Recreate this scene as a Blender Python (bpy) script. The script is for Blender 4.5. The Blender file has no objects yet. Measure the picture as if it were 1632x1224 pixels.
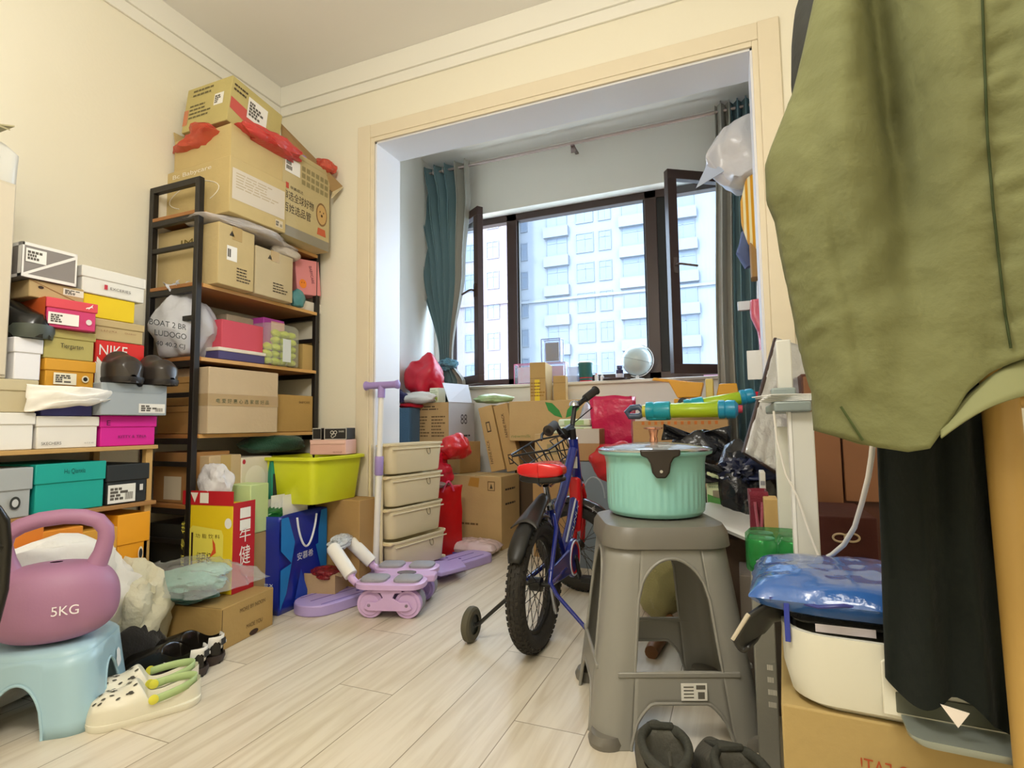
import bpy, math, random
from mathutils import Vector, Matrix, noise
PI = math.pi
sc = bpy.context.scene
col = sc.collection
# ------------------------------------------------------------------ camera
YAW, PIT, ROL, FPX = math.radians(22.33), math.radians(4.25), math.radians(-0.74), 867.4
CAM = Vector((0, 0, 0.78))
_F = Vector((-math.sin(YAW)*math.cos(PIT), math.cos(YAW)*math.cos(PIT), math.sin(PIT)))
_R = Vector((math.cos(YAW), math.sin(YAW), 0)); _U = _R.cross(_F)
CR = _R*math.cos(ROL)+_U*math.sin(ROL); CU = -_R*math.sin(ROL)+_U*math.cos(ROL); CF = _F
cd = bpy.data.cameras.new('camera'); cam = bpy.data.objects.new('camera', cd); col.objects.link(cam)
cd.sensor_width = 36; cd.lens = 36*FPX/1632; cd.clip_start = .05; cd.clip_end = 300
mw = Matrix((CR, CU, -CF)).transposed().to_4x4(); mw.translation = CAM; cam.matrix_world = mw
sc.camera = cam
# ------------------------------------------------------------------ light
w = bpy.data.worlds.new('sky'); sc.world = w; w.use_nodes = True
w.node_tree.nodes['Background'].inputs[0].default_value = (.74, .86, 1, 1)
w.node_tree.nodes['Background'].inputs[1].default_value = 11.0
def lamp(kind, name, loc, power, colr, **k):
    d = bpy.data.lights.new(name, kind); o = bpy.data.objects.new(name, d); col.objects.link(o)
    o.location = loc; d.energy = power; d.color = colr
    for a, b in k.items():
        if a == 'rot': o.rotation_euler = b
        else: setattr(d, a, b)
    return o
lamp('SUN', 'sun', (0, -5, 20), 7, (1, .98, .94), rot=(math.radians(48), 0, math.radians(-18)), angle=math.radians(4))
# daylight entering through the window, and the ceiling lamp of the room
pl = lamp('AREA', 'window_portal', (-1.0, 4.02, 1.76), 1, (1, 1, 1), rot=(math.radians(-90), 0, 0), shape='RECTANGLE', size=2.4, size_y=1.5)
pl.data.cycles.is_portal = True
lamp('POINT', 'room_lamp', (-.55, .22, 2.10), 52, (1, .955, .87), shadow_soft_size=.22)
lamp('AREA', 'rear_fill', (.2, -1.0, 2.5), 16, (1, .95, .86), shape='DISK', size=.6)  # unseen fill light added behind the camera to brighten the room
vs = sc.view_settings
vs.view_transform = 'Standard'; vs.look = 'None'; vs.gamma = 1; vs.exposure = 0.2; vs.use_curve_mapping = False
# ------------------------------------------------------------------ pixel helpers (photo pixel -> point on a known plane)
def ray(u, v): return CR*((u-816)/FPX)-CU*((v-612)/FPX)+CF
def at(u, v, x=None, y=None, z=None):
    d = ray(u, v)
    t = (x-CAM.x)/d.x if x is not None else (y-CAM.y)/d.y if y is not None else (z-CAM.z)/d.z
    return CAM+d*t
def solve_u(p, d, u):          # how far from p along d until the column u is reached
    k = (u-816)/FPX; q = p-CAM
    return (k*q.dot(CF)-q.dot(CR))/(d.dot(CR)-k*d.dot(CF))
def solve_v(p, d, v):
    k = -(v-612)/FPX; q = p-CAM
    return (k*q.dot(CF)-q.dot(CU))/(d.dot(CU)-k*d.dot(CF))
# ------------------------------------------------------------------ materials
def lin(h):
    c = [int(h[i:i+2], 16)/255 for i in (0, 2, 4)]
    return tuple((x/12.92 if x <= .04045 else ((x+.055)/1.055)**2.4) for x in c)+(1,)
_mc = {}
def mat(c, rough=.5, metal=0, bump=0, bs=40, var=0, vs_=6, coat=0, film=None, kind=None, sheen=0, c2=None):
    key = (c, rough, metal, bump, bs, var, vs_, coat, film, kind, sheen, c2)
    if key in _mc: return _mc[key]
    m = bpy.data.materials.new((kind or 'surface')+'_'+c); m.use_nodes = True; _mc[key] = m
    nt = m.node_tree; N = nt.nodes; L = nt.links
    b = N['Principled BSDF']; out = N['Material Output']
    b.inputs['Base Color'].default_value = lin(c); b.inputs['Roughness'].default_value = rough
    b.inputs['Metallic'].default_value = metal
    if coat: b.inputs['Coat Weight'].default_value = coat
    if sheen: b.inputs['Sheen Weight'].default_value = sheen
    tc = N.new('ShaderNodeTexCoord')
    if kind == 'stripe':
        wv = N.new('ShaderNodeTexWave'); wv.inputs['Scale'].default_value = bs; wv.bands_direction = 'X'
        L.new(tc.outputs['Object'], wv.inputs['Vector'])
        rp = N.new('ShaderNodeValToRGB'); rp.color_ramp.interpolation = 'CONSTANT'
        rp.color_ramp.elements[0].color = lin(c); rp.color_ramp.elements[1].color = lin(c2); rp.color_ramp.elements[1].position = .5
        L.new(wv.outputs['Fac'], rp.inputs['Fac']); L.new(rp.outputs['Color'], b.inputs['Base Color'])
    elif kind == 'spots':
        vo = N.new('ShaderNodeTexVoronoi'); vo.inputs['Scale'].default_value = bs; L.new(tc.outputs['Object'], vo.inputs['Vector'])
        rp = N.new('ShaderNodeValToRGB'); rp.color_ramp.interpolation = 'CONSTANT'
        rp.color_ramp.elements[0].color = lin(c2); rp.color_ramp.elements[1].color = lin(c); rp.color_ramp.elements[1].position = .27
        L.new(vo.outputs['Distance'], rp.inputs['Fac']); L.new(rp.outputs['Color'], b.inputs['Base Color'])
    elif var:
        n = N.new('ShaderNodeTexNoise'); n.inputs['Scale'].default_value = vs_; n.inputs['Detail'].default_value = 4
        L.new(tc.outputs['Object'], n.inputs['Vector'])
        mx = N.new('ShaderNodeMix'); mx.data_type = 'RGBA'
        mx.inputs[6].default_value = lin(c); mx.inputs[7].default_value = lin(c2) if c2 else tuple(x*(1-var) for x in lin(c)[:3])+(1,)
        L.new(n.outputs['Fac'], mx.inputs[0]); L.new(mx.outputs[2], b.inputs['Base Color'])
    if bump:
        n = N.new('ShaderNodeTexNoise'); n.inputs['Scale'].default_value = bs; n.inputs['Detail'].default_value = 5
        L.new(tc.outputs['Object'], n.inputs['Vector'])
        if kind in ('film', 'foil', 'black_film', 'blue_film', 'tissue', 'cloth'):     # creased sheet: facets plus fine noise
            v2 = N.new('ShaderNodeTexVoronoi'); v2.inputs['Scale'].default_value = bs*.75; nd = N.new('ShaderNodeVectorMath'); nd.operation = 'MULTIPLY_ADD'
            nd.inputs[1].default_value = (.06, .06, .06); L.new(n.outputs['Color'], nd.inputs[0]); L.new(tc.outputs['Object'], nd.inputs[2]); L.new(nd.outputs[0], v2.inputs['Vector'])
            ma = N.new('ShaderNodeMath'); ma.operation = 'ADD'; L.new(v2.outputs['Distance'], ma.inputs[0]); L.new(n.outputs['Fac'], ma.inputs[1]); hsock = ma.outputs[0]
        else: hsock = n.outputs['Fac']
        bp = N.new('ShaderNodeBump'); bp.inputs['Strength'].default_value = bump; bp.inputs['Distance'].default_value = .01
        L.new(hsock, bp.inputs['Height']); L.new(bp.outputs['Normal'], b.inputs['Normal'])
    if film is not None:        # clear or milky plastic: part of the light goes straight through
        tr = N.new('ShaderNodeBsdfTransparent'); tr.inputs[0].default_value = tuple(.5+.5*x for x in lin(c)[:3])+(1,)
        ms = N.new('ShaderNodeMixShader'); ms.inputs[0].default_value = film
        L.new(tr.outputs[0], ms.inputs[1]); L.new(b.outputs[0], ms.inputs[2]); L.new(ms.outputs[0], out.inputs['Surface'])
    return m
def card(c='C9AB7C'): return mat(c, .82, var=.16, vs_=9, bump=.12, bs=60, kind='cardboard')
def pla(c, r=.35): return mat(c, r, kind='plastic')
def pap(c): return mat(c, .65, kind='paper')
def fab(c, b=.4): return mat(c, .92, bump=b, bs=160, var=.12, vs_=12, kind='fabric', sheen=.2)
def poly(c, f=None, r=.28): return mat(c, r, bump=.55, bs=22, film=f, kind='film')
def met(c, r=.35): return mat(c, r, metal=1, kind='metal')
INK = lambda c='3A3228': mat(c, .7, kind='ink')
# ------------------------------------------------------------------ mesh building
XF = {}
class MB:
    def __init__(s): s.v = []; s.f = []; s.m = []; s.k = 0
    def add(s, vs, fs):
        o = len(s.v); s.v += [Vector(p) for p in vs]
        for f in fs: s.f.append([i+o for i in f]); s.m.append(s.k)
        return s
    def mt(s, k): s.k = k; return s
    def box(s, x0, x1, y0, y1, z0, z1, M=None):
        P = [Vector((x, y, z)) for z in (z0, z1) for y in (y0, y1) for x in (x0, x1)]
        if M: P = [M @ p for p in P]
        return s.add(P, [(0, 2, 3, 1), (4, 5, 7, 6), (0, 1, 5, 4), (2, 6, 7, 3), (0, 4, 6, 2), (1, 3, 7, 5)])
    def bar(s, a, b, w=.02, h=None, up=(0, 0, 1)):       # square bar between two points
        a, b = Vector(a), Vector(b); h = h or w; d = (b-a); L = d.length; d.normalize(); up = Vector(up)
        if abs(d.dot(up)) > .98: up = Vector((1, 0, 0))
        sx = d.cross(up).normalized(); uy = sx.cross(d)
        M = Matrix((sx, uy, d)).transposed().to_4x4(); M.translation = a
        return s.box(-w/2, w/2, -h/2, h/2, 0, L, M)
    def tube(s, pts, r, n=10, closed=False, cap=True):
        pts = [Vector(p) for p in pts]; m = len(pts); rs = r if isinstance(r, (list, tuple)) else [r]*m
        T = []
        for i in range(m):
            a = pts[(i-1) % m] if (closed or i) else pts[0]; b = pts[(i+1) % m] if (closed or i < m-1) else pts[-1]
            T.append((b-a).normalized())
        ref = Vector((0, 0, 1)) if abs(T[0].z) < .9 else Vector((1, 0, 0))
        nrm = T[0].cross(ref).normalized(); V = []; 
        for i in range(m):
            nrm = (nrm-T[i]*nrm.dot(T[i])).normalized(); bn = T[i].cross(nrm)
            for j in range(n):
                a = 2*PI*j/n; V.append(pts[i]+(nrm*math.cos(a)+bn*math.sin(a))*rs[i])
        F = []
        for i in range(m if closed else m-1):
            for j in range(n):
                i2 = (i+1) % m; F.append((i*n+j, i*n+(j+1) % n, i2*n+(j+1) % n, i2*n+j))
        if cap and not closed: F.append(tuple(range(n))[::-1]); F.append(tuple((m-1)*n+j for j in range(n)))
        return s.add(V, F)
    def lathe(s, prof, n=28, M=None, cap=True):
        V = []; F = []; m = len(prof)
        for r, z in prof:
            for j in range(n): V.append(Vector((r*math.cos(2*PI*j/n), r*math.sin(2*PI*j/n), z)))
        if M: V = [M @ p for p in V]
        for i in range(m-1):
            for j in range(n): F.append((i*n+j, i*n+(j+1) % n, (i+1)*n+(j+1) % n, (i+1)*n+j))
        if cap: F.append(tuple(range(n))[::-1]); F.append(tuple((m-1)*n+j for j in range(n)))
        return s.add(V, F)
    def loft(s, secs, cap=(True, True), nc=5, M=None):   # secs: (cx, cy, z, w, d, r) rounded rectangles
        V = []; F = []; n = 4*(nc+1)
        for cx, cy, z, w_, d_, r in secs:
            r = min(r, w_/2-1e-4, d_/2-1e-4)
            for q, (sx, sy) in enumerate(((1, 1), (-1, 1), (-1, -1), (1, -1))):
                for i in range(nc+1):
                    a = PI/2*(q+i/nc)
                    V.append(Vector((cx+sx*(w_/2-r)+r*math.cos(a), cy+sy*(d_/2-r)+r*math.sin(a), z)))
        if M: V = [M @ p for p in V]
        for i in range(len(secs)-1):
            for j in range(n): F.append((i*n+j, i*n+(j+1) % n, (i+1)*n+(j+1) % n, (i+1)*n+j))
        if cap[0]: F.append(tuple(range(n))[::-1])
        if cap[1]: F.append(tuple((len(secs)-1)*n+j for j in range(n)))
        return s.add(V, F)
    def prism(s, ol, t, M=None, o=(0, 0)):               # outline in xy, thickness along z
        n = len(ol); V = [Vector((x, y, 0)) for x, y in ol]+[Vector((x, y, t)) for x, y in ol]
        if M: V = [M @ p for p in V]
        return s.add(V, [tuple(range(n))[::-1], tuple(range(n, 2*n))]+[(i, (i+1) % n, n+(i+1) % n, n+i) for i in range(n)])
    def grid(s, fn, nu, nv, cu=False, cv=False):
        V = [Vector(fn(i/(nu if cu else nu-1), j/(nv if cv else nv-1))) for j in range(nv) for i in range(nu)]; F = []
        for j in range(nv if cv else nv-1):
            for i in range(nu if cu else nu-1):
                F.append((j*nu+i, j*nu+(i+1) % nu, ((j+1) % nv)*nu+(i+1) % nu, ((j+1) % nv)*nu+i))
        return s.add(V, F)
    def noise(s, amp, fr, seed=0, keepz=None):
        for i, p in enumerate(s.v):
            q = p*fr+Vector((seed*7.3, seed*3.1, seed))
            d = noise.noise_vector(q)*amp+noise.noise_vector(q*2.7)*amp*.4
            if keepz is not None and p.z < keepz: d.z = 0
            s.v[i] = p+d
        return s
    def build(s, name, mats, parent=None, smooth=40, bevel=0, seg=2, solid=0, sub=0, world=False, merge=False):
        me = bpy.data.meshes.new(name); V = s.v
        if world and parent is not None: I = XF[parent.name].inverted(); V = [I @ p for p in V]
        me.from_pydata([tuple(p) for p in V], [], s.f)
        for m in (mats if isinstance(mats, (list, tuple)) else [mats]): me.materials.append(m)
        me.polygons.foreach_set('material_index', s.m)
        if merge:
            import bmesh
            b = bmesh.new(); b.from_mesh(me); bmesh.ops.remove_doubles(b, verts=b.verts, dist=1e-4); b.to_mesh(me); b.free()
        if smooth:
            me.polygons.foreach_set('use_smooth', [True]*len(me.polygons)); me.set_sharp_from_angle(angle=math.radians(smooth))
        me.update(); o = bpy.data.objects.new(name, me); col.objects.link(o)
        if parent is not None: o.parent = parent; XF[o.name] = XF[parent.name].copy()
        else: XF[o.name] = Matrix()
        if solid: q = o.modifiers.new('thick', 'SOLIDIFY'); q.thickness = solid; q.offset = 0
        if sub: q = o.modifiers.new('sub', 'SUBSURF'); q.levels = q.render_levels = sub
        if bevel: q = o.modifiers.new('bevel', 'BEVEL'); q.width = bevel; q.segments = seg; q.limit_method = 'ANGLE'
        return o
def thing(name, label, cat, loc=(0, 0, 0), rz=0, group=None, M=None):
    o = bpy.data.objects.new(name, None); col.objects.link(o); o.empty_display_size = .05
    if M is None: M = Matrix.Translation(Vector(loc)) @ Matrix.Rotation(rz, 4, 'Z')
    o.matrix_world = M; o.rotation_mode = 'XYZ'; XF[o.name] = M.copy()
    return tag(o, label, cat, group)
def tag(o, label, cat, group=None):
    o['label'] = label; o['category'] = cat
    if group: o['group'] = group
    return o
def struct(name, mb, m, **k):
    o = mb.build(name, m, **k); o['kind'] = 'structure'; return o
def dup(root, loc, rz=None, label=None):
    r = root.copy(); col.objects.link(r); r.location = loc
    if rz is not None: r.rotation_euler = (0, 0, rz)
    if label: r['label'] = label
    for ch in list(root.children):
        c = ch.copy(); col.objects.link(c); c.parent = r
        for g in ch.children:
            e = g.copy(); col.objects.link(e); e.parent = c
    return r
# ------------------------------------------------------------------ lettering and stickers
def text_mesh(s, w_, h_=None, fill=True):
    cu = bpy.data.curves.new('lettering', 'FONT'); cu.body = s; cu.size = 1
    o = bpy.data.objects.new('lettering', cu); col.objects.link(o)
    bpy.context.view_layer.update()
    me = bpy.data.meshes.new_from_object(o.evaluated_get(bpy.context.evaluated_depsgraph_get()))
    bpy.data.objects.remove(o)
    if len(me.vertices) == 0: return me
    xs = [v.co.x for v in me.vertices]; ys = [v.co.y for v in me.vertices]
    x0, x1, y0, y1 = min(xs), max(xs), min(ys), max(ys)
    kx = w_/(x1-x0); ky = (h_/(y1-y0)) if h_ else kx
    for v in me.vertices: v.co = ((v.co.x-x0)*kx, (v.co.y-y0)*ky, 0)
    return me
def face_m(dim, f, e=.0012):
    W, D, H = dim
    return {'F': Matrix(((1, 0, 0, 0), (0, 0, -1, -e), (0, 1, 0, 0), (0, 0, 0, 1))),
            'R': Matrix(((0, 0, 1, W+e), (1, 0, 0, 0), (0, 1, 0, 0), (0, 0, 0, 1))),
            'L': Matrix(((0, 0, -1, -e), (-1, 0, 0, D), (0, 1, 0, 0), (0, 0, 0, 1))),
            'T': Matrix(((1, 0, 0, 0), (0, 1, 0, 0), (0, 0, 1, H+e), (0, 0, 0, 1)))}[f]
def fsize(dim, f): W, D, H = dim; return {'F': (W, H), 'R': (D, H), 'L': (D, H), 'T': (W, D)}[f]
def letter(parent, dim, f, s, u0, v0, w_, h_=None, c='3A3228', e=.0016, rot=0, name='lettering'):
    a, b = fsize(dim, f); me = text_mesh(s, w_*a if not rot else w_*b, h_*b if h_ else None)
    o = bpy.data.objects.new(name, me); me.materials.clear(); me.materials.append(INK(c)); col.objects.link(o)
    M = face_m(dim, f, e) @ Matrix.Translation((u0*a, v0*b, 0)) @ Matrix.Rotation(rot, 4, 'Z')
    me.transform(M); o.parent = parent; return o
def sticker(parent, dim, f, u0, u1, v0, v1, c='F2F0E8', lines=3, ink='5A564E', name='paper_label', bars=False, e=.0012, seed=1, lab=None):
    a, b = fsize(dim, f); mb = MB(); x0, x1, y0, y1 = u0*a, u1*a, v0*b, v1*b
    mb.add([(x0, y0, 0), (x1, y0, 0), (x1, y1, 0), (x0, y1, 0)], [(0, 1, 2, 3)])
    rg = random.Random(seed); mb.mt(1); w_, h_ = x1-x0, y1-y0
    for i in range(lines):
        yy = y0+h_*(.15+.7*(i+.5)/lines); t = h_*.28/lines; xa = x0+w_*.08; xb = x0+w_*(.35+.5*rg.random())
        n = rg.randint(2, 4)
        for j in range(n):
            p, q = xa+(xb-xa)*j/n, xa+(xb-xa)*(j+.8)/n
            mb.add([(p, yy-t, .0004), (q, yy-t, .0004), (q, yy+t, .0004), (p, yy+t, .0004)], [(0, 1, 2, 3)])
    if bars:
        for j in range(9):
            p = x0+w_*(.62+.033*j); q = p+w_*.017
            mb.add([(p, y0+h_*.15, .0004), (q, y0+h_*.15, .0004), (q, y0+h_*.55, .0004), (p, y0+h_*.55, .0004)], [(0, 1, 2, 3)])
    M = face_m(dim, f, e); mb.v = [M @ p for p in mb.v]
    o = mb.build(name, [pap(c), INK(ink)], parent, smooth=0)
    if lab: o['label'] = lab
    return o
def patch(parent, dim, f, ol, m, name='printed_panel', e=.0011, lab=None):
    a, b = fsize(dim, f); M = face_m(dim, f, e); mb = MB()
    mb.add([M @ Vector((x*a, y*b, 0)) for x, y in ol], [tuple(range(len(ol)))])
    o = mb.build(name, m, parent, smooth=0)
    if lab: o['label'] = lab
    return o
def rect(u0, u1, v0, v1): return [(u0, v0), (u1, v0), (u1, v1), (u0, v1)]
def ell(cu_, cv_, ru, rv, n=20): return [(cu_+ru*math.cos(2*PI*i/n), cv_+rv*math.sin(2*PI*i/n)) for i in range(n)]
# ------------------------------------------------------------------ cartons
class Box: pass
def fit(u, v, uw, vt, rot, D=.3, z=None, x=None, y=None, du=None, side='L', H=None, W=None, z0=None):
    """lower front-left corner at pixel (u,v) on a plane; width to column uw, height to row vt, depth to column du"""
    r = math.radians(rot); p = at(u, v, x=x, y=y, z=z)
    if z0 is not None: p.z = z0
    dx = Vector((math.cos(r), math.sin(r), 0)); dy = Vector((-math.sin(r), math.cos(r), 0))
    if W is None: W = solve_u(p, dx, uw)
    if H is None: H = solve_v(p, Vector((0, 0, 1)), vt)
    if du is not None: D = solve_u(p if side == 'L' else p+dx*W, dy, du)
    if W < 0 or H < 0 or D < 0 or D > 3: print('BADFIT', u, v, W, D, H)
    return p, r, W, D, H
def carton(name, label, cat, F, m, lid=0, lm=None, tape=None, group=None, open_=None, tilt=None, bev=.003, gap=.004, seam=False):
    p, r, W, D, H = F
    M = Matrix.Translation(p) @ Matrix.Rotation(r, 4, 'Z')
    if tilt: M = M @ Matrix.Translation((tilt[2]*W, 0, 0)) @ Matrix.Rotation(math.radians(tilt[0]), 4, tilt[1]) @ Matrix.Translation((-tilt[2]*W, 0, 0))
    t = thing(name, label, cat, group=group, M=M); dim = (W, D, H); t_dim = dim
    g = gap
    if lid:
        MB().box(g, W-g, g, D-g, 0, H*(1-lid)+.003).build('body', m, t, bevel=bev)
        MB().box(0, W, 0, D, H*(1-lid), H).build('lid', lm or m, t, bevel=bev)
    elif open_:
        mb = MB(); k = .004
        mb.box(0, W, 0, k, 0, H).box(0, W, D-k, D, 0, H).box(0, k, k, D-k, 0, H).box(W-k, W, k, D-k, 0, H).box(k, W-k, k, D-k, 0, k)
        mb.build('body', m, t)
        for (edge, ang, ln) in open_:
            fl = MB(); a = math.radians(ang); c_, s_ = math.cos(a)*ln, math.sin(a)*ln
            if edge == 'F': q = [(0, 0, H), (W, 0, H), (W, -c_, H+s_), (0, -c_, H+s_)]
            if edge == 'B': q = [(0, D, H), (W, D, H), (W, D+c_, H+s_), (0, D+c_, H+s_)]
            if edge == 'L': q = [(0, 0, H), (0, D, H), (-c_, D, H+s_), (-c_, 0, H+s_)]
            if edge == 'R': q = [(W, 0, H), (W, D, H), (W+c_, D, H+s_), (W+c_, 0, H+s_)]
            fl.add(q, [(0, 1, 2, 3)]).build('flap', m, t, smooth=0, solid=.004)
    else:
        MB().box(0, W, 0, D, 0, H).build('body', m, t, bevel=bev)
        if seam:
            MB().box(W*.5-.0015, W*.5+.0015, -.0008, D, H-.001, H+.0012).build('flap_seam', INK('8A7048'), t, smooth=0)
    if tape:
        mb = MB(); k = .0011
        if tape == 'W': mb.box(-k, W+k, D*.5-.024, D*.5+.024, H*.75, H+k)
        elif tape == 'F': mb.box(-k, W+k, -k, 0, H*.46, H*.56)
        elif tape == 'FV': mb.box(W*.5-.024, W*.5+.024, -k, D, H*.78, H+k)
        elif tape == 'V': mb.box(W*.5-.024, W*.5+.024, -k, 0, 0, H+k)
        mb.build('packing_tape', mat('BFA26B', .25, coat=.5, kind='tape'), t, smooth=0)
    b = Box(); b.t = t; b.dim = (W, D, H); b.top = p.z+H; b.p = p; b.r = r; b.M = M
    return b
def L(b, f, s, u0, v0, w_, h_=None, c='3A3228', e=.0016, rot=0, eh=0):
    return letter(b.t, b.dim, f, s, u0, v0, w_, h_, c, e, rot)
def S(b, *a, **k): return sticker(b.t, b.dim, *a, **k)
def P(b, f, ol, m, **k): return patch(b.t, b.dim, f, ol, m, **k)
def lines(b, f, u0, u1, v0, v1, n, c='4A3C28', seed=3, name='printed_lines'):
    a, h = fsize(b.dim, f); M = face_m(b.dim, f, .0012); mb = MB(); rg = random.Random(seed)
    for i in range(n):
        vv = (v0+(v1-v0)*(i+.5)/n)*h; t = (v1-v0)*h/n*.22; x = u0; e_ = u1-(u1-u0)*.35*rg.random()
        while x < e_:
            x2 = min(e_, x+(u1-u0)*rg.uniform(.08, .25))
            mb.add([M @ Vector(q) for q in ((x*a, vv-t, 0), (x2*a, vv-t, 0), (x2*a, vv+t, 0), (x*a, vv+t, 0))], [(0, 1, 2, 3)]); x = x2+(u1-u0)*.03
    return mb.build(name, INK(c), b.t, smooth=0)
# ------------------------------------------------------------------ soft things
def ico(sub=4):
    import bmesh
    b = bmesh.new(); bmesh.ops.create_icosphere(b, subdivisions=sub, radius=1)
    V = [v.co.copy() for v in b.verts]; F = [tuple(v.index for v in f.verts) for f in b.faces]; b.free(); return V, F
_ico = {}
def blob(c, s, seed=0, amp=.18, fr=1.6, flat=-.75, sub=4, pw=1.0, crease=.06, R=None, taper=0):
    if sub not in _ico: _ico[sub] = ico(sub)
    V, F = _ico[sub]; out = []
    for p in V:
        q = Vector([math.copysign(abs(x)**pw, x) for x in p])
        n = noise.noise(p*fr+Vector((seed*5.1, seed, 0)))
        cr = abs(noise.noise(p*4.5+Vector((0, seed*3.3, seed))))+.5*abs(noise.noise(p*10+Vector((seed, 0, 1))))
        q = q*(1+amp*n-crease*cr*1.6)
        if flat is not None and q.z < flat: q.z = flat+(q.z-flat)*.1
        if taper and q.z > -.2: k = 1-taper*min(1, (q.z+.2)/1.1)**1.3; q.x *= k; q.y *= k
        q = Vector((q.x*s[0], q.y*s[1], q.z*s[2]))
        if R: q = R @ q
        out.append(q+Vector(c))
    m = MB(); m.add(out, F); return m
def bag(name, label, cat, c, s, m, seed=0, knot=None, group=None, **k):
    """crumpled bag as one body, its base on c.z - flat*sz; knot adds gathered ears on top"""
    fl = k.get('flat', -.75); fl = -1 if fl is None else fl; base = Vector((c[0], c[1], c[2]+fl*s[2]))
    t = thing(name, label, cat, base, group=group)
    blob(Vector(c), s, seed, **k).build('bag_body', m, t, smooth=50, world=True)
    if knot:
        kx, ky, kz, kh, kw = knot; mb = MB()
        for a in (0, 1):
            mb.grid(lambda i, j: (kx+(i-.5)*kw*(.25+j)+(a-.5)*.02, ky+.02*math.sin(9*i+3*j)+(a-.5)*.03*j, kz+kh*j*(1-.25*abs(i-.5))+.008*math.sin(14*i)), 12, 6)
        mb.build('bag_handle', m, t, smooth=60, world=True, solid=.0015)
    return t
def pillow(name, label, cat, c, sx, sy, h, m, rz=0, seed=0, amp=.25, tiltx=0, tilty=0, group=None, pw=.5):
    """flat pouch: sealed edges, swollen middle"""
    M = Matrix.Translation(Vector(c)) @ Matrix.Rotation(rz, 4, 'Z') @ Matrix.Rotation(tiltx, 4, 'X') @ Matrix.Rotation(tilty, 4, 'Y')
    t = thing(name, label, cat, group=group, M=M)
    def f(sg):
        def g(i, j):
            x, y = 2*i-1, 2*j-1; k = ((1-x**4)*(1-y**4))**pw
            n = noise.noise(Vector((x*2.2, y*2.2, seed+sg)))+.6*noise.noise(Vector((x*6, y*6, seed*2+sg)))
            wv = .03*noise.noise(Vector((x*3, y*3, seed+9)))
            return (x*sx/2*(1-.04*abs(y)**3*0+wv), y*sy/2*(1+wv), h/2+sg*k*h/2*(1+amp*n) if sg > 0 else h/2-k*h/2)
        return g
    mb = MB(); mb.grid(f(1), 34, 26); mb.grid(f(-1), 34, 26); mb.build('pouch', m, t, smooth=60)
    return t
def tote(name, label, cat, F, m, top=1.0, handles='F', hm=None, hl=.13, amp=.006, seed=0, group=None, hw=.004, droop=False, side=None):
    p, r, W, D, H = F
    t = thing(name, label, cat, p, r, group=group)
    mb = MB()
    def g(i, j):
        s = i*4; k = int(s) % 4; q = s-int(s)
        c_ = [(q, 0), (1, q), (1-q, 1), (0, 1-q)][k]
        sc_ = 1+(top-1)*j
        x = W/2+(c_[0]-.5)*W*sc_; y = D/2+(c_[1]-.5)*D*sc_
        if k in (1, 3): x += (-1 if k == 1 else 1)*.12*D*math.sin(PI*q)*j
        d = noise.noise_vector(Vector((x*9, y*9, H*j*9+seed)))*amp*(.3+j)
        return (x+d.x, y+d.y, H*j+d.z*(j > .1))
    mb.grid(g, 49, 16, cu=False); mb.add([(0, 0, 0), (W, 0, 0), (W, D, 0), (0, D, 0)], [(0, 1, 2, 3)])
    mb.build('bag_body', m, t, smooth=50, solid=.0015)
    yy = {'F': [-.003], 'B': [D], 'FB': [-.003, D]}.get(handles, [])
    for y0 in yy:
        pts = []
        for i in range(15):
            a = i/14; zz = (H-.03)-hl*math.sin(PI*a) if droop else (H-.03)+hl*math.sin(PI*a)
            pts.append((W*.3+W*.4*a, y0-.006-(.012*math.sin(PI*a) if droop else 0), zz))
        MB().tube(pts, hw, 8).build('handle', hm or m, t)
    b = Box(); b.t = t; b.dim = (W, D, H); b.top = p.z+H; b.p = p; return b
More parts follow.
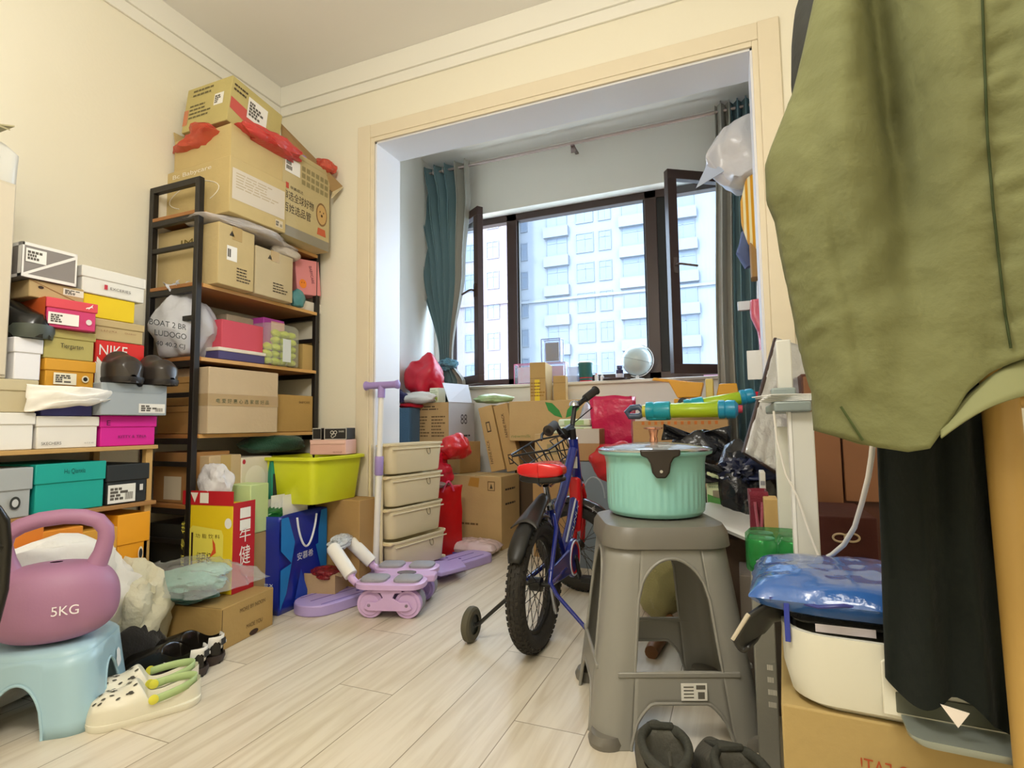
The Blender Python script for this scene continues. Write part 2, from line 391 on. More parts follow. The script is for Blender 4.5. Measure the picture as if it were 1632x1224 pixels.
# ================================================================== the room
XL, YB, YW, XR, ZC, ZB = -2.33, 2.26, 3.75, 1.35, 2.70, 2.86
OL, OR_, OH = -1.684, .118, 2.257           # opening to the balcony
WT = .205                                     # thickness of the dividing wall
BL, BR = -2.20, .42                          # balcony side walls
def floor_mat():
    m = bpy.data.materials.new('pale_plank_floor'); m.use_nodes = True; nt = m.node_tree; N = nt.nodes; K = nt.links; b = N['Principled BSDF']
    tc = N.new('ShaderNodeTexCoord'); sp = N.new('ShaderNodeSeparateXYZ'); K.new(tc.outputs['Object'], sp.inputs[0])
    def mth(op, a, b_=None, c_=None):
        n = N.new('ShaderNodeMath'); n.operation = op
        for i, q in enumerate((a, b_, c_)):
            if q is None: continue
            if isinstance(q, (int, float)): n.inputs[i].default_value = q
            else: K.new(q, n.inputs[i])
        return n.outputs[0]
    xr = mth('DIVIDE', mth('ADD', sp.outputs[0], 1.148), .191); row = mth('FLOOR', xr)
    yy = mth('ADD', mth('DIVIDE', mth('SUBTRACT', sp.outputs[1], 1.385), 1.21), mth('MULTIPLY', row, .3333333))
    fx_ = mth('FRACT', mth('ADD', xr, .007)); fy = mth('FRACT', mth('ADD', yy, .0012))
    gap = mth('MAXIMUM', mth('LESS_THAN', fx_, .014), mth('LESS_THAN', fy, .0022))
    cid = N.new('ShaderNodeCombineXYZ'); K.new(row, cid.inputs[0]); K.new(mth('FLOOR', yy), cid.inputs[1])
    wn = N.new('ShaderNodeTexWhiteNoise'); K.new(cid.outputs[0], wn.inputs['Vector'])
    ad = N.new('ShaderNodeVectorMath'); ad.operation = 'ADD'; sc3 = N.new('ShaderNodeVectorMath'); sc3.operation = 'SCALE'; sc3.inputs[3].default_value = 7; K.new(wn.outputs['Color'], sc3.inputs[0])
    m2 = N.new('ShaderNodeMapping'); m2.inputs['Scale'].default_value = (22, 1.5, 1); K.new(tc.outputs['Object'], m2.inputs['Vector'])
    K.new(m2.outputs[0], ad.inputs[0]); K.new(sc3.outputs[0], ad.inputs[1])
    n = N.new('ShaderNodeTexNoise'); n.inputs['Scale'].default_value = 1.4; n.inputs['Detail'].default_value = 6; n.inputs['Distortion'].default_value = .9; K.new(ad.outputs[0], n.inputs['Vector'])
    rp = N.new('ShaderNodeValToRGB'); rp.color_ramp.elements[0].color = lin('CFC2AA'); rp.color_ramp.elements[0].position = .3; rp.color_ramp.elements[1].color = lin('E2D8C4'); rp.color_ramp.elements[1].position = .6
    K.new(n.outputs['Fac'], rp.inputs[0])
    mv = N.new('ShaderNodeMix'); mv.data_type = 'RGBA'; mv.blend_type = 'MULTIPLY'; mv.inputs[0].default_value = .07; K.new(rp.outputs[0], mv.inputs[6]); K.new(wn.outputs['Value'], mv.inputs[7])
    mx = N.new('ShaderNodeMix'); mx.data_type = 'RGBA'; K.new(gap, mx.inputs[0]); K.new(mv.outputs[2], mx.inputs[6]); mx.inputs[7].default_value = lin('8D7F66')
    K.new(mx.outputs[2], b.inputs['Base Color']); b.inputs['Roughness'].default_value = .36; b.inputs['Coat Weight'].default_value = .1
    return m
wallm = mat('ECE6D2', .85, bump=.05, bs=90, kind='wall_paint'); whitem = mat('E9E7E0', .8, kind='white_paint'); balm = mat('EFEBE4', .85, kind='balcony_paint')
struct('floor', MB().box(XL-.1, XR+.1, -1.6, YW+.15, -.1, 0), floor_mat(), smooth=0)
struct('ceiling', MB().box(XL-.1, XR+.1, -1.6, YB+.02, ZC, ZC+.1), mat('EFECE6', .9, kind='ceiling_paint'), smooth=0)
struct('ceiling_balcony', MB().box(BL-.1, BR+.1, YB+WT-.02, YW+.2, ZB, ZB+.1), balm, smooth=0)
struct('wall_left', MB().box(XL-.1, XL, -1.6, YB+.1, 0, ZC), wallm, smooth=0)
struct('wall_right', MB().box(XR, XR+.1, -1.6, YB+.1, 0, ZC), wallm, smooth=0)
struct('wall_rear', MB().box(XL, XR, -1.6, -1.5, 0, ZC), wallm, smooth=0)
mb = MB().box(XL, OL, YB, YB+WT, 0, 2.95).box(OR_, XR, YB, YB+WT, 0, 2.95).box(OL, OR_, YB, YB+WT, OH, 2.95)
struct('wall_back', mb, wallm, smooth=0)
# casing that lines the opening: white inside, pale wood architrave outside
mb = MB().box(OL, OL+.012, YB+.004, YB+WT+.01, 0, OH).box(OR_-.012, OR_, YB+.004, YB+WT+.01, 0, OH).box(OL, OR_, YB+.004, YB+WT+.01, OH-.012, OH)
struct('trim_1', mb, mat('E6E6EA', .45, kind='white_lining'), smooth=0)
arch = mat('E6DAC0', .5, var=.06, vs_=14, kind='pale_wood_veneer')
mb = MB()
for x0, x1 in ((OL-.095, OL-.018), (OR_+.018, OR_+.095)): mb.box(x0, x1, YB-.016, YB, 0, OH+.088)
mb.box(OL-.018, OR_+.018, YB-.013, YB, OH+.018, OH+.088)
struct('trim_2', mb, arch, smooth=0, bevel=.003)
mb = MB().box(OL-.018, OL+.004, YB-.009, YB+.003, 0, OH+.018).box(OR_-.004, OR_+.018, YB-.009, YB+.003, 0, OH+.018).box(OL+.004, OR_-.004, YB-.009, YB+.003, OH-.004, OH+.018)
struct('trim_3', mb, arch, smooth=0, bevel=.002)
# crown moulding: two stepped bands on wall, one on ceiling
cm = mat('EDEADF', .7, kind='moulding')
mb = MB()
mb.box(XL, XR, YB-.022, YB, ZC-.112, ZC).box(XL, XR, YB-.012, YB, ZC-.168, ZC-.112)
struct('trim_4', mb, cm, smooth=0, bevel=.003)
mb = MB()
mb.box(XL, XL+.022, -1.5, YB-.022, ZC-.112, ZC).box(XL, XL+.012, -1.5, YB-.012, ZC-.168, ZC-.112)
struct('trim_5', mb, cm, smooth=0, bevel=.003)
# ---- balcony
struct('wall_balcony_left', MB().box(BL-.1, BL, YB+WT, YW+.2, 0, ZB), balm, smooth=0)
struct('wall_balcony_right', MB().box(BR, BR+.1, YB+WT, YW+.2, 0, ZB), balm, smooth=0)
YF = YW+.13                                   # plane of the window frame
WL, WR = -2.16, .18
WZ0, WZ1 = at(960, 612, y=YW).z, at(1040, 306, y=YF).z
mb = MB().box(BL, BR, YW, YF+.12, 0, WZ0-.0).box(BL, BR, YW, YF+.12, WZ1, ZB).box(BL, WL, YW, YF+.12, WZ0, WZ1).box(WR, BR, YW, YF+.12, WZ0, WZ1)
struct('wall_window', mb, balm, smooth=0)
struct('trim_6', MB().box(WL+.001, WR-.001, YW-.03, YF-.03, WZ0, WZ0+.022), mat('E8E3D8', .35, kind='sill_stone'), bevel=.005)
SILL = WZ0+.022
# ---- window frame (dark brown aluminium): narrow opening left, wide fixed pane, opening right with sash swung in
brown = mat('3B2620', .4, kind='brown_aluminium'); seal = mat('15120F', .6, kind='gasket')
def glass():
    m = bpy.data.materials.new('window_glass'); m.use_nodes = True; nt = m.node_tree; N = nt.nodes; K = nt.links
    N.remove(N['Principled BSDF']); tr = N.new('ShaderNodeBsdfTransparent'); tr.inputs[0].default_value = (.90, .96, 1, 1)
    gl = N.new('ShaderNodeBsdfGlossy'); gl.inputs['Roughness'].default_value = .02; lw = N.new('ShaderNodeLayerWeight'); lw.inputs[0].default_value = .25; fr = N.new('ShaderNodeMath'); fr.operation = 'MULTIPLY_ADD'; fr.inputs[1].default_value = .35; fr.inputs[2].default_value = .05; K.new(lw.outputs['Facing'], fr.inputs[0])
    ms = N.new('ShaderNodeMixShader'); K.new(fr.outputs[0], ms.inputs[0]); K.new(tr.outputs[0], ms.inputs[1]); K.new(gl.outputs[0], ms.inputs[2]); K.new(ms.outputs[0], N['Material Output'].inputs[0])
    return m
GL = glass()
fx = [at(819, 480, y=YF).x, at(1042, 480, y=YF).x]     # mullions
zb, zt = WZ0+.022, WZ1
win = MB().box(WL, WR, YF-.03, YF+.04, zb, zb+.055).box(WL, WR, YF-.03, YF+.04, zt-.055, zt)
win.box(WL, WL+.05, YF-.03, YF+.04, zb, zt).box(WR-.05, WR, YF-.03, YF+.04, zb, zt)
for x in fx: win.box(x-.042, x+.042, YF-.03, YF+.04, zb, zt)
wf = struct('window_1', win, brown, smooth=0, bevel=.004)
MB().box(fx[0]+.042, fx[1]-.042, YF+.004, YF+.010, zb+.055, zt-.055).build('pane', GL, wf, smooth=0)
mb = MB()
for a_, b_ in ((fx[0]+.042, fx[1]-.042),):
    mb.box(a_, a_+.012, YF-.012, YF+.02, zb+.055, zt-.055).box(b_-.012, b_, YF-.012, YF+.02, zb+.055, zt-.055)
mb.build('gasket', seal, wf, smooth=0)
mb = MB().box(fx[1]+.042, fx[1]+.112, YF-.02, YF+.02, zb+.055, zt-.055).box(WL+.05, WL+.065, YF-.02, YF+.02, zb+.055, zt-.055)
mb.build('sash_rebate', seal, wf, smooth=0)
def sash(name, hinge, ang, wd, z0, z1, hx):
    """sash hinged at hinge (x,y), swung so that its free edge is wd away along ang (deg from +x)"""
    M = Matrix.Translation((hinge[0], hinge[1], 0)) @ Matrix.Rotation(math.radians(ang), 4, 'Z')
    o = bpy.data.objects.new(name, None); col.objects.link(o); o.matrix_world = M; XF[o.name] = M.copy(); o['kind'] = 'structure'
    t = .062; m_ = MB().box(0, wd, -.025, .025, z0, z0+t).box(0, wd, -.025, .025, z1-t, z1).box(0, t, -.025, .025, z0+t, z1-t).box(wd-t, wd, -.025, .025, z0+t, z1-t)
    m_.build('sash_frame', brown, o, smooth=0, bevel=.003)
    MB().box(t, wd-t, -.004, .004, z0+t, z1-t).build('pane', GL, o, smooth=0)
    zz = z0+(z1-z0)*.52; s = -1 if hx < 0 else 1
    h = MB().box(wd-t*.5-.012, wd-t*.5+.012, s*.025, s*.037, zz-.05, zz+.05); h.tube([(wd-t*.5, s*.03, zz), (wd-t*.5, s*.065, zz), (wd-t*.5-.02, s*.07, zz), (wd-t*.5-.13, s*.07, zz-.008)], .008, 8)
    h.build('window_handle', mat('4A3A34', .3, metal=.6, kind='metal') if hx < 0 else mat('6A5A54', .3, metal=.5, kind='metal'), o)
    return o

sash('window_2', (.13, YF-.03), 180+math.degrees(math.atan2(YF-.03-3.53, .13+.354)), .588, WZ0+.03, WZ1-.02, 1)
sash('window_3', (-2.11, YF-.03), math.degrees(math.atan2(3.56-YF+.03, .41)), .50, WZ0+.03, WZ1-.02, -1)
# ---- the apartment towers across the street
def tower(label, x0, x1, y, z0, cols, fl, n, wall, dp_=9):
    t = thing('apartment_building', label, 'building', (x0, y, -24))
    wm = mat(wall, .9, kind='facade')
    MB().box(0, x1-x0, 0, dp_, 0, 24+z0+fl*n+2).build('wall', wm, t, smooth=0)
    gl = mat('4A525E', .3, kind='facade_glass'); fm = mat('50555E', .6, kind='facade_frame')
    k = 0
    for (c0, c1, h, bal) in cols:
        me = None
        for i in range(n):
            z = 24+z0+fl*i
            if me is None:
                m_ = MB().box(c0, c1, -.06, .02, .0, h); m_.mt(1)
                m_.box(c0-.06, c1+.06, -.12, 0, -.1, 0).box(c0-.06, c1+.06, -.12, 0, h, h+.1).box(c0-.06, c0, -.12, 0, 0, h).box(c1, c1+.06, -.12, 0, 0, h)
                q = (c0+c1)/2
                m_.box(q-.04, q+.04, -.1, 0, 0, h).box(c0, c1, -.1, 0, h*.68, h*.68+.06)
                o = m_.build('window', [gl, fm], t, smooth=0); me = o.data
                if bal:
                    ob = MB().box(c0-.25, c1+.25, -.5, 0, -1.15, -.15).build('balcony_panel', mat('5A5D64', .8, kind='facade_panel'), t, smooth=0, bevel=.02)
            else:
                o = bpy.data.objects.new('window', me); col.objects.link(o); o.parent = t
                if bal: ob = bpy.data.objects.new('balcony_panel', ob.data); col.objects.link(ob); ob.parent = t
            o.location.z = z
            if bal: ob.location.z = z
    for i in range(n):
        z = 24+z0+fl*i-1.3-.3
        if i % 3 == 1: MB().box(-.2, x1-x0+.2, -.25, 0, z, z+.25).build('cornice', wm, t, smooth=0)
    return t
tower('white apartment tower seen through the wide pane and right casement', -21, 6, 50, -6, [(1.2, 2.3, 1.6, 0), (4.4, 6.4, 1.7, 1), (7.4, 9.0, 1.75, 0), (9.6, 10.7, 1.75, 0), (11.8, 14.6, 1.8, 1), (16.2, 18.2, 1.8, 1), (20.2, 21.4, 1.7, 0), (22.4, 24.8, 1.8, 1)], 2.9, 12, '5F6268')
tower('pinkish apartment tower seen through the narrow open casement', -36, -19.3, 46, -6.7, [(2, 4, 1.5, 0), (6, 8, 1.5, 0), (9.6, 10.8, 1.5, 0), (12.4, 13.5, 1.5, 0), (14.75, 15.9, 1.5, 0)], 2.9, 12, '645C62', 3.5)
struct('ground', MB().box(-80, 80, 6, 90, -25, -24), mat('A5A39A', .9, kind='street'), smooth=0)
# ================================================================== shoe rack along the left wall
XS = -1.98
wood = mat('C9A262', .55, var=.15, vs_=10, kind='light_wood'); wood2 = mat('A97B45', .6, var=.2, vs_=10, kind='mid_wood')
rt = .722
rk = thing('shoe_rack', 'low wooden shoe rack along the left wall, loaded with shoe boxes', 'shoe rack', (XL+.01, .2, 0))
y1 = at(249, 708, x=XS).y
for z in (rt, .522, .235): MB().box(XL+.02, XS+.012, .2, y1, z-.014, z).build('shelf_board', wood if z == rt else wood2, rk, bevel=.002, world=True)
for yy in (y1-.02, .3):
    for xx in (XS-.016, XL+.03): MB().box(xx-.012, xx+.012, yy-.012, yy+.012, 0, rt-.014).build('post', wood, rk, world=True, bevel=.002)
def sbox(name, label, u0, u1, vt, z, c, vb=700, D=.30, X=XS, rot=90, lid=.32, lc=None, cat='shoe box', **k):
    m = pap(c) if c[:2] != 'K_' else card(c[2:])
    return carton(name, label, cat, fit(u0, vb, u1, vt, rot, D=D, x=X, z0=z+.0008), m, lid=lid, lm=(pap(lc) if lc else None), group='shoe boxes on the rack', **k)
E_ = .0
a1 = sbox('shoe_box', 'plain white shoe box at the left end of the top board', -40, 55, 657, rt, 'EDEBE4')
a2 = sbox('shoe_box', 'white shoe box with a small dark printed word, left of the magenta box', 57, 157, 663, rt, 'EDEAE2')
L(a2, 'F', 'SKECHERS', .08, .12, .3, .09, '55504A'); L(a2, 'F', 'size', .75, .13, .16, .05, 'A8A49C')
a3 = sbox('shoe_box', 'bright magenta shoe box at the right end of the top board', 159, 249, 662, rt, 'D81B9A', lid=.38)
L(a3, 'F', 'KITTY & TINA', .3, .26, .5, .09, '5A1043'); L(a3, 'F', 'E', .1, .68, .06, .16, '5A1043')
b1 = sbox('shoe_box', 'kraft beige shoe box on the white box at the left end, under a white box', -40, 60, 601, a1.top, 'C9BC98', lid=.35)
b2 = sbox('shoe_box', 'purple-lidded indigo shoe box with white tissue paper hanging out', 62, 150, 615, a2.top, '3D3C7A', lc='7D5F96', D=.29)
b3 = sbox('shoe_box', 'grey flap-front shoe box under the dark clogs', 158, 265, 609, a3.top, 'A3ACB2', lid=0, X=XS+.03, D=.31)
P(b3, 'F', [(.06, 1), (.09, .8), (.14, .72), (.9, .72), (.97, .8), (.99, 1)], pap('959FA6'), lab='folded front flap')
S(b3, 'F', .55, .97, .08, .38, 'E8E6E0', 3, bars=True, seed=4); P(b3, 'F', ell(.55, .99, .05, .07), INK('222222'), name='finger_hole')
c1 = sbox('shoe_box', 'white shoe box at the left end carrying a dark leather shoe', 14, 67, 536, b1.top, 'ECECF0', lid=.36)
c2 = sbox('shoe_box', 'amber yellow shoe box with white label and round hole', 66, 152, 570, b2.top, 'D79D2C', lid=.42)
S(c2, 'F', .16, .6, .08, .5, 'EFE9D2', 4, seed=2); P(c2, 'F', ell(.78, .32, .075, .13), pap('E9E2C8'), name='eyelet'); P(c2, 'F', ell(.78, .32, .045, .08), INK('1c1a18'), name='finger_hole', e=.0016)
d1 = sbox('shoe_box', 'olive shoe box with a black gothic word on its front', 62, 152, 521, c2.top, 'B3A760', lid=.30)
L(d1, 'F', 'Tiergarten', .3, .33, .44, .2, '2A2415')
sp_ = 0
c3 = carton('shoe_box', 'red shoe box with white letters and a white side, behind the dark clogs', 'shoe box', fit(150, 605, 228, 541, 90, D=.26, x=XS-.045, z0=b3.top+.001), pap('D8231E'), lid=.62, lm=pap('DD2A22'), group='shoe boxes on the rack')
P(c3, 'F', [(0, 0), (1, 0), (1, .18), (.45, .3), (.12, .42), (0, .5)], pap('EFEDE6')); L(c3, 'F', 'NIKE', .07, .66, .56, .24, 'F4F2EC')
P(c3, 'F', [(.02, .5), (.1, .40), (.3, .40), (.75, .56), (.3, .5), (.12, .50), (.03, .62)], INK('F4F2EC'), name='printed_swoosh', e=.002)
d3 = carton('shoe_box', 'kraft beige shoe box with tiny brown lettering, on the red box', 'shoe box', fit(150, 545, 230, 506, 90, D=.27, x=XS-.04, z0=c3.top+.001), pap('C4AE7C'), lid=.36, group='shoe boxes on the rack')
L(d3, 'F', 'L A F U M A', .12, .4, .3, .09, '8A5530'); L(d3, 'F', 'Outdoor', .58, .42, .24, .07, '8A5530')
e3 = carton('shoe_box', 'plain bright yellow shoe box under the white boxed pair', 'shoe box', fit(131, 512, 214, 466, 90, D=.27, x=XS-.04, z0=d3.top+.001), pap('EBCB10'), group='shoe boxes on the rack')
f3 = carton('shoe_box', 'white lidded shoe box on the yellow one, small red emblem', 'shoe box', fit(129, 470, 232, 421, 90, D=.28, x=XS-.03, z0=e3.top+.001), pap('E6E4DC'), lid=.42, group='shoe boxes on the rack')
L(f3, 'F', 'EXCERIES', .42, .26, .32, .1, '55504A'); P(f3, 'F', rect(.33, .38, .24, .42), pap('C03040'), name='printed_emblem')
e1 = carton('shoe_box', 'red and pink shoe box turned askew, leaping cat emblem, orange end', 'shoe box', fit(72, 520, 155, 472, 84, D=.24, x=XS+.02, z0=d1.top+.001), pap('CF3E74'), lid=.34, lm=pap('DB4B58'), group='shoe boxes on the rack')
S(e1, 'F', .04, .62, .1, .5, 'EFECE6', 4, seed=8)
P(e1, 'F', ell(.82, .3, .06, .1), pap('E0D8D4'), name='eyelet')
def cat_mark(b, f, u, v, s, c='F3EEE8'):
    q = [(0, .2), (.2, .35), (.45, .42), (.7, .6), (1, .95), (.9, .6), (1, .3), (.85, .45), (.6, .3), (.4, .05), (.35, .25), (.1, .1)]
    P(b, f, [(u+x*s, v+y*s*1.6) for x, y in q], INK(c), name='printed_cat', e=.002)
cat_mark(e1, 'F', .74, .74, .15)
P(e1, 'L', rect(0, 1, 0, 1), pap('CF5A22'), lab='orange end of the box', e=.0025); cat_mark(e1, 'L', .62, .74, .2)
f1 = carton('shoe_box', 'kraft shoe box with a dark round hole, under the grey and white box', 'shoe box', fit(43, 520, 133, 444, 90, D=.27, x=XS-.03, z0=e1.top+.001), card('C2A877'), group='shoe boxes on the rack')
P(f1, 'F', ell(.2, .62, .05, .09), INK('3A2818'), name='finger_hole'); S(f1, 'F', .6, .99, .45, .85, 'E8E2D0', 4, seed=12)
P(f1, 'F', [(0, .98), (.0, .95), (.98, .02), (1, .04)], INK('8A5A2A'), name='lid_edge')
g1 = carton('shoe_box', 'grey shoe box with white edges, topmost of its stack by the left edge', 'shoe box', fit(33, 444, 121, 384, 90, D=.27, x=XS-.02, z0=f1.top+.001), pap('8A8480'), group='shoe boxes on the rack')
for q in (rect(0, 1, 0, .09), rect(0, 1, .91, 1), rect(0, .035, 0, 1), rect(.965, 1, 0, 1)): P(g1, 'F', q, pap('EDEAE4'), name='white_edge')
P(g1, 'F', [(0, .08), (.0, .0), (1, .85), (1, .95)], pap('EDEAE4'), name='white_edge', e=.0015); S(g1, 'F', .06, .42, .45, .84, 'F0EEE8', 3, seed=5, e=.002)
for q in (rect(0, 1, 0, .09), rect(0, 1, .9, 1), rect(.93, 1, 0, 1), rect(0, .06, 0, 1)): P(g1, 'L', q, pap('EDEAE4'), name='white_edge')
# second board
z2 = .522
h1 = sbox('shoe_box', 'light grey shoe box with a dark ring on its front, on the second board', -40, 50, 750, z2, 'A9AFB0', vb=815, lid=.45)
P(h1, 'F', ell(.68, .3, .10, .13), INK('30342E'), name='eyelet'); P(h1, 'F', ell(.68, .3, .06, .08), pap('C4C9C8'), name='eyelet', e=.0018)
h2 = sbox('shoe_box', 'large teal shoe box in the middle of the second board', 54, 167, 741, z2, '0FA79B', vb=806, lid=.4)
L(h2, 'F', 'Hu Qianxia', .38, .76, .3, .12, '0A5E57')
h3 = sbox('shoe_box', 'black shoe box with a long white label, at the right end of the second board', 169, 237, 742, z2, '23282A', vb=796, lid=.42)
S(h3, 'F', .03, .66, .04, .5, 'E9EAE4', 4, seed=9, bars=True); P(h3, 'F', rect(.76, .84, .3, .46), pap('D8D8D4'), name='white_tag')
# third board: orange shoe boxes
z3 = .235
for i, (u0, u1, lab) in enumerate(((6, 64, 'orange shoe box at the left end of the lowest board, behind the kettlebell'), (66, 128, 'orange shoe box on the lowest board, seen through the kettlebell handle'), (130, 184, 'dull orange shoe box next to the box with the round hole, lowest board'))):
    q = sbox('shoe_box', lab, u0, u1, 848, z3, ('E8882A', 'E8962E', 'D9A23C')[i], vb=884, lid=.4)
q = sbox('shoe_box', 'orange-yellow shoe box with a round dark hole, right end of the lowest board', 186, 236, 822, z3, 'EFA51C', vb=884, lid=.42)
P(q, 'F', ell(.72, .42, .08, .10), pap('F2E4C4'), name='eyelet'); P(q, 'F', ell(.72, .42, .055, .07), INK('23262E'), name='finger_hole', e=.0018)
# tissue coming out of the purple box
t = thing('tissue_paper', 'crumpled white tissue paper hanging out of the purple shoe box', 'tissue', b2.p+Vector((.01, .08, .06)))
c_ = at(118, 646, x=XS+.03)
def tf(i, j):
    x = i; y = (j-.5)*(1-.75*i)*1.1
    n = noise.noise(Vector((i*5, j*4, 2)))
    return (XS+.012+.05*math.sin(PI*min(1, i*1.2))*(1-.5*abs(j-.5))+.012*n, c_.y-.12+.31*x, c_.z+.02+.075*y+.02*i+.014*n)
MB().grid(tf, 26, 14).build('sheet', mat('F3F0E8', .8, kind='tissue'), t, world=True, solid=.002)
# dark clogs on the grey box
def shell(Ls, Ws, rim, dome, edge, curve, floor=.016, nose=3.2, waist=.84):
    """footwear upper: walls that rise from the sole, open behind the edge line, domed in front of it"""
    def wd(j): return Ws/2*max(0, 1-abs(2*j-1)**nose)**.5*(waist+(1-waist)*1.15/(1+math.exp(-(j-.5)*9)))
    def dz(x, w, j): return rim(j)+(dome(j)-rim(j))*max(0, 1-(x/max(w, 1e-4))**2)**.6
    def f(i, jj):
        j = .004+.992*jj; w = wd(j); rz = rim(j)*min(1, (1-j)/.05)**.35
        sg = 1 if i < .5 else -1; s = i*2 if i < .5 else (1-i)*2
        if s < .3: k = s/.3; x = w*(.93+.07*math.sin(PI*k*.6)); z = rz*k
        elif s < .45: 
            k = (s-.3)/.15; x = w*(1-.10*k); o = 1/(1+math.exp(-(edge+curve*(1-(x/max(w, 1e-4))**2)-j)*90))
            z = (rz+.003*math.sin(PI*k)-k*(rz-floor))*o+dz(x, w, j)*(1-o)*min(1, (1-j)/.05)**.35
        else:
            k = (s-.45)/.55; x = w*.90*(1-k); o = 1/(1+math.exp(-(edge+curve*(1-(x/max(w, 1e-4))**2)-j)*90))
            z = floor*o+dz(x, w, j)*(1-o)*min(1, (1-j)/.05)**.35
        return (sg*x, -Ls/2+Ls*j, z)
    return f, wd, dz
def make_clog(name, label, M, Ls, Ws, m, inner, strap=None, holes=None, hm=None, group=None, rivet=None):
    t = thing(name, label, 'clog', M=M, group=group)
    rim = lambda j: .050-.012*math.exp(-((j-.38)/.16)**2)+(.012*math.exp(-(j/.12)**2))-.012*max(0, j-.6)
    dome = lambda j: .050+.046*math.exp(-((j-.56)/.17)**2)+.024*math.exp(-((j-.84)/.12)**2)
    f, wd, dz = shell(Ls, Ws, rim, dome, .46, .09)
    MB().grid(f, 90, 110).build('clog_body', m, t, smooth=70)
    MB().loft([(0, 0, .0005, Ws*.90, Ls*.985, Ws*.44), (0, 0, .010, Ws*.97, Ls*1.005, Ws*.47), (0, 0, .017, Ws*.95, Ls*1.0, Ws*.46)], nc=8).build('sole', inner, t)
    if strap:
        pts = [((Ws*.5-.001)*math.cos(a), -.012-Ls*.41*math.sin(a), .050+.012*math.sin(a)) for a in [PI*k/18 for k in range(19)]]
        MB().grid(lambda i, j: (pts[min(18, round(i*18))][0]*1.04, pts[min(18, round(i*18))][1], pts[min(18, round(i*18))][2]+(j-.5)*.020), 19, 3).build('heel_strap', strap, t, solid=.004)
        for s_ in (-1, 1): MB().lathe([(.012, 0), (.012, .004), (.006, .007)], 16, M=Matrix.Translation((s_*(Ws*.5+.001), -.012, .052)) @ Matrix.Rotation(s_*PI/2, 4, 'Y')).build('rivet', rivet or strap, t)
    if holes:
        rg = random.Random(4); mb = MB(); k = 0
        while k < holes:
            j = rg.uniform(.58, .93); w = wd(j); x = rg.uniform(-.85, .85)*w; k += 1
            e = .004; z = dz(x, w, j)*min(1, (1-j)/.05)**.35; zx = dz(x+e, w, j); zy = dz(x, wd(j+.01), j+.01)
            n = Vector((1, 0, (zx-dz(x, w, j))/e)).cross(Vector((0, 1, (zy-dz(x, w, j))/(.01*Ls)))).normalized()
            sx = n.cross(Vector((0, 1, 0))).normalized(); uy = n.cross(sx); o = Vector((x, -Ls/2+Ls*j, z))+n*.0022; ra = rg.uniform(-.5, .5)
            sx, uy = sx*math.cos(ra)+uy*math.sin(ra), uy*math.cos(ra)-sx*math.sin(ra)
            mb.add([o+sx*.0028*math.cos(b)+uy*.0058*math.sin(b) for b in [PI/4*q for q in range(8)]], [tuple(range(8))])
        mb.build('vent_holes', hm, t, smooth=0)
    return t
dk = mat('3A3430', .28, bump=.05, bs=30, kind='dark_rubber'); dk2 = mat('241F1C', .5, kind='dark_rubber')
zc_ = b3.top+.002
for i, (uu, lab) in enumerate(((188, 'dark brown rubber clog on the grey shoe box, left one of the pair'), (240, 'dark brown rubber clog on the grey shoe box, right one of the pair'))):
    q = at(uu, 595, x=XS-.04); M = Matrix.Translation((XS-.052, q.y, zc_)) @ Matrix.Rotation(math.radians(-96+12*i), 4, 'Z') @ Matrix.Diagonal((1.05, 1, 1.25, 1))
    make_clog('clog', lab, M, .235, .108, dk, dk2)
# leather shoes on the left white box
def low_shoe(name, label, M, Ls, Ws, m, sole, cat='shoe', ht=.07, extra=None, group=None, lining=None):
    t = thing(name, label, cat, M=M, group=group)
    rim = lambda j: ht*(.74+.26*math.exp(-(j/.16)**2)+.12*math.exp(-((j-.42)/.1)**2)) if j < .5 else ht*(.86-.62*(j-.5)/.5*1.1)
    dome = lambda j: ht*(1.12-1.0*max(0, j-.42)) if j < .8 else ht*(.74-.9*(j-.8))
    f, wd, dz = shell(Ls, Ws, rim, dome, .40, .05, floor=.03, nose=3.6, waist=.82)
    MB().grid(f, 80, 100).build('upper', m, t, smooth=70)
    MB().loft([(0, 0, 0, Ws*.88, Ls*.97, Ws*.42), (0, 0, .014, Ws*.97, Ls*1.02, Ws*.46), (0, 0, .024, Ws*.95, Ls*1.01, Ws*.45)], nc=8).build('sole', sole, t)
    return t
blk = mat('1E1E1C', .22, kind='leather'); 
low_shoe('leather_shoe', 'black leather shoe standing on the white shoe box by the left edge', Matrix.Translation((XS-.10, at(30, 530, x=XS-.05).y, c1.top+.001)) @ Matrix.Rotation(math.radians(-75), 4, 'Z') @ Matrix.Diagonal((1.1, 1, 1.75, 1)), .26, .1, blk, mat('4A5048', .5, kind='rubber'))
# tall beige cabinet standing on the boxes at the left edge, with a small appliance and an opened carton on it
c1y = at(12, 560, x=XS).y
q1 = at(14, 290, x=XS)
pt_ = thing('storage_cabinet', 'narrow tall beige cabinet at the left edge of the photo', 'cabinet', (XS-.1, c1y-.13, b1.top))
MB().box(XS-.22, XS, c1y-.26, c1y, b1.top+.001, q1.z).build('body', mat('CFC4AC', .6, kind='laminate'), pt_, world=True, bevel=.004)
MB().box(XS, XS+.004, c1y-.255, c1y-.004, b1.top+.01, q1.z-.01).build('door', mat('D3C8B2', .6, kind='laminate'), pt_, world=True, bevel=.002)
q2 = at(31, 262, x=XS-.02)
fh = thing('fan_heater', 'small white appliance with a round grille on the beige cabinet', 'appliance', (XS-.1, q2.y-.07, q1.z+.001))
M = Matrix.Translation((XS-.1, q2.y-.07, q1.z+.001))
MB().loft([(0, 0, 0, .15, .14, .02), (0, 0, .01, .16, .15, .03), (0, 0, .10, .165, .155, .03), (0, 0, .125, .14, .13, .05)], M=M).build('body', pla('DCDAD0'), fh, world=True)
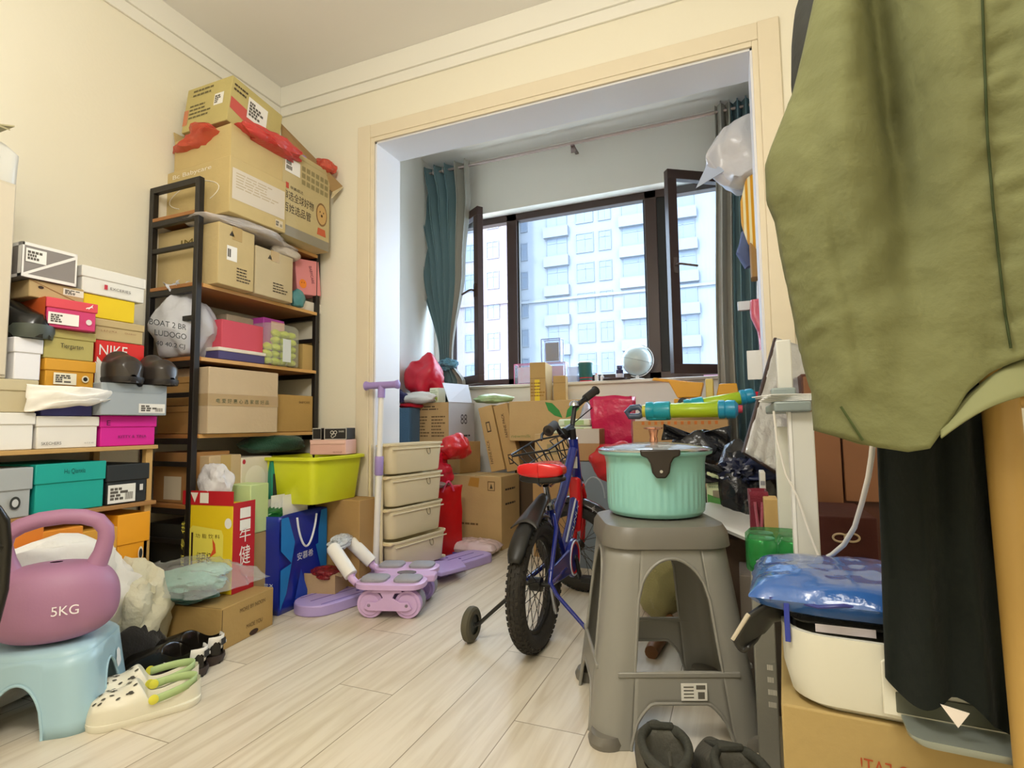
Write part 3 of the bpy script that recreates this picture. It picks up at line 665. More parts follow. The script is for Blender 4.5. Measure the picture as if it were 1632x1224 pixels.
MB().lathe([(.034, 0), (.034, .006), (.02, .007)], 24, M=Matrix.Translation((XS-.018, q2.y-.085, q1.z+.07)) @ Matrix.Rotation(PI/2, 4, 'Y')).build('grille', pla('A9A89A'), fh, world=True)
q3 = at(8, 222, x=XS-.05)
oc = carton('carton', 'small opened carton with a drooping kraft flap, above the cabinet at the left edge', 'box', (Vector((XS-.16, q2.y-.155, q1.z+.128)), 0, .12, .1, .05), card('BFB48A'), open_=[('R', -25, .09), ('F', 30, .05), ('B', 20, .05)])
# ================================================================== tall black shelf in the corner
XF_ = -2.01; YN = 1.528; YE = 2.235; XR0 = -2.315
bm = mat('1C1815', .45, kind='black_steel'); brd = mat('A8713C', .5, var=.22, vs_=7, kind='brown_board'); brd2 = mat('D6A765', .5, kind='board_edge')
sh = thing('storage_shelf', 'tall black metal shelf with brown boards in the corner', 'shelf', ((XF_+XR0)/2, (YN+YE)/2, 0))
zs = [1.683, 1.378, 1.072, .757, .477, .17]
for (x, y, lab) in ((XF_-.012, YN+.012, 0), (XR0+.012, YN+.012, 0), (XF_-.012, YE-.012, 0), (XR0+.012, YE-.012, 0)):
    MB().box(x-.0125, x+.0125, y-.0125, y+.0125, 0, 1.815 if y < 2 else 1.70).build('post', bm, sh, world=True, bevel=.002)
MB().box(XR0, XF_, YN, YN+.024, 1.795, 1.822).build('end_rail', bm, sh, world=True, bevel=.002)
for i, z in enumerate(zs):
    MB().box(XR0, XF_, YN, YE, z-.016, z).build('shelf_board', [brd], sh, world=True, bevel=.002)
    MB().box(XF_-.001, XF_+.002, YN+.03, YE-.02, z-.016, z-.001).build('board_edge', brd2, sh, world=True, smooth=0)
    for y in (YN, YE-.022): MB().box(XR0+.02, XF_-.02, y, y+.02, z-.04, z-.0165).build('end_rail', bm, sh, world=True, bevel=.002)
    if z < 1.6:
        zz = z+.15
        for y in (YN, YE-.02): MB().box(XR0+.02, XF_-.02, y+.002, y+.018, zz, zz+.02).build('end_rail', bm, sh, world=True, bevel=.002)
def kbox(name, label, F, c='C9AB7C', **k): return carton(name, label, k.pop('cat', 'box'), F, card(c), **k)
# ---- top: three cartons
A = kbox('carton', 'large kraft carton with a white printed word and clear tape, resting on the top board', fit(365, 325, 455, 246, 88, y=1.60, z0=zs[0]+.001, du=264, H=None), 'CDB67E', bev=.004)
print('A', A.dim, A.p)
L(A, 'L', 'Bc Babycare', .1, .82, .62, .10, 'EFE8D6'); P(A, 'F', rect(.04, .97, .25, .8), mat('D8CDBB', .25, coat=.4, kind='clear_wrap'), name='clear_wrap'); lines(A, 'F', .1, .85, .45, .75, 6, 'B9A98C'); 
tb = []
for k in range(25):
    a_ = k/24; tb.append((.45+.4*math.cos(a_*4.6-.6)*(.8+.2*math.sin(9*a_)), .45+.25*math.sin(a_*4.6-.6)))
m_ = MB(); MM = face_m(A.dim, 'L'); m_.tube([MM @ Vector((x*A.dim[1], y*A.dim[2], 0)) for x, y in tb], .0022, 4); m_.build('printed_outline', INK('EFE8D6'), A.t)
S(A, 'F', .8, .94, .06, .2, 'CDBFA2', 2, bars=True)
B = kbox('carton', 'open kraft carton stacked on the big one, stuffed with red plastic', (Vector((A.p.x-.012, A.p.y+.012, A.top+.002)), A.r, A.dim[0]*.93, A.dim[1]*.9, .145), 'CDB67E', open_=[('B', 75, .05)])
L(B, 'L', 'Babycare', .3, .68, .25, .12, 'EFE8D6')
rp_ = poly('E2604A', .6)
c_ = B.M @ Vector((B.dim[0]*.5, B.dim[1]*.5, .10))
bag('plastic_bag', 'red plastic bag bulging out of the upper carton, toward the left wall', 'plastic bag', (B.p.x-.21, B.p.y+.12, B.top-.02), (.19, .15, .075), rp_, 3, flat=-.6, amp=.45, crease=.16)
bag('plastic_bag', 'red plastic bag squeezed out under the topmost carton, above the kraft side', 'plastic bag', (B.p.x+.01, B.p.y+.22, B.top+.0), (.075, .19, .055), poly('E0504A', .7), 8, flat=-.5, amp=.5, crease=.18)
# topmost carton, tilted
pt = at(361, 183, y=1.66)
C = kbox('carton', 'topmost carton, kraft with red printed band and white label, tilted on the stack', fit(361, 188, 443, 113, 90, y=1.64, du=289, z0=B.top+.045), 'C7B878', tilt=(7, 'Y', 0))
print('C', C.dim)
P(C, 'F', [(.02, .3), (.02, .55), (.95, .4), (.95, .04)], mat('C7564C', .6, kind='ink')); S(C, 'F', .32, .7, .35, .82, 'EDEBE4', 5, seed=5, e=.002)
P(C, 'F', [(.58, .12), (.58, .3), (.86, .22), (.86, .03)], INK('4B4A48'), e=.0018); lines(C, 'F', .05, .3, .7, .9, 2, '4A3C28')
lines(C, 'L', .15, .6, .75, .95, 2, '6E6440'); lines(C, 'L', .12, .6, .25, .6, 4, '6E6440'); S(C, 'L', .66, .86, .42, .68, 'EDEBE4', 4); P(C, 'L', rect(0, .1, .15, .5), mat('C9805A', .6, kind='ink'))
# carton with the animal face
Dd = kbox('carton', 'kraft carton with two rows of black Chinese characters, right end of the top board', fit(449, 356, 524, 237, 90, x=XF_+.085, z0=zs[0]+.001, D=.34), 'C9B888', open_=[('B', 55, .10), ('F', 70, .02)])
print('D', Dd.dim, Dd.p)
L(Dd, 'F', '串选全球好物', .02, .43, .62, .11, '4A4238'); L(Dd, 'F', '百姓选品管', .02, .28, .56, .11, '4A4238')
P(Dd, 'F', rect(.06, .12, .56, .63), mat('C04A34', .6, kind='ink')); L(Dd, 'F', '华美顺达', .15, .57, .26, .04, '4A4238')
P(Dd, 'F', rect(0, 1, 0, .12), mat('8E8878', .5, kind='ink'), name='printed_band')
S(Dd, 'F', .04, .34, .76, .93, 'EDEBE4', 2, seed=3, e=.002)
P(Dd, 'F', ell(.82, .44, .125, .15), mat('8A6A44', .7, kind='ink'), name='printed_animal_face'); P(Dd, 'F', ell(.82, .44, .105, .125), mat('C9A468', .7, kind='ink'), name='printed_animal_face', e=.0016)
for dx in (-.04, .04): P(Dd, 'F', ell(.82+dx, .47, .010, .012, 8), INK('2A221A'), name='printed_animal_face', e=.002)
P(Dd, 'F', ell(.82, .425, .022, .018, 10), INK('4A3020'), name='printed_animal_face', e=.002); P(Dd, 'F', [(.74, .26), (.9, .26), (.92, .17), (.72, .17)], mat('C8603C', .7, kind='ink'), name='printed_animal_face')
for i in range(3):
    for j in range(6): P(Dd, 'F', rect(.38+.1*j, .455+.1*j, .70+.085*i, .76+.085*i), INK('93875E'), name='printed_icon')
iv = XF[Dd.t.name].inverted()
q4 = [iv @ at(447, 196, y=2.0), iv @ at(546, 297, y=2.235), iv @ at(530, 306, y=2.225), iv @ at(450, 238, y=1.985)]
MB().add(q4, [(0, 1, 2, 3)]).build('flap', card('A98A5C'), Dd.t, solid=.005, smooth=0)
q4 = [iv @ at(530, 306, y=2.225), iv @ at(547, 298, y=2.235), iv @ at(528, 316, y=2.20)]
MB().add(q4, [(0, 1, 2)]).build('flap', card('D8C8A0'), Dd.t, solid=.004, smooth=0)
q = at(478, 256, y=2.06); bag('plastic_bag', 'purple plastic bag poking out of the carton with Chinese characters', 'plastic bag', (q.x-.02, q.y+.03, q.z-.01), (.055, .075, .05), poly('8A6CCB', .85), 5, flat=-.9, crease=.14, amp=.4)
q = at(519, 266, y=2.18); bag('plastic_bag', 'red plastic bag at the right end above the top carton, near the corner', 'plastic bag', (q.x-.01, q.y-.0, q.z), (.06, .055, .05), rp_, 12, flat=-.9, crease=.16, amp=.4)
# wooden peg block between frame and carton
# ---- second board
z = zs[1]+.001
E1 = kbox('carton', 'kraft carton with dark arrow marks and a white tag, left on the second board', fit(346, 470, 404, 352, 90, x=XF_+.05, z0=z, du=246), 'CDB784', tape='FV')
print('E1', E1.dim); S(E1, 'F', .22, .5, .42, .66, 'F1EFE8', 1); lines(E1, 'F', .5, .9, .1, .35, 5); P(E1, 'F', [(.28, .83), (.42, .83), (.35, .92)], INK()); L(E1, 'L', 'IME', .42, .68, .3, .12, '6B5A10'); 
E2 = kbox('carton', 'kraft carton with small printed arrows, right of the tagged carton on the second board', fit(406, 480, 466, 390, 90, x=XF_+.045, z0=z, D=.28), 'CDBD98', tape='FV')
lines(E2, 'F', .45, .85, .12, .35, 4); P(E2, 'F', [(.3, .8), (.42, .8), (.36, .9)], INK())
wf_ = poly('E9E4E2', .62); 
bag('plastic_sheet', 'thin white plastic sheeting crumpled on top of the kraft cartons of the second board', 'plastic bag', (E1.p.x-.10, E1.p.y+.20, E1.top+.022), (.14, .27, .035), wf_, 21, flat=-.5, amp=.3)
bag('plastic_bag', 'small clear plastic bag lying on the right kraft carton of the second board', 'plastic bag', (E2.p.x-.05, E2.p.y+.22, E2.top+.028), (.05, .09, .035), poly('EFE6DA', .7), 23, flat=-.6)
y_ = at(470, 450, x=XF_).y
G1 = carton('paper_bag', 'pink printed bag with an orange face, right end of the second board', 'bag', fit(474, 480, 512, 412, 80, x=XF_-.02, z0=z+.075, D=.11), pap('E08E92'), tilt=(-6, 'Y', 0)); 
L(G1, 'F', 'BABYCARE', .55, .82, .5, .09, '6A2A44', rot=-1.45); P(G1, 'F', ell(.25, .3, .15, .13), INK('F08A2C'), name='printed_face'); 
for dx in (-.05, .05): P(G1, 'F', ell(.25+dx, .33, .015, .02, 8), INK('8A3A10'), name='printed_face', e=.002)
G2 = carton('paper_box', 'flat white box lying under the pink bag on the second board', 'box', fit(462, 500, 514, 472, 90, x=XF_-.015, z0=z, D=.2), pap('E2DDD2')); 
bag('plastic_bag', 'teal tinted plastic bag wedged beside the white box on the second board', 'plastic bag', (XF_-.0, at(474, 480, x=XF_).y, z+.04), (.03, .045, .05), poly('5A9AA0', .85), 31)
# ---- third board
z = zs[2]+.001
q = at(300, 530, x=XF_-.03)
bag('plastic_bag', 'white plastic carrier bag with black brush lettering on the third board', 'plastic bag', (XF_-.150, q.y+.075, z+.14), (.115, .135, .18), mat('D2D4DC', .35, bump=.5, bs=18, film=.86, kind='film'), 41, amp=.3, pw=.9, taper=.55, crease=.1, knot=(XF_-.14, q.y+.03, z+.27, .05, .09))
tt = [o for o in col.objects if o.name.startswith('bag_body')][-1].parent
for k, (s_, du, dv, wd_) in enumerate((('BOAT 2 BR', 262, 505, .15), ('LUDOGO', 268, 523, .13), ('40 40.2 CJ', 272, 541, .12))):
    me = text_mesh(s_, wd_, .022); o = bpy.data.objects.new('lettering', me); col.objects.link(o); me.materials.clear(); me.materials.append(INK('20232A'))
    g_ = at(du, dv, x=XF_+.045); me.transform(XF[tt.name].inverted() @ Matrix.Translation((XF_-.030-.008*abs(k-1), g_.y-.0+.0, g_.z-.02)) @ Matrix(((0, 0, 1, 0), (1, 0, 0, 0), (0, 1, 0, 0), (0, 0, 0, 1)))); o.parent = tt
H1 = carton('storage_box', 'flat indigo box with a white lid on the third board', 'box', fit(348, 583, 424, 552, 90, x=XF_-.0, z0=z, D=.25), pap('4B4478'), lid=.3, lm=pap('E6DFD2'))
H2 = carton('storage_box', 'pink-red box standing on the indigo box, third board', 'box', fit(353, 550, 419, 508, 90, x=XF_-.02, z0=H1.top+.001, D=.22), pap('D24F63'))
H3 = kbox('carton', 'grey-beige carton behind the pink-red box, third board', (Vector((XF_-.10, H2.p.y+.09, H2.top+.001)), PI/2, .2, .12, .045), 'B0A58E')
H4 = carton('gift_box', 'purple box with a peach panel behind the bag of green snacks', 'box', fit(419, 560, 452, 505, 90, x=XF_-.035, z0=z, D=.2), pap('A93DA0'))
P(H4, 'F', rect(.35, 1, .1, .95), pap('D7A7A0')); P(H4, 'F', ell(.5, .28, .1, .12), INK('8A5A3A'))
H5 = kbox('carton', 'small open kraft carton at the right end of the third board', fit(482, 588, 505, 548, 90, x=XF_-.02, z0=z, D=.2), 'C7A869', open_=[('R', 60, .05)])
# tub of individually wrapped snacks
q = at(450, 585, x=XF_+.0)
jt = thing('snack_tub', 'clear tub filled with yellow-green wrapped snacks on the third board', 'tub', (XF_-.02, q.y, z))
MB().loft([(0, 0, 0, .13, .19, .03), (0, 0, .005, .14, .2, .03), (0, 0, .185, .14, .20, .03), (0, 0, .2, .12, .18, .03)], M=Matrix.Translation((XF_-.05, q.y, z))).build('tub_body', mat('F0F2E8', .12, film=.22, kind='film'), jt, world=True)
MB().box(XF_+.021, XF_+.0225, q.y-.02, q.y+.03, z+.02, z+.13).build('paper_label', pap('DDE6EA'), jt, world=True)
ym = mat('C4D42A', .3, bump=.4, bs=50, kind='wrapper'); rg = random.Random(3); sn = None; k = 0
for yy in range(4):
    for zz in range(5):
        for xx in range(2):
            if yy in (0,) and zz >= 3: continue
            pos = (XF_-.024-.052*xx+rg.uniform(-.004, .004), q.y-.072+.048*yy, z+.022+.034*zz)
            if sn is None: sn = blob((0, 0, 0), (.029, .025, .019), 2, sub=2, flat=None).build('wrapped_snack', ym, None); tag(sn, 'yellow-green wrapped snack inside the clear tub', 'snack', 'wrapped snacks in the clear tub'); o = sn
            else: o = sn.copy(); col.objects.link(o)
            o.location = pos; o.rotation_euler = (rg.uniform(-.4, .4), rg.uniform(-.4, .4), rg.uniform(0, 3))
# ---- fourth board
z = zs[3]+.001
K1 = kbox('carton', 'big pale kraft carton sealed with printed tape on the fourth board', fit(330, 694, 442, 584, 88, y=1.566, z0=z, D=.33), 'CDB795')
P(K1, 'F', rect(0, 1, .42, .60), mat('B79D74', .25, coat=.5, kind='tape'), name='packing_tape'); L(K1, 'F', '电 爱 好 惠 心 选 家 居 好 品', .1, .46, .75, .07, '4A5A3C', e=.002)
P(K1, 'L', rect(.6, 1, .42, .6), mat('B79D74', .25, coat=.5, kind='tape'), name='packing_tape')
K2 = kbox('carton', 'kraft carton with a tiny print, beside the big taped carton', fit(439, 692, 498, 628, 90, x=XF_-.01, z0=z, D=.26), 'C29E5C'); L(K2, 'F', 'BABYCARE', .6, .78, .3, .06, '5A431E')
K3 = carton('carton', 'brown lidded box on the fourth board, seen through the shelf end', 'box', (Vector((XR0+.04, YN+.035, z)), 0, .225, .20, .115), card('B98E50'), lid=.22)
K4 = carton('carton', 'brown lidded box stacked on its twin, just under the third board', 'box', (Vector((XR0+.04, YN+.035, K3.top+.002)), 0, .225, .20, .12), card('BE9354'), lid=.22)
# ---- fifth board
z = zs[4]+.001
M1 = kbox('carton', 'brown carton with a white slip, low board of the black shelf', (Vector((XR0+.045, YN+.03, z)), 0, .235, .17, .205), 'A97C46'); S(M1, 'F', .28, .72, .06, .52, 'CFC3A8', 0)
M2 = kbox('carton', 'kraft carton with brown packing tape on the low board of the black shelf', fit(332, 800, 383, 727, 90, x=XF_+.03, z0=z, D=.22), 'C9B088', tape='V')
M3 = carton('appliance_box', 'white box with a round printed plate, on the low board', 'box', fit(384, 790, 432, 730, 90, x=XF_+.035, z0=z, D=.25), pap('DCD3C0')); P(M3, 'F', ell(.45, .45, .34, .34), pap('E8E2D6')); P(M3, 'F', ell(.07, .9, .05, .06), INK('B22A3A'))
q = at(410, 725, x=XF_-.06)
bag('garment_bag', 'dark green cloth bag lying on the boxes under the fourth board', 'bag', (XF_-.06, 2.0, M3.top+.052), (.10, .19, .055), fab('1F4A36'), 52, flat=-.7)
q = at(440, 790, x=XF_+.10)
N1 = carton('folder_box', 'teal folder box standing between the white box and the yellow-green tub', 'box', fit(432, 800, 455, 735, 70, x=XF_+.07, z0=z-.04, D=.05), pap('1F8C72')); P(N1, 'F', rect(.1, .6, .1, .7), INK('202A26'))
# ---- under the shelf
bb = carton('storage_bin', 'dark grey bin on the floor under the black shelf', 'bin', (Vector((XR0+.03, YN+.03, zs[5]+.001)), 0, .26, .3, .22), pla('2B2B28'))
# ================================================================== foreground left
def arch_shell(t, name, m, base, top, r, H, z0=0, front=None, side=None, prof=None, solid=.004, lip=None):
    """tapered stool shell with rounded corners; front/side = (half width of the opening in t, z of its sill, spring, rise, foot opening (spring, rise) )"""
    def wd(z):
        k = z/H; k = prof(k) if prof else k
        return base[0]+(top[0]-base[0])*k, base[1]+(top[1]-base[1])*k
    def pos(k, q, z, off=0):
        w_, d_ = wd(z); w_ += off*2; d_ += off*2; hx, hy = w_/2-r, d_/2-r
        # side k: 0 front(-y, going +x) 1 right 2 back 3 left ; q in [0,1] straight, (1,2] corner arc
        c = [((-hx, -hy-r), (hx, -hy-r)), ((hx+r, -hy), (hx+r, hy)), ((hx, hy+r), (-hx, hy+r)), ((-hx-r, hy), (-hx-r, -hy))][k]
        if q <= 1: x = c[0][0]+(c[1][0]-c[0][0])*q; y = c[0][1]+(c[1][1]-c[0][1])*q
        else:
            cc = [(hx, -hy), (hx, hy), (-hx, hy), (-hx, -hy)][k]; a = -PI/2+k*PI/2+(q-1)*PI/2
            x = cc[0]+r*math.cos(a); y = cc[1]+r*math.sin(a)
        return Vector((x, y, z))
    mb = MB(); ns = 7; rims = []
    for k in range(4):
        sp = front if k % 2 == 0 else side
        hw, zs_, spr, rise, fspr, frise = sp
        cols = []
        for i in range(5): cols.append(((.5-hw)*i/4, [(0, .02), (.02, zs_), (zs_, H)]))
        n = 22
        for i in range(n+1):
            q = .5-hw+2*hw*i/n; e = max(0, 1-((q-.5)/hw)**2)**.5
            cols.append((q, [(fspr+frise*min(1, e*1.25), zs_), (spr+rise*e, H)] if zs_ > fspr else [(spr+rise*e, H)]))
        for i in range(5): cols.append((.5+hw+(.5-hw)*i/4, [(0, .02), (.02, zs_), (zs_, H)]))
        for i in range(1, 9): cols.append((1+i/8, [(0, .02), (.02, zs_), (zs_, H)]))
        if zs_ <= fspr: cols = [(q, [(0, H)]) if len(s_) == 3 else (q, s_) for q, s_ in cols]
        for (qa, sa), (qb, sb) in zip(cols[:-1], cols[1:]):
            if len(sa) != len(sb): continue
            for (a0, a1), (b0, b1) in zip(sa, sb):
                V = []; 
                for j in range(ns): V += [pos(k, qa, a0+(a1-a0)*j/(ns-1)), pos(k, qb, b0+(b1-b0)*j/(ns-1))]
                mb.add(V, [(2*j, 2*j+1, 2*j+3, 2*j+2) for j in range(ns-1)])
        ring = []
        if zs_ > fspr:
            for i in range(n+1): q = .5-hw+2*hw*i/n; e = max(0, 1-((q-.5)/hw)**2)**.5; ring.append(pos(k, q, spr+rise*e, .001))
            for i in range(7): ring.append(pos(k, .5+hw, spr+(zs_-spr)*(i+1)/7, .001))
            for i in range(1, 8): ring.append(pos(k, .5+hw-2*hw*i/8, zs_, .001))
            for i in range(6): ring.append(pos(k, .5-hw, zs_+(spr-zs_)*i/6, .001))
            rims.append((ring, True))
        fr_ = [pos(k, .5-hw, fspr*i/4, .001) for i in range(4)]
        f0 = fspr if zs_ > fspr else spr; f1 = frise if zs_ > fspr else rise; kk = 1.25 if zs_ > fspr else 1
        if zs_ <= fspr: fr_ = [pos(k, .5-hw, spr*i/4, .001) for i in range(4)]
        fr_ += [pos(k, .5-hw+2*hw*i/n, f0+f1*min(1, kk*max(0, 1-((i/n-.5)*2)**2)**.5), .001) for i in range(n+1)]
        fr_ += [pos(k, .5+hw, f0*(3-i)/4, .001) for i in range(4)]
        rims.append((fr_, False))
    o = mb.build(name, m, t, smooth=50, solid=solid, merge=True)
    if lip:
        for ring, cl in rims: MB().tube(ring, lip, 8, closed=cl).build('opening_lip', m, t)
    return o
# ---- pale blue step stool with the kettlebell
t = thing('step_stool', 'pale blue plastic step stool under the purple kettlebell', 'stool', (-1.80, .945, 0), math.radians(39))
bl = mat('A9CBD8', .32, kind='plastic')
arch_shell(t, 'stool_body', bl, (.345, .30), (.30, .25), .06, .19, front=(.30, 0, .02, .115, .02, .1), side=(.30, 0, .02, .115, .02, .1), prof=lambda k: k**.85, lip=.004)
MB().loft([(0, 0, .185, .303, .253, .065), (0, 0, .197, .298, .248, .065), (0, 0, .207, .28, .23, .065), (0, 0, .210, .25, .2, .065)], nc=8).build('seat', bl, t)
o = MB().prism([(x*.018, y*.026) for x, y in ((-.6, -1), (.2, -.9), (.8, -.6), (.7, 0), (.9, .5), (.4, .9), (-.2, .8), (-.4, .2), (-.8, -.2))], .001, M=Matrix.Translation((.164, .04, .12)) @ Matrix.Rotation(math.radians(82), 4, 'Y') @ Matrix.Rotation(PI/2, 4, 'Z')).build('printed_cloud', pap('F0F2F2'), t, smooth=0)
pu = mat('A87898', .5, bump=.03, bs=200, kind='soft_vinyl')
kx, ky, kz = -1.745, .935, .2115
t = thing('kettlebell', 'purple soft kettlebell marked 5KG on the pale blue stool', 'kettlebell', (kx, ky, kz), math.radians(48))
mb = MB()
def kb(i, j):
    a = 2*PI*i; b_ = PI*(j*.985+.0075)-PI/2; cb, sb_ = math.cos(b_), math.sin(b_)
    cb = abs(cb)**.62
    return (.148*cb*math.cos(a), .098*cb*math.sin(a), .098+.098*math.copysign(abs(sb_)**.85, sb_)*(1.12 if sb_ > 0 else .98))
mb.grid(kb, 48, 30, cu=True); mb.build('bell_body', pu, t, smooth=80)
hp = [(-.085, .165), (-.098, .19), (-.108, .225), (-.115, .262), (-.108, .292), (-.08, .312), (-.04, .325), (.01, .330), (.055, .326), (.09, .312), (.108, .288), (.11, .262), (.103, .225), (.09, .19), (.078, .165)]
MB().tube([(x, 0, z) for x, z in hp], [.034, .026, .022, .0205, .021, .021, .021, .021, .021, .021, .0205, .0205, .022, .026, .034], 16).build('handle', pu, t, smooth=80)
me = text_mesh('5KG', .058, .024); o = bpy.data.objects.new('lettering', me); col.objects.link(o); me.materials.clear(); me.materials.append(pap('F4EEF0')); 
M = Matrix.Rotation(math.radians(-3), 4, 'Y')
for v in me.vertices: x, z = v.co.x-.0-.012, v.co.y+.088; v.co = (x, -.0985*(max(0, 1-(abs(x)/.148)**(1/.62*2)))**.31-.0012, z)
o.parent = t; o.location = (.03, -.001, 0)
# ---- clogs and trainers on the floor
cw = mat('E9E4CF', .5, kind='foam'); cg = mat('B3CB8B', .5, kind='foam')
for i, (x, y, lab) in enumerate(((-1.535, 1.055, 'cream clog with vent holes and green strap, the nearer of the pair on the floor'), (-1.622, 1.115, 'cream clog with vent holes, the farther of the pair, against the black trainers'))):
    M = Matrix.Translation((x, y, 0)) @ Matrix.Rotation(math.radians(150), 4, 'Z') @ Matrix.Diagonal((1, 1, 1.05, 1))
    make_clog('clog', lab, M, .265, .108, cw, cw, strap=cg, holes=26, hm=INK('4A463C'), rivet=pla('E2DC4A'))
bk2 = mat('1B1712', .25, kind='leather'); bs_ = mat('3A2E2A', .6, kind='rubber')
for i, (x, y, lab) in enumerate(((-1.715, 1.235, 'black trainer with a white heel tab, nearer one by the kraft shoe box'), (-1.75, 1.325, 'black trainer with a white heel tab, farther one touching the kraft shoe box'))):
    M = Matrix.Translation((x, y, 0)) @ Matrix.Rotation(math.radians(108), 4, 'Z') @ Matrix.Diagonal((1, 1, 1.15, 1))
    t = low_shoe('trainer', lab, M, .27, .095, bk2, bs_, ht=.082)
    mb = MB(); mb.grid(lambda i, j: ((i-.5)*.062, -.137+.030*(2*i-1)**2-.008*0+.006*(1-j), .040+.038*j), 9, 4); mb.build('heel_tab', pap('ECE9E2'), t, solid=.003)
    MB().box(-.012, .012, -.1395, -.1385, .052, .070).build('printed_leaf', INK('2A2A2A'), t, smooth=0)
    for s_ in (-1, 1): MB().box(s_*.047-.001, s_*.047+.001, -.12, -.03, .042, .05, M=Matrix.Rotation(math.radians(0), 4, 'X')).build('side_stripe', pap('ECE9E2'), t, smooth=0)
# ---- kraft shoe box with the bag of mint clothes
KB = carton('shoe_box', 'kraft shoe box on the floor carrying a bag of mint clothes', 'shoe box', fit(216, 1024, 349, 960, 7.7, z=0, W=.376, D=.268, H=.145), card('BB9A5C'), lid=.0)
L(KB, 'R', 'MORE BY NOON', .32, .72, .5, .1, '6A5228'); L(KB, 'R', 'MADE YOU', .45, .25, .32, .1, '6A5228'); P(KB, 'R', ell(.6, .08, .09, .07), INK('3A2414'), name='finger_hole')
P(KB, 'T', rect(.0, .985, .0, .012), INK('6E5428'), name='lid_edge'); P(KB, 'R', rect(.0, .012, .0, .97), INK('5E4620'), name='lid_edge')
cx, cy = -1.93, 1.50
t = thing('clothes_bag', 'clear zip bag of folded mint and dark green clothes on the kraft shoe box', 'bag of clothes', (cx, cy, KB.top))
for nm, c_, s_, mm, sd in (('dark_clothes', (cx-.0, cy-.06, KB.top+.033), (.17, .10, .036), fab('2F5348'), 61), ('mint_clothes', (cx+.03, cy-.045, KB.top+.075), (.145, .10, .045), fab('8FC0B2'), 62), ('mint_clothes', (cx+.06, cy+.0, KB.top+.10), (.10, .075, .03), fab('A9D2C6'), 63)):
    blob(c_, s_, sd, amp=.25, flat=-.7, crease=.12).build(nm, mm, t, smooth=60, world=True)
mb = MB()
def shf(i, j):
    x, y = 2*i-1, 2*j-1; k = (1-x**4)*(1-y**4); n = noise.noise(Vector((x*3, y*3, 5)))+.5*noise.noise(Vector((x*8, y*8, 1)))
    return (cx+.02+x*.235+.02*n, cy-.03+y*.15+.015*n, KB.top+.055+k*.085+.022*n*k+.012*x*x*x)
mb.grid(shf, 40, 30); mb.build('clear_film', mat('F1F4F3', .1, bump=.6, bs=25, film=.22, kind='film'), t, smooth=70, world=True)
# ---- white cloths and netting heaped behind the stool
bag('cloth_bundle', 'heap of white cloth on the floor behind the blue stool, under the orange shoe boxes', 'cloth', (-1.925, 1.00, .24), (.065, .30, .22), mat('EDEAE2', .85, bump=.3, bs=20, kind='cloth'), 71, flat=-1.1, amp=.3, crease=.14)
bag('cloth_bundle', 'pale yellowish net fabric spilling beside the kraft shoe box', 'cloth', (-1.93, 1.29, .16), (.10, .10, .17), mat('DAD6BC', .8, bump=.5, bs=35, kind='cloth', film=.9), 73, flat=-.94, amp=.4, crease=.16)
bag('bag', 'black cloth bag on the floor between the blue stool and the kraft shoe box', 'bag', (-1.86, 1.24, .06), (.05, .09, .08), fab('1F1C18'), 75, flat=-.75)
ch = thing('chair_frame', 'curved black chair frame at the left edge, beside the kettlebell', 'chair frame', (-1.62, .60, 0))
q = [at(-12, 1000, x=-1.62), at(4, 940, x=-1.62), at(9, 870, x=-1.62), at(6, 830, x=-1.62), at(-6, 812, x=-1.62), at(-40, 806, x=-1.62)]
pts = [(q[0].x, q[0].y, 0), (q[0].x, q[0].y, .1)]+[tuple(p) for p in q]
MB().tube(pts, .012, 12).build('frame_tube', mat('1E1C16', .3, kind='black_metal'), ch, world=True)
MB().tube([(q[2].x, q[2].y, q[2].z), (q[2].x, q[2].y-.3, q[2].z+.0)], .009, 10).build('cross_tube', mat('1E1C16', .3, kind='black_metal'), ch, world=True)
MB().tube([(q[0].x, q[5].y-.25, 0), (q[0].x, q[5].y-.25, q[5].z), tuple(q[5])], .012, 12).build('frame_tube', mat('1E1C16', .3, kind='black_metal'), ch, world=True)
# ---- red and yellow carton with a plastic bag on top
RY = carton('snack_carton', 'red and yellow printed drink carton behind the kraft shoe box', 'box', fit(292, 930, 362, 808, 6, y=1.535, z0=KB.top+.001, D_=None) if False else (Vector((at(292, 900, y=1.53).x, 1.53, KB.top+.001)), math.radians(6), at(361, 900, y=1.53).x-at(292, 900, y=1.53).x, .115, .334), pap('E3C512'))
print('RY', RY.dim)
P(RY, 'R', rect(0, 1, 0, 1), pap('B81420'), lab='red carton side'); L(RY, 'R', '健', .3, .30, .5, .22, 'F2EEE6', e=.002); L(RY, 'R', '牛', .3, .56, .5, .16, 'F2EEE6', e=.002)
for v0 in (.7, .84): P(RY, 'R', rect(.3, .78, v0, v0+.12), pap('EFEDE6'), e=.002)
L(RY, 'F', '红 牛', .3, .3, .3, .1, '5A3A10'); P(RY, 'F', [(.12, .2), (.12, .72), (.18, .76), (.78, .72), (.82, .66), (.82, .2)], pap('E9DC58')); L(RY, 'F', '红豆杞', .28, .34, .3, .12, '4A3210', e=.002); L(RY, 'F', '功 能 饮 料', .25, .62, .5, .05, '6A5A10', e=.002)
P(RY, 'F', [(.55, .4), (.68, .46), (.66, .56), (.6, .62), (.62, .5)], INK('D8501E'), e=.002); P(RY, 'F', rect(0, .1, .0, 1), INK('4A4210')); L(RY, 'F', '电 商 专 供', .025, .1, .7, .055, 'E9DC58', rot=PI/2, e=.002)
P(RY, 'F', ell(.91, .8, .07, .06), pap('E9E9E4')); P(RY, 'F', rect(.16, .2, .2, .68), INK('3A2410'), e=.002)
fl = MB(); W_, D_, H_ = RY.dim
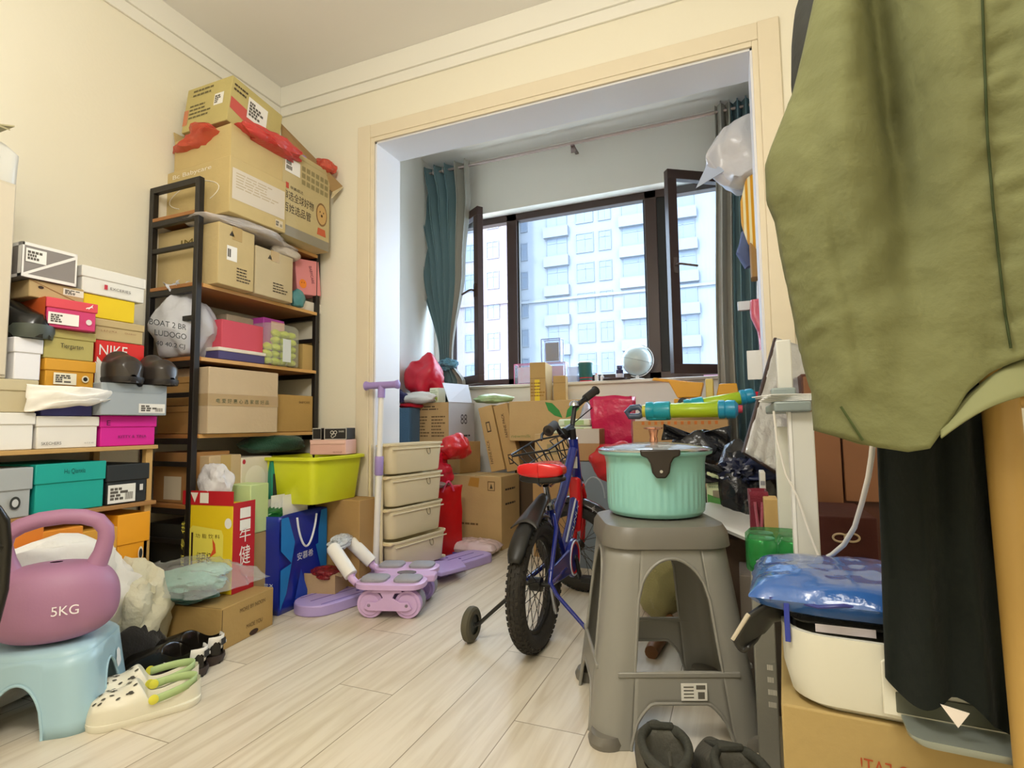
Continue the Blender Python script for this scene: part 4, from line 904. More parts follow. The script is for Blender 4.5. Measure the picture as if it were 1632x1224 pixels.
fl.box(-.012, W_, -.001, .002, H_, H_+.055).box(W_-.002, W_+.001, 0, D_, H_-.0, H_+.01)
fl.build('red_flap', pap('B9141F'), RY.t, smooth=0)
me_ = MB().add([(W_*.12, -.0018, H_+.048), (W_*.16+.012, -.0018, H_+.01), (W_*.28, -.0018, H_+.048)], [(0, 1, 2)]).add([(W_*.32, -.0018, H_+.008), (W_*.5, -.0018, H_+.008), (W_*.5, -.0018, H_+.048), (W_*.32, -.0018, H_+.048)], [(0, 1, 2, 3)]); me_.build('printed_symbol', pap('EDE8DC'), RY.t, smooth=0)
bag('plastic_bag', 'white plastic bag with folded things standing out of the red and yellow carton', 'plastic bag', (RY.p.x+.085, RY.p.y+.065, RY.top+.075), (.082, .05, .085), mat('E9E9EE', .25, bump=.6, bs=25, film=.75, kind='film'), 81, amp=.3, crease=.12)
GB = carton('paper_box', 'pale green box standing behind the red and yellow carton', 'box', (Vector((-1.975, 1.672, .345)), math.radians(4), .12, .1, .20), pap('C6DDA0'))
MB().box(0, .12, 0, .1, -.345, -.002).build('lower_box', card('B9A070'), GB.t, smooth=0)
# ---- blue gift bag
BB = tote('gift_bag', 'glossy blue paper gift bag with white rope handle, full of papers', 'gift bag', fit(398, 976, 433, 822, 3, z=0, W=.15, D=.30), mat('1B2F9E', .3, coat=.3, kind='glossy_paper'), amp=.003, handles='', seed=3)
p, r_, W_, D_, H_ = fit(398, 976, 433, 822, 3, z=0, W=.15, D=.30); 
print('BB', p, W_, D_, H_, BB.p)
rb = pap('1478C4'); dimb = (W_, D_, H_)
for ol in ([(0, 1), (.14, 1), (.28, .72), (.22, .5), (0, .66)], [(0, .46), (.22, .5), (.12, .2), (0, .05)], [(1, 1), (.86, 1), (.8, .8), (.8, .62), (1, .66)], [(.74, .62), (1, .66), (1, .2), (.86, .35)]):
    patch(BB.t, dimb, 'R', [(a_*.98+.01, b_*.985) for a_, b_ in ol], rb, e=.006)
patch(BB.t, dimb, 'R', [(.28, .05), (.42, .4), (.62, .05)], pap('1A44B4'), e=.006)
letter(BB.t, dimb, 'R', '安慕希', .33, .5, .34, .08, 'E6EAF4', e=.0075); letter(BB.t, dimb, 'F', '安慕希', .35, .2, .5, .12, 'C9D2EA', e=.006, rot=0)
mb = MB(); mb.tube([(W_+.012, D_*(.30+.42*a_), H_*(.96-.33*math.sin(PI*a_)**.7)) for a_ in [k/20 for k in range(21)]], .0045, 8); mb.build('rope_handle', mat('E8ECF2', .6, kind='rope'), BB.t)
t = thing('papers', 'white printed papers and leaflets sticking out of the blue gift bag', 'papers', (p.x, p.y+.1, H_-.1))
mb = MB()
for k in range(6): 
    mb.box(p.x+.03+.012*k, p.x+.033+.012*k, p.y+.03+.01*k, p.y+.27-.008*k, .1, H_+.05+.015*(k % 3), M=None)
mb.build('sheet', pap('EEEEEC'), t, world=True, smooth=0)
o = blob((p.x+.05, p.y+.07, H_+.0), (.05, .06, .035), 9, flat=None, amp=.3).build('green_wrapper', poly('1F6A34', .95), t, world=True)
# ---- tub on a kraft box
KT = kbox('carton', 'tall kraft box under the yellow-green tub, against the back wall', fit(500, 944, 572, 790, 0, y=2.09, z0=0, H=.437, D=.14), 'B48F58')
tx0, ty0, tz = -2.045, 1.87, KT.top+.002
tw, td, th = .345, .355, .205
t = thing('storage_tub', 'yellow-green rectangular plastic tub on the kraft box', 'tub', (tx0+tw/2, ty0+td/2, tz))
mm = Matrix.Translation((tx0+tw/2, ty0+td/2, tz)); yg = mat('D6DD2A', .32, kind='plastic')
mb = MB(); mb.loft([(0, 0, 0, tw*.84, td*.84, .03), (0, 0, .004, tw*.85, td*.85, .03), (0, 0, th-.008, tw*.97, td*.97, .035), (0, 0, th, tw*.97, td*.97, .035), (0, 0, th, tw*.955, td*.955, .033), (0, 0, .01, tw*.83, td*.83, .03)], M=mm, cap=(True, True), nc=6)
mb.build('tub_body', yg, t, world=True)
mb = MB(); mb.loft([(0, 0, th-.012, tw*.97, td*.97, .035), (0, 0, th-.012, tw*1.06, td*1.05, .045), (0, 0, th, tw*1.07, td*1.06, .05), (0, 0, th+.003, tw*1.04, td*1.03, .045), (0, 0, th, tw*.955, td*.955, .033)], M=mm, cap=(False, False), nc=6); mb.build('rim', yg, t, world=True)
z = tz+th+.004
bag('cloth_bundle', 'crumpled brown and cream papers filling the yellow-green tub', 'papers', (tx0+.17, ty0+.18, tz+.14), (.13, .14, .062), mat('B9A888', .8, bump=.4, bs=20, kind='paper'), 91, flat=None, amp=.3)
PB = carton('storage_box', 'pale pink flap-front box resting across the back of the tub', 'box', (Vector((tx0+.15, ty0+.185, z)), math.radians(12), .185, .11, .07), pap('E3B4A8'))
P(PB, 'F', [(.0, 1), (.03, .72), (.97, .72), (1, 1)], pap('EBC0B4'), lab='folded flap', e=.003); L(PB, 'F', 'SILHOUE', .65, .12, .25, .1, 'B07868')
bxs = [(tx0+.165, .045, 'black printed box standing on the pink box, left of two'), (tx0+.225, .115, 'black box with white ring pattern on the pink box, right of two')]
for k, (bx, bw, lab) in enumerate(bxs):
    b_ = carton('paper_box', lab, 'box', (Vector((bx-.008, ty0+.195+.012*k, PB.top+.001)), math.radians(12), bw, .09, .055), pap('24211F'), group='black boxes on the pink box'); 
    for q in (rect(0, 1, 0, .06), rect(0, 1, .94, 1), rect(0, .03, 0, 1), rect(.97, 1, 0, 1)): P(b_, 'F', q, pap('C8C4BC'))
    if k:
        for cu_, cv_ in ((.35, .62), (.45, .4), (.5, .62), (.38, .3)):
            P(b_, 'F', ell(cu_, cv_, .08, .16), pap('C8C4BC')); P(b_, 'F', ell(cu_, cv_, .05, .1), pap('24211F'), e=.0016)
        L(b_, 'F', 'SHARK', .65, .62, .25, .16, 'C8C4BC')
# small open box with red wrapped sweets beside the drawers
SB = kbox('carton', 'small low kraft box with red wrapped sweets, beside the drawers', (Vector((-1.83, 1.935, .0)), math.radians(12), .17, .13, .13), 'BFA27A', open_=[('R', -20, .03)])
bag('sweets', 'red and green foil wrapped sweets heaped in the small kraft box', 'sweets', (-1.745, 2.0, .125), (.078, .055, .03), mat('9E2A2A', .25, bump=.9, bs=45, var=.6, vs_=30, kind='foil'), 95, flat=-.8, amp=.5)
# ================================================================== balcony left: boxes, bags, drawers
def fitb(u, v, uw, vt, rot, y, z0, **k): return fit(u, v, uw, vt, rot, y=y, z0=z0, **k)
G0 = kbox('carton', 'large kraft carton on the balcony floor with arrows and brown tape', fitb(719, 880, 800, 757, -4, 3.18, 0, du=829, side='R'), 'C8A872', tape=None, seam=True)
print('G0', G0.dim, G0.p)
P(G0, 'F', [(.35, .86), (.56, .84), (.58, .97), (.4, .98)], mat('B98A3C', .3, coat=.4, kind='tape')); P(G0, 'F', rect(.74, .88, .8, .93), INK('6E5530')); P(G0, 'F', rect(.755, .865, .812, .918), card('C8A872'), e=.0016)
P(G0, 'F', [(.78, .83), (.84, .83), (.81, .9)], INK('3A3020'), e=.002)
lines(G0, 'F', .1, .6, .30, .36, 1, '6E5530'); lines(G0, 'R', .2, .8, .78, .84, 1, '3A3020'); lines(G0, 'R', .2, .8, .58, .64, 1, '3A3020'); P(G0, 'F', rect(.3, .5, .0, .14), mat('B98A3C', .3, coat=.4, kind='tape'))
z = G0.top+.001
G1 = kbox('carton', 'small brown carton wedged under the printed kraft box, left of the leaning boxes', fitb(700, 750, 733, 704, -18, 3.34, z, du=766, side='R', H=None), 'B5905A')
z = G1.top+.001
G2 = kbox('carton', 'kraft carton covered in brown printed text, white flap raised, by the curtain', fitb(657, 712, 715, 643, -8, 3.22, z, du=756, side='R'), 'BF9A68')
print('G2', G2.dim, G2.top)
lines(G2, 'F', .08, .48, .12, .68, 7, '6A4E2A'); lines(G2, 'F', .54, .92, .12, .68, 7, '6A4E2A', seed=8); lines(G2, 'F', .08, .9, .8, .93, 2, '4A3620', seed=5)
P(G2, 'R', rect(0, 1, 0, 1), mat('C2BFC2', .3, var=.2, kind='clear_wrap'), lab='greyish film-covered side'); lines(G2, 'R', .1, .9, .1, .2, 1, '3A3438'); L(G2, 'R', '88', .45, .45, .25, .25, '4A4448', e=.002)
MB().add([(G2.dim[0]+.002, 0, G2.dim[2]), (G2.dim[0]+.002, G2.dim[1]*.9, G2.dim[2]), (G2.dim[0]-.03, G2.dim[1]*.9, G2.dim[2]+.13), (G2.dim[0]-.05, 0, G2.dim[2]+.13)], [(0, 1, 2, 3)]).build('flap', pap('DCDCE4'), G2.t, solid=.004, smooth=0)
W1 = carton('wipes_pack', 'white wipes box on the printed kraft carton, left one', 'box', (G2.M @ Vector((.03, .02, G2.dim[2]+.001)), G2.r, .10, .1, .075), pap('E4E6D8')); lines(W1, 'F', .1, .9, .2, .8, 3, 'A8B8A0')
W2 = carton('wipes_pack', 'white and lime printed wipes box beside the raised white flap', 'box', (G2.M @ Vector((.137, .02, G2.dim[2]+.001)), G2.r, .075, .08, .10), pap('DDE0C8')); P(W2, 'F', ell(.6, .25, .3, .2), INK('B8CC50')); lines(W2, 'F', .1, .9, .5, .9, 3, 'A8B890')
# things in the left corner of the balcony
y_ = 3.30
BBN = thing('storage_bin', 'tall blue grey fabric bin in the left corner of the balcony', 'bin', (-1.98, 3.10, 0))
q = at(656, 640, y=3.1)
MB().loft([(0, 0, 0, .26, .30, .03), (0, 0, .88, .30, .32, .03), (0, 0, .90, .30, .32, .03), (0, 0, .90, .28, .30, .03), (0, 0, .6, .27, .29, .03)], M=Matrix.Translation((q.x-.08, 3.25, 0)) @ Matrix.Diagonal((.5, 1, 1, 1))).build('bin_body', fab('4A6E8E'), BBN, world=True)
bx_ = q.x-.06
bag('plastic_bag', 'red plastic liner hanging over the rim of the blue grey bin', 'plastic bag', (bx_+.0, 3.22, .915), (.085, .14, .025), poly('C8182E'), 101, flat=-.6)
q = at(655, 583, y=3.25)
bag('plastic_bag', 'big crimson bag piled highest in the left corner of the balcony', 'plastic bag', (bx_+.03, 3.32, 1.115), (.15, .13, .16), mat('C4142E', .35, bump=.3, bs=12, kind='film'), 103, amp=.35, crease=.05, pw=1.0, flat=-.7)
bag('cloth_bundle', 'white cloth stuffed under the big crimson bag', 'cloth', (bx_+.05, 3.17, .965), (.16, .08, .045), fab('DDDAD8'), 105, flat=-.8, amp=.3)
bag('cloth_bundle', 'dark indigo cloth at the left end of the bin, beside the white lining', 'cloth', (bx_-.06, 3.10, .975), (.08, .06, .05), fab('2E2A5E'), 106, flat=-.8, amp=.3)
bag('plastic_bag', 'glossy red plastic bag on the floor pile behind the cream drawers', 'plastic bag', (-1.60, 2.96, .645), (.09, .11, .09), poly('C81E22'), 107, amp=.3, flat=-.8)
t_ = [o for o in col.objects if o.type == 'EMPTY'][-1]
# cream drawer trolley in the opening
M = Matrix.Translation((-1.568, 2.225, 0)) @ Matrix.Rotation(math.radians(82), 4, 'Z')
DT = thing('drawer_trolley', 'slim cream plastic trolley of four tapered drawers beside the opening', 'drawer unit', M=M)
cr = mat('E2D4B0', .38, kind='plastic'); cr2 = mat('D9C59A', .4, kind='plastic')
dw, dd = .445, .105                     # along local x (towards the balcony), depth along local y (towards the wall)
zr = [.69, .532, .375, .218]
for i, z in enumerate(zr):
    off = -.02 if i == 3 else 0
    dr = MB(); mm = Matrix.Translation((dw/2, dd/2-.01+off, 0))
    dr.loft([(0, 0, z-.146, dw*.86, dd*.80, .05), (0, 0, z-.140, dw*.88, dd*.84, .05), (0, 0, z-.01, dw*.96, dd*.95, .05), (0, 0, z-.008, dw*1.0, dd*1.03, .055), (0, 0, z+.002, dw*1.01, dd*1.04, .055), (0, 0, z+.003, dw*.97, dd*.97, .05), (0, 0, z-.05, dw*.93, dd*.9, .05), (0, 0, z-.138, dw*.85, dd*.78, .05)], M=mm, nc=7)
    o = dr.build('drawer', cr, DT)
    h = MB(); h.tube([(dw*.66+.014*math.cos(a), -.0115+off-.0+.004*(math.sin(a)), z-.040+.019*math.sin(a)) for a in [PI*.78+k*(1.44*PI)/14 for k in range(15)]], .0022, 6); h.build('drawer_pull', mat('8A7C5C', .4, kind='plastic'), o)
    MB().box(dw*.05, dw*.95, -.012+off, -.0075+off, z-.028, z-.022).build('drawer_ridge', cr, o, bevel=.001)
    MB().box(-.008, .03, .0+off, dd*.7+off, z-.012, z-.002).build('drawer_grip', cr2, o, bevel=.003)
for (x, y) in ((-.012, .03), (-.012, dd), (dw*.8, dd+.004)): MB().box(x-.006, x+.006, y-.006, y+.006, .045, .69).build('post', cr, DT, bevel=.002)
MB().box(-.01, dw+.01, .0, dd, .06, .075).build('base', cr, DT, bevel=.004)
for (x, y) in ((.02, .03), (.02, dd-.02), (dw-.02, .03), (dw-.02, dd-.02)): MB().lathe([(.02, -.008), (.022, 0), (.02, .008)], 16, M=Matrix.Translation((x, y, .0225)) @ Matrix.Rotation(PI/2, 4, 'Y')).build('wheel', pla('4A4640'), DT)
# glossy red tote bag on the floor
RT = tote('tote_bag', 'tall red glossy tote bag on the floor between the drawers and the big kraft carton', 'bag', fit(690, 884, 738, 778, 70, y=2.78, z0=0, W=.22, D=.16), mat('C8141A', .3, bump=.4, bs=14, kind='film'), handles='F', hm=pla('E0507A'), hl=.06, hw=.006, amp=.012, seed=7, top=1.04)
print('RT', RT.p, RT.dim)
bag('plastic_bag', 'red and pink plastic bags bursting out above the tall red tote bag', 'plastic bag', (RT.p.x-.04, RT.p.y+.12, RT.top+.085), (.085, .10, .11), poly('D81E3A'), 111, amp=.4, flat=-.8, crease=.12)
bag('wrapper', 'green and pink wrapper lying on top of the tall red tote bag', 'wrapper', (RT.p.x+.0, RT.p.y+.05, RT.top+.012), (.05, .06, .02), mat('3FA070', .3, bump=.5, bs=30, c2='E07A9A', var=.5, vs_=14, kind='foil'), 112, flat=-.8)
pillow('foil_pouch', 'pearly pink zip pouch with a violet seam, flat on the balcony floor', 'pouch', (-1.50, 3.03, .0), .30, .19, .085, mat('DCC4C4', .2, coat=.6, bump=.4, bs=18, kind='foil'), rz=.05, seed=4)
MB().box(-.13, .13, -.105, -.098, .018, .026).build('zip_seam', pla('5A4A9A'), [o for o in col.objects if o.type == 'EMPTY'][-1], smooth=0)
# two tall boxes leaning on the wall, carton with leaves
def lean(name, label, u0, v0, wd, dp, ht, y, ang, c, z0):
    p = at(u0, v0, y=y); p.z = z0; M = Matrix.Translation(p) @ Matrix.Rotation(math.radians(ang), 4, 'Y')
    b = carton(name, label, 'box', (p, 0, wd, dp, ht), card(c)); b.t.matrix_world = M; XF[b.t.name] = M.copy(); return b
lz = G0.top+.001
Q1 = lean('carton', 'long kraft carton leaning left, nearer one of the leaning pair below the window', 783, 745, .105, .16, .45, 3.42, -12.5, 'CBA56C', lz)
Q2 = lean('carton', 'long kraft carton leaning left, right one of the leaning pair below the window', 808, 745, .105, .16, .46, 3.43, -12.5, 'C69F66', lz+.002)
for Q in (Q1, Q2):
    P(Q, 'F', rect(.32, .62, .60, .76) if Q is Q1 else rect(.3, .6, .1, .25), INK('4A3420')); P(Q, 'F', rect(.38, .56, .62, .74) if Q is Q1 else rect(.36, .54, .12, .23), card('CBA56C'), e=.0016)
    L(Q, 'F', 'FAFINE PACK', .3 if Q is Q1 else .62, .12 if Q is Q1 else .5, .36, None, '4A3420', rot=PI/2)
bag('plastic_bag', 'crumpled green and white wrapping roll lying on the leaning kraft cartons', 'wrapping', (Q1.p.x-.02, 3.50, lz+.505), (.15, .07, .035), mat('CFDCB4', .4, bump=.5, bs=30, c2='7FA860', var=.4, vs_=22, kind='film'), 121, flat=-.9, amp=.3)
# crate under the leaf carton
U0 = kbox('carton', 'dark brown open crate under the leaf-printed carton', fitb(822, 870, 855, 702, 0, 3.50, 0, D=.2), '5E4A34')
U1 = kbox('carton', 'kraft carton printed with two green leaves, below the window sill', fitb(812, 701, 936, 640, 0, 3.38, U0.top+.001, D=.33, W=None), 'CBA872')
print('U1', U1.dim, U1.p)
gr = mat('2F8A3A', .6, kind='ink')
P(U1, 'F', [(.48, .96), (.57, .93), (.66, .75), (.70, .56), (.60, .62), (.52, .75)], gr); P(U1, 'F', [(.93, .98), (.84, .93), (.76, .75), (.74, .56), (.83, .62), (.91, .78)], gr); L(U1, 'F', 'newmilk', .03, .08, .26, .08, '7A8A4A')
U2 = kbox('carton', 'kraft carton with faint grey print, below the leaf-printed carton', fitb(853, 760, 925, 692, 0, 3.10, .48, D=.22), 'C8A774'); P(U2, 'F', rect(.28, .52, .5, .75), INK('9A8A60')); lines(U2, 'F', .1, .5, .1, .2, 1, '9A8A60')
U2b = kbox('carton', 'plain kraft carton at the bottom, behind the bicycle', (Vector((U2.p.x-.01, 3.08, 0)), 0, .25, .28, .478), 'B08A58')
U3 = kbox('carton', 'small kraft carton wrapped in shiny tape, right of the bicycle handlebar', fitb(905, 737, 956, 684, 4, 2.92, .575, D=.2), 'B58F62'); P(U3, 'F', rect(0, 1, .55, 1), mat('C8BEB4', .15, coat=.6, kind='tape'), name='packing_tape')
GBn = thing('storage_bin', 'grey blue plastic bin with a rounded opening, behind the bicycle', 'bin', (U3.p.x+.12, 3.0, 0))
MB().loft([(0, 0, 0, .25, .25, .04), (0, 0, .56, .28, .28, .04), (0, 0, .572, .28, .28, .04), (0, 0, .572, .26, .26, .04), (0, 0, .3, .25, .25, .04)], M=Matrix.Translation((U3.p.x+.145, 3.05, 0))).build('bin_body', pla('7C8894'), GBn, world=True)
MB().tube([(U3.p.x+.145+.06*math.cos(a), 2.915, .38+.11*math.sin(a)) for a in [PI*k/12 for k in range(13)]], .006, 8).build('arch_rim', pla('9AA4AE'), GBn, world=True)
# wipes packs
for k, (x_, y2, zz, w_, r_, lab) in enumerate(((at(872, 680, y=3.02).x, 3.13, U2.top+.001, .24, 4, 'white and green wipes pack lying lowest behind the handlebar'), (at(880, 680, y=3.02).x, 3.15, U2.top+.046, .20, 0, 'white and green wipes pack on top of the lower one, behind the handlebar'))):
    Wp = carton('wipes_pack', lab, 'wipes', (Vector((x_, y2-.02, zz)), math.radians(r_), w_, .12, .042), pap('DCE6CC'), bev=.012); P(Wp, 'F', rect(.2, .8, .2, .8), pap('A9C88A'))
# small kraft boxes standing on the leaf carton
z = U1.top+.001
V1 = kbox('carton', 'upright kraft carton with yellow tape, standing on the leaf-printed carton', fitb(845, 637, 870, 578, 8, 3.44, z, du=881, side='R'), 'C39F62'); P(V1, 'F', rect(.3, .62, 0, .55), mat('E8C81E', .3, kind='tape'), name='packing_tape'); lines(V1, 'F', .05, .95, .1, .5, 5, 'A0762A'); P(V1, 'F', rect(0, 1, .58, .59), INK('8A6A38'))
V2 = kbox('carton', 'shorter plain kraft carton right of the yellow-taped one on the leaf carton', fitb(882, 637, 902, 599, 8, 3.45, z, D=.1), 'C39F62'); P(V2, 'F', rect(0, 1, .7, .72), INK('8A6A38'))
# ---- on the window sill
ys = YW+.045
def S_(u, v, y=ys): p = at(u, v, y=y); p.z = SILL+.001; return p
clr = mat('E8EEF4', .08, film=.16, kind='clear_plastic')
def clearbox(label, u0, u1, vt, y, z0, fr_c, dpt=.08, pic=None):
    p, r, W_, D_, H_ = fit(u0, 620, u1, vt, 0, y=y, z0=z0, D=dpt); t = thing('display_box', label, 'display box', p)
    MB().box(0, W_, 0, D_, 0, H_).build('clear_case', clr, t, smooth=0)
    e = MB(); q = .005
    for x in (0, W_):
        for y_ in (0, D_): e.box(x-q/2, x+q/2, y_-q/2, y_+q/2, 0, H_)
    for zz in (0, H_):
        for x in (0, W_): e.box(x-q/2, x+q/2, 0, D_, zz-q/2, zz+q/2)
        for y_ in (0, D_): e.box(0, W_, y_-q/2, y_+q/2, zz-q/2, zz+q/2)
    e.build('case_frame', pla(fr_c), t, smooth=0)
    if pic: MB().box(W_*.14, W_*.86, D_*.4, D_*.6, H_*.08, H_*.86).build('inside_card', mat(pic[0], .6, var=.7, vs_=30, c2=pic[1], kind='printed_card'), t, smooth=0)
    return t, p, W_, D_, H_
clearbox('clear box with pink frame at the left end of the window sill', 820, 846, 581, ys-.045, SILL+.001, 'E06A9A', pic=('F0B8C8', 'E8E8EE'))
_, cp, cw_, cd_, ch_ = clearbox('clear box with a pinkish frame on the sill, behind the small kraft cartons', 866, 901, 579, ys-.03, SILL+.001, 'D0A8B8', pic=('D8D0DC', 'E8A0B8'))
clearbox('clear box with a brown picture card, stacked on another clear box on the sill', 864, 893, 541, ys-.02, SILL+.001+ch_+.004, '6A6AA0', pic=('A8866A', '6E7A8A'))
p = S_(914, 615); t = thing('clear_container', 'milky clear container on the sill between the clear boxes and the teal cup', 'container', p); MB().loft([(0, 0, 0, .07, .06, .01), (0, 0, .11, .085, .07, .01)], M=Matrix.Translation(p)).build('container_body', mat('E0E6F4', .2, film=.5, kind='clear_plastic'), t, world=True)
p = S_(934, 615); t = thing('cup', 'tall teal and white cup with red lettering on the window sill', 'cup', p)
h = solve_v(p, Vector((0, 0, 1)), 579)
MB().lathe([(.042, 0), (.045, .004), (.055, h-.012), (.057, h-.012), (.057, h), (.0, h)], 32, M=Matrix.Translation(p)).build('cup_body', pla('2E6A66'), t, world=True)
MB().lathe([(.0448, .0), (.0462, .02), (.0475, .03)], 32, M=Matrix.Translation(p), cap=False).build('red_band', pla('C8283C'), t, world=True)
MB().lathe([(.056, h), (.056, h+.006), (.04, h+.012), (0, h+.013)], 32, M=Matrix.Translation(p)).build('cup_lid', pla('F0F0F0'), t, world=True)
for k, (u, hh, c_, lab) in enumerate(((951, .055, 'E4A8B0', 'tiny pink-topped bottle on the sill, beside the teal cup'), (960, .045, 'ECECEC', 'tiny white bottle on the sill, right of the pink-topped one'))):
    p = S_(u, 610, ys-.02); t = thing('small_bottle', lab, 'bottle', p); MB().lathe([(.013, 0), (.014, hh*.7), (.007, hh*.8)], 16, M=Matrix.Translation(p)).build('bottle_body', pla('E8E2E0'), t, world=True); MB().lathe([(.008, hh*.8), (.008, hh)], 16, M=Matrix.Translation(p)).build('cap', pla(c_), t, world=True)
p = S_(980, 612, ys-.03); t = thing('plate', 'dark shallow plate on the window sill, in front of the bottle', 'plate', p); MB().lathe([(.045, 0), (.05, .002), (.085, .012), (.083, .014), (.05, .006)], 36, M=Matrix.Translation(p)).build('plate_body', pla('4A2A34'), t, world=True)
p = S_(988, 607, ys+.03); t = thing('medicine_bottle', 'dark violet bottle with white label standing by the globe', 'bottle', p)
MB().lathe([(.026, 0), (.028, .004), (.028, .075), (.018, .086), (.017, .09)], 28, M=Matrix.Translation(p)).build('bottle_body', pla('3A3258', .2), t, world=True); MB().lathe([(.0285, .02), (.0285, .05)], 28, M=Matrix.Translation(p), cap=False).build('paper_label', pap('E6E2EC'), t, world=True); MB().lathe([(.022, .088), (.022, .106)], 24, M=Matrix.Translation(p)).build('cap', pla('4A4468'), t, world=True)
p = S_(1016, 606, ys-.01); rr = 24/FPX*(p-CAM).dot(CF)
t = thing('desk_globe', 'small pale globe on a white stand on the window sill', 'globe', p); gc = Vector((p.x, p.y, p.z+.028+rr))
MB().lathe([(rr*math.cos(a), rr*math.sin(a)) for a in [-PI/2+PI*k/24 for k in range(25)]], 40, M=Matrix.Translation(gc) @ Matrix.Rotation(.4, 4, 'Y'), cap=False).build('sphere', mat('B8D2D8', .25, var=.5, vs_=9, c2='D8DEDA', kind='map'), t, world=True, smooth=80)
MB().lathe([(.05, 0), (.048, .006), (.012, .012), (.008, .03)], 28, M=Matrix.Translation(p)).build('base', pla('F2F2F2'), t, world=True)
MB().tube([(gc.x+(rr+.008)*math.sin(a), gc.y, gc.z-(rr+.008)*math.cos(a)) for a in [-.4+PI*1.02*k/20 for k in range(21)]], .003, 8).build('meridian_arm', pla('F2F2F2'), t, world=True)
MB().tube([gc+Vector((rr*1.004*math.cos(a), rr*1.004*math.sin(a), -.25*rr*math.cos(a))).normalized()*rr*1.003 for a in [2*PI*k/40 for k in range(40)]], .0009, 5, closed=True).build('equator_line', INK('3A4A50'), t, world=True)
p = S_(1140, 598, YF-.05); t = thing('notebook', 'thin pink booklet lying at the right end of the window sill', 'booklet', p); MB().box(p.x-.07, p.x+.05, p.y-.05, p.y, p.z, p.z+.012).build('booklet_body', pap('D8A0C0'), t, world=True, smooth=0)
# ---- curtains on a rod
rz_ = at(900, 231, y=3.62).z
yr = 3.62
ROD = thing('curtain_rod', 'pale metal curtain rod across the balcony above the window', 'curtain rod', (-.9, yr, rz_))
MB().tube([(BL+.005, yr, rz_), (BR-.01, yr, rz_)], .011, 14).build('rod', met('B9A8A4', .3), ROD, world=True)
for x in (BL+.012, BR-.012): MB().lathe([(.022, -.01), (.022, .01)], 18, M=Matrix.Translation((x, yr, rz_)) @ Matrix.Rotation(PI/2, 4, 'Y')).build('end_cap', met('B9A8A4', .3), ROD, world=True)
qx = at(912, 232, y=yr).x
MB().box(qx-.012, qx+.012, yr-.004, YW-.001, rz_-.02, rz_-.008).box(qx-.014, qx+.014, yr+.012, yr+.02, rz_-.06, rz_-.008).build('bracket', met('9A8A88', .35), ROD, world=True)
def curtain(name, label, prof, y0, ztop, mats, folds, amp, ncut, wob=0):
    """prof: list of (z, xleft, xright, amplitude factor); pleats run along x"""
    t = thing(name, label, 'curtain', ((prof[0][1]+prof[0][2])/2, y0, prof[-1][0]))
    def row(z):
        for a_, b_ in zip(prof[:-1], prof[1:]):
            if b_[0] <= z <= a_[0]:
                k = (a_[0]-z)/(a_[0]-b_[0]); k = k*k*(3-2*k); return [a_[i]+(b_[i]-a_[i])*k for i in range(1, len(a_))]
        return prof[-1][1:]
    zt_, zb_ = prof[0][0], prof[-1][0]
    def part(nm, i0, i1, m):
        def f(i, j):
            u = i0+(i1-i0)*i; z = zt_+(zb_-zt_)*j; r_ = row(z); xl, xr, a_ = r_[:3]; dy = r_[3] if len(r_) > 3 else 0
            ph = u*folds*2*PI
            return (xl+(xr-xl)*(u+.02*math.sin(ph*2)*a_), y0+dy+amp*a_*math.sin(ph)+.01*noise.noise(Vector((u*6, z*2, 1)))*a_, z)
        mb = MB(); mb.grid(f, int(200*(i1-i0))+8, 60); mb.build(nm, m, t, smooth=80, solid=.002, world=True)
    part('curtain_cloth', 0, ncut, mats[0]) if ncut else None
    part('curtain_border', ncut, 1, mats[1])
    return t
teal = mat('6C868C', .8, bump=.1, bs=200, kind='curtain_cloth'); grey = mat('A39F95', .8, bump=.1, bs=200, kind='curtain_cloth')
xa, xb = at(640, 275, y=yr).x, at(748, 250, y=yr).x
xc, xd = at(700, 575, y=yr).x, at(722, 575, y=yr).x
xe, xf = at(688, 612, y=yr).x, at(742, 612, y=yr).x
xm0, xm1 = at(672, 430, y=yr).x, at(742, 430, y=yr).x
zk = at(710, 575, y=yr).z
CL = curtain('curtain', 'teal curtain gathered and tied at the left end of the window', [(rz_+.04, xa, xb, 1), (rz_-.25, at(652, 330, y=yr).x, at(750, 330, y=yr).x, 1), (at(0+700, 430, y=yr).z, xm0, xm1, .8), (zk+.03, xc, xd, .35), (zk-.02, xc, xd, .4), (zk-.17, xe, xf, .7), (zk-.42, xe-.02, xf+.02, .8)], yr, rz_, [teal, grey], 7, .045, .76)
for k in range(5):
    x = xa+(xb-xa)*(.08+.14*k); a = MB(); a.tube([(x, yr+.026*math.cos(b), rz_+.026*math.sin(b)) for b in [2*PI*i/18 for i in range(18)]], .005, 8, closed=True); a.build('eyelet_ring', met('C8BCB8', .25), CL, world=True)
blob(((xc+xd)/2+.02, yr-.01, zk-.03), (.085, .06, .05), 131, flat=None, amp=.35, crease=.2).build('tie_band', mat('5E8C9C', .8, bump=.2, bs=60, kind='curtain_cloth'), CL, world=True)
xg, xh = at(1140, 200, y=yr).x, BR-.03
CRt = curtain('curtain', 'teal curtain bunched at the right end of the window with a grey edge', [(rz_+.04, xg, xh, 1), (1.2, at(1150, 600, y=yr).x-.02, xh, 1), (.35, at(1155, 640, y=yr).x-.03, xh, 1)], yr-.01, rz_, [mat('A39F95', .8, bump=.1, bs=200, kind='curtain_cloth'), teal], 9, .04, .22)
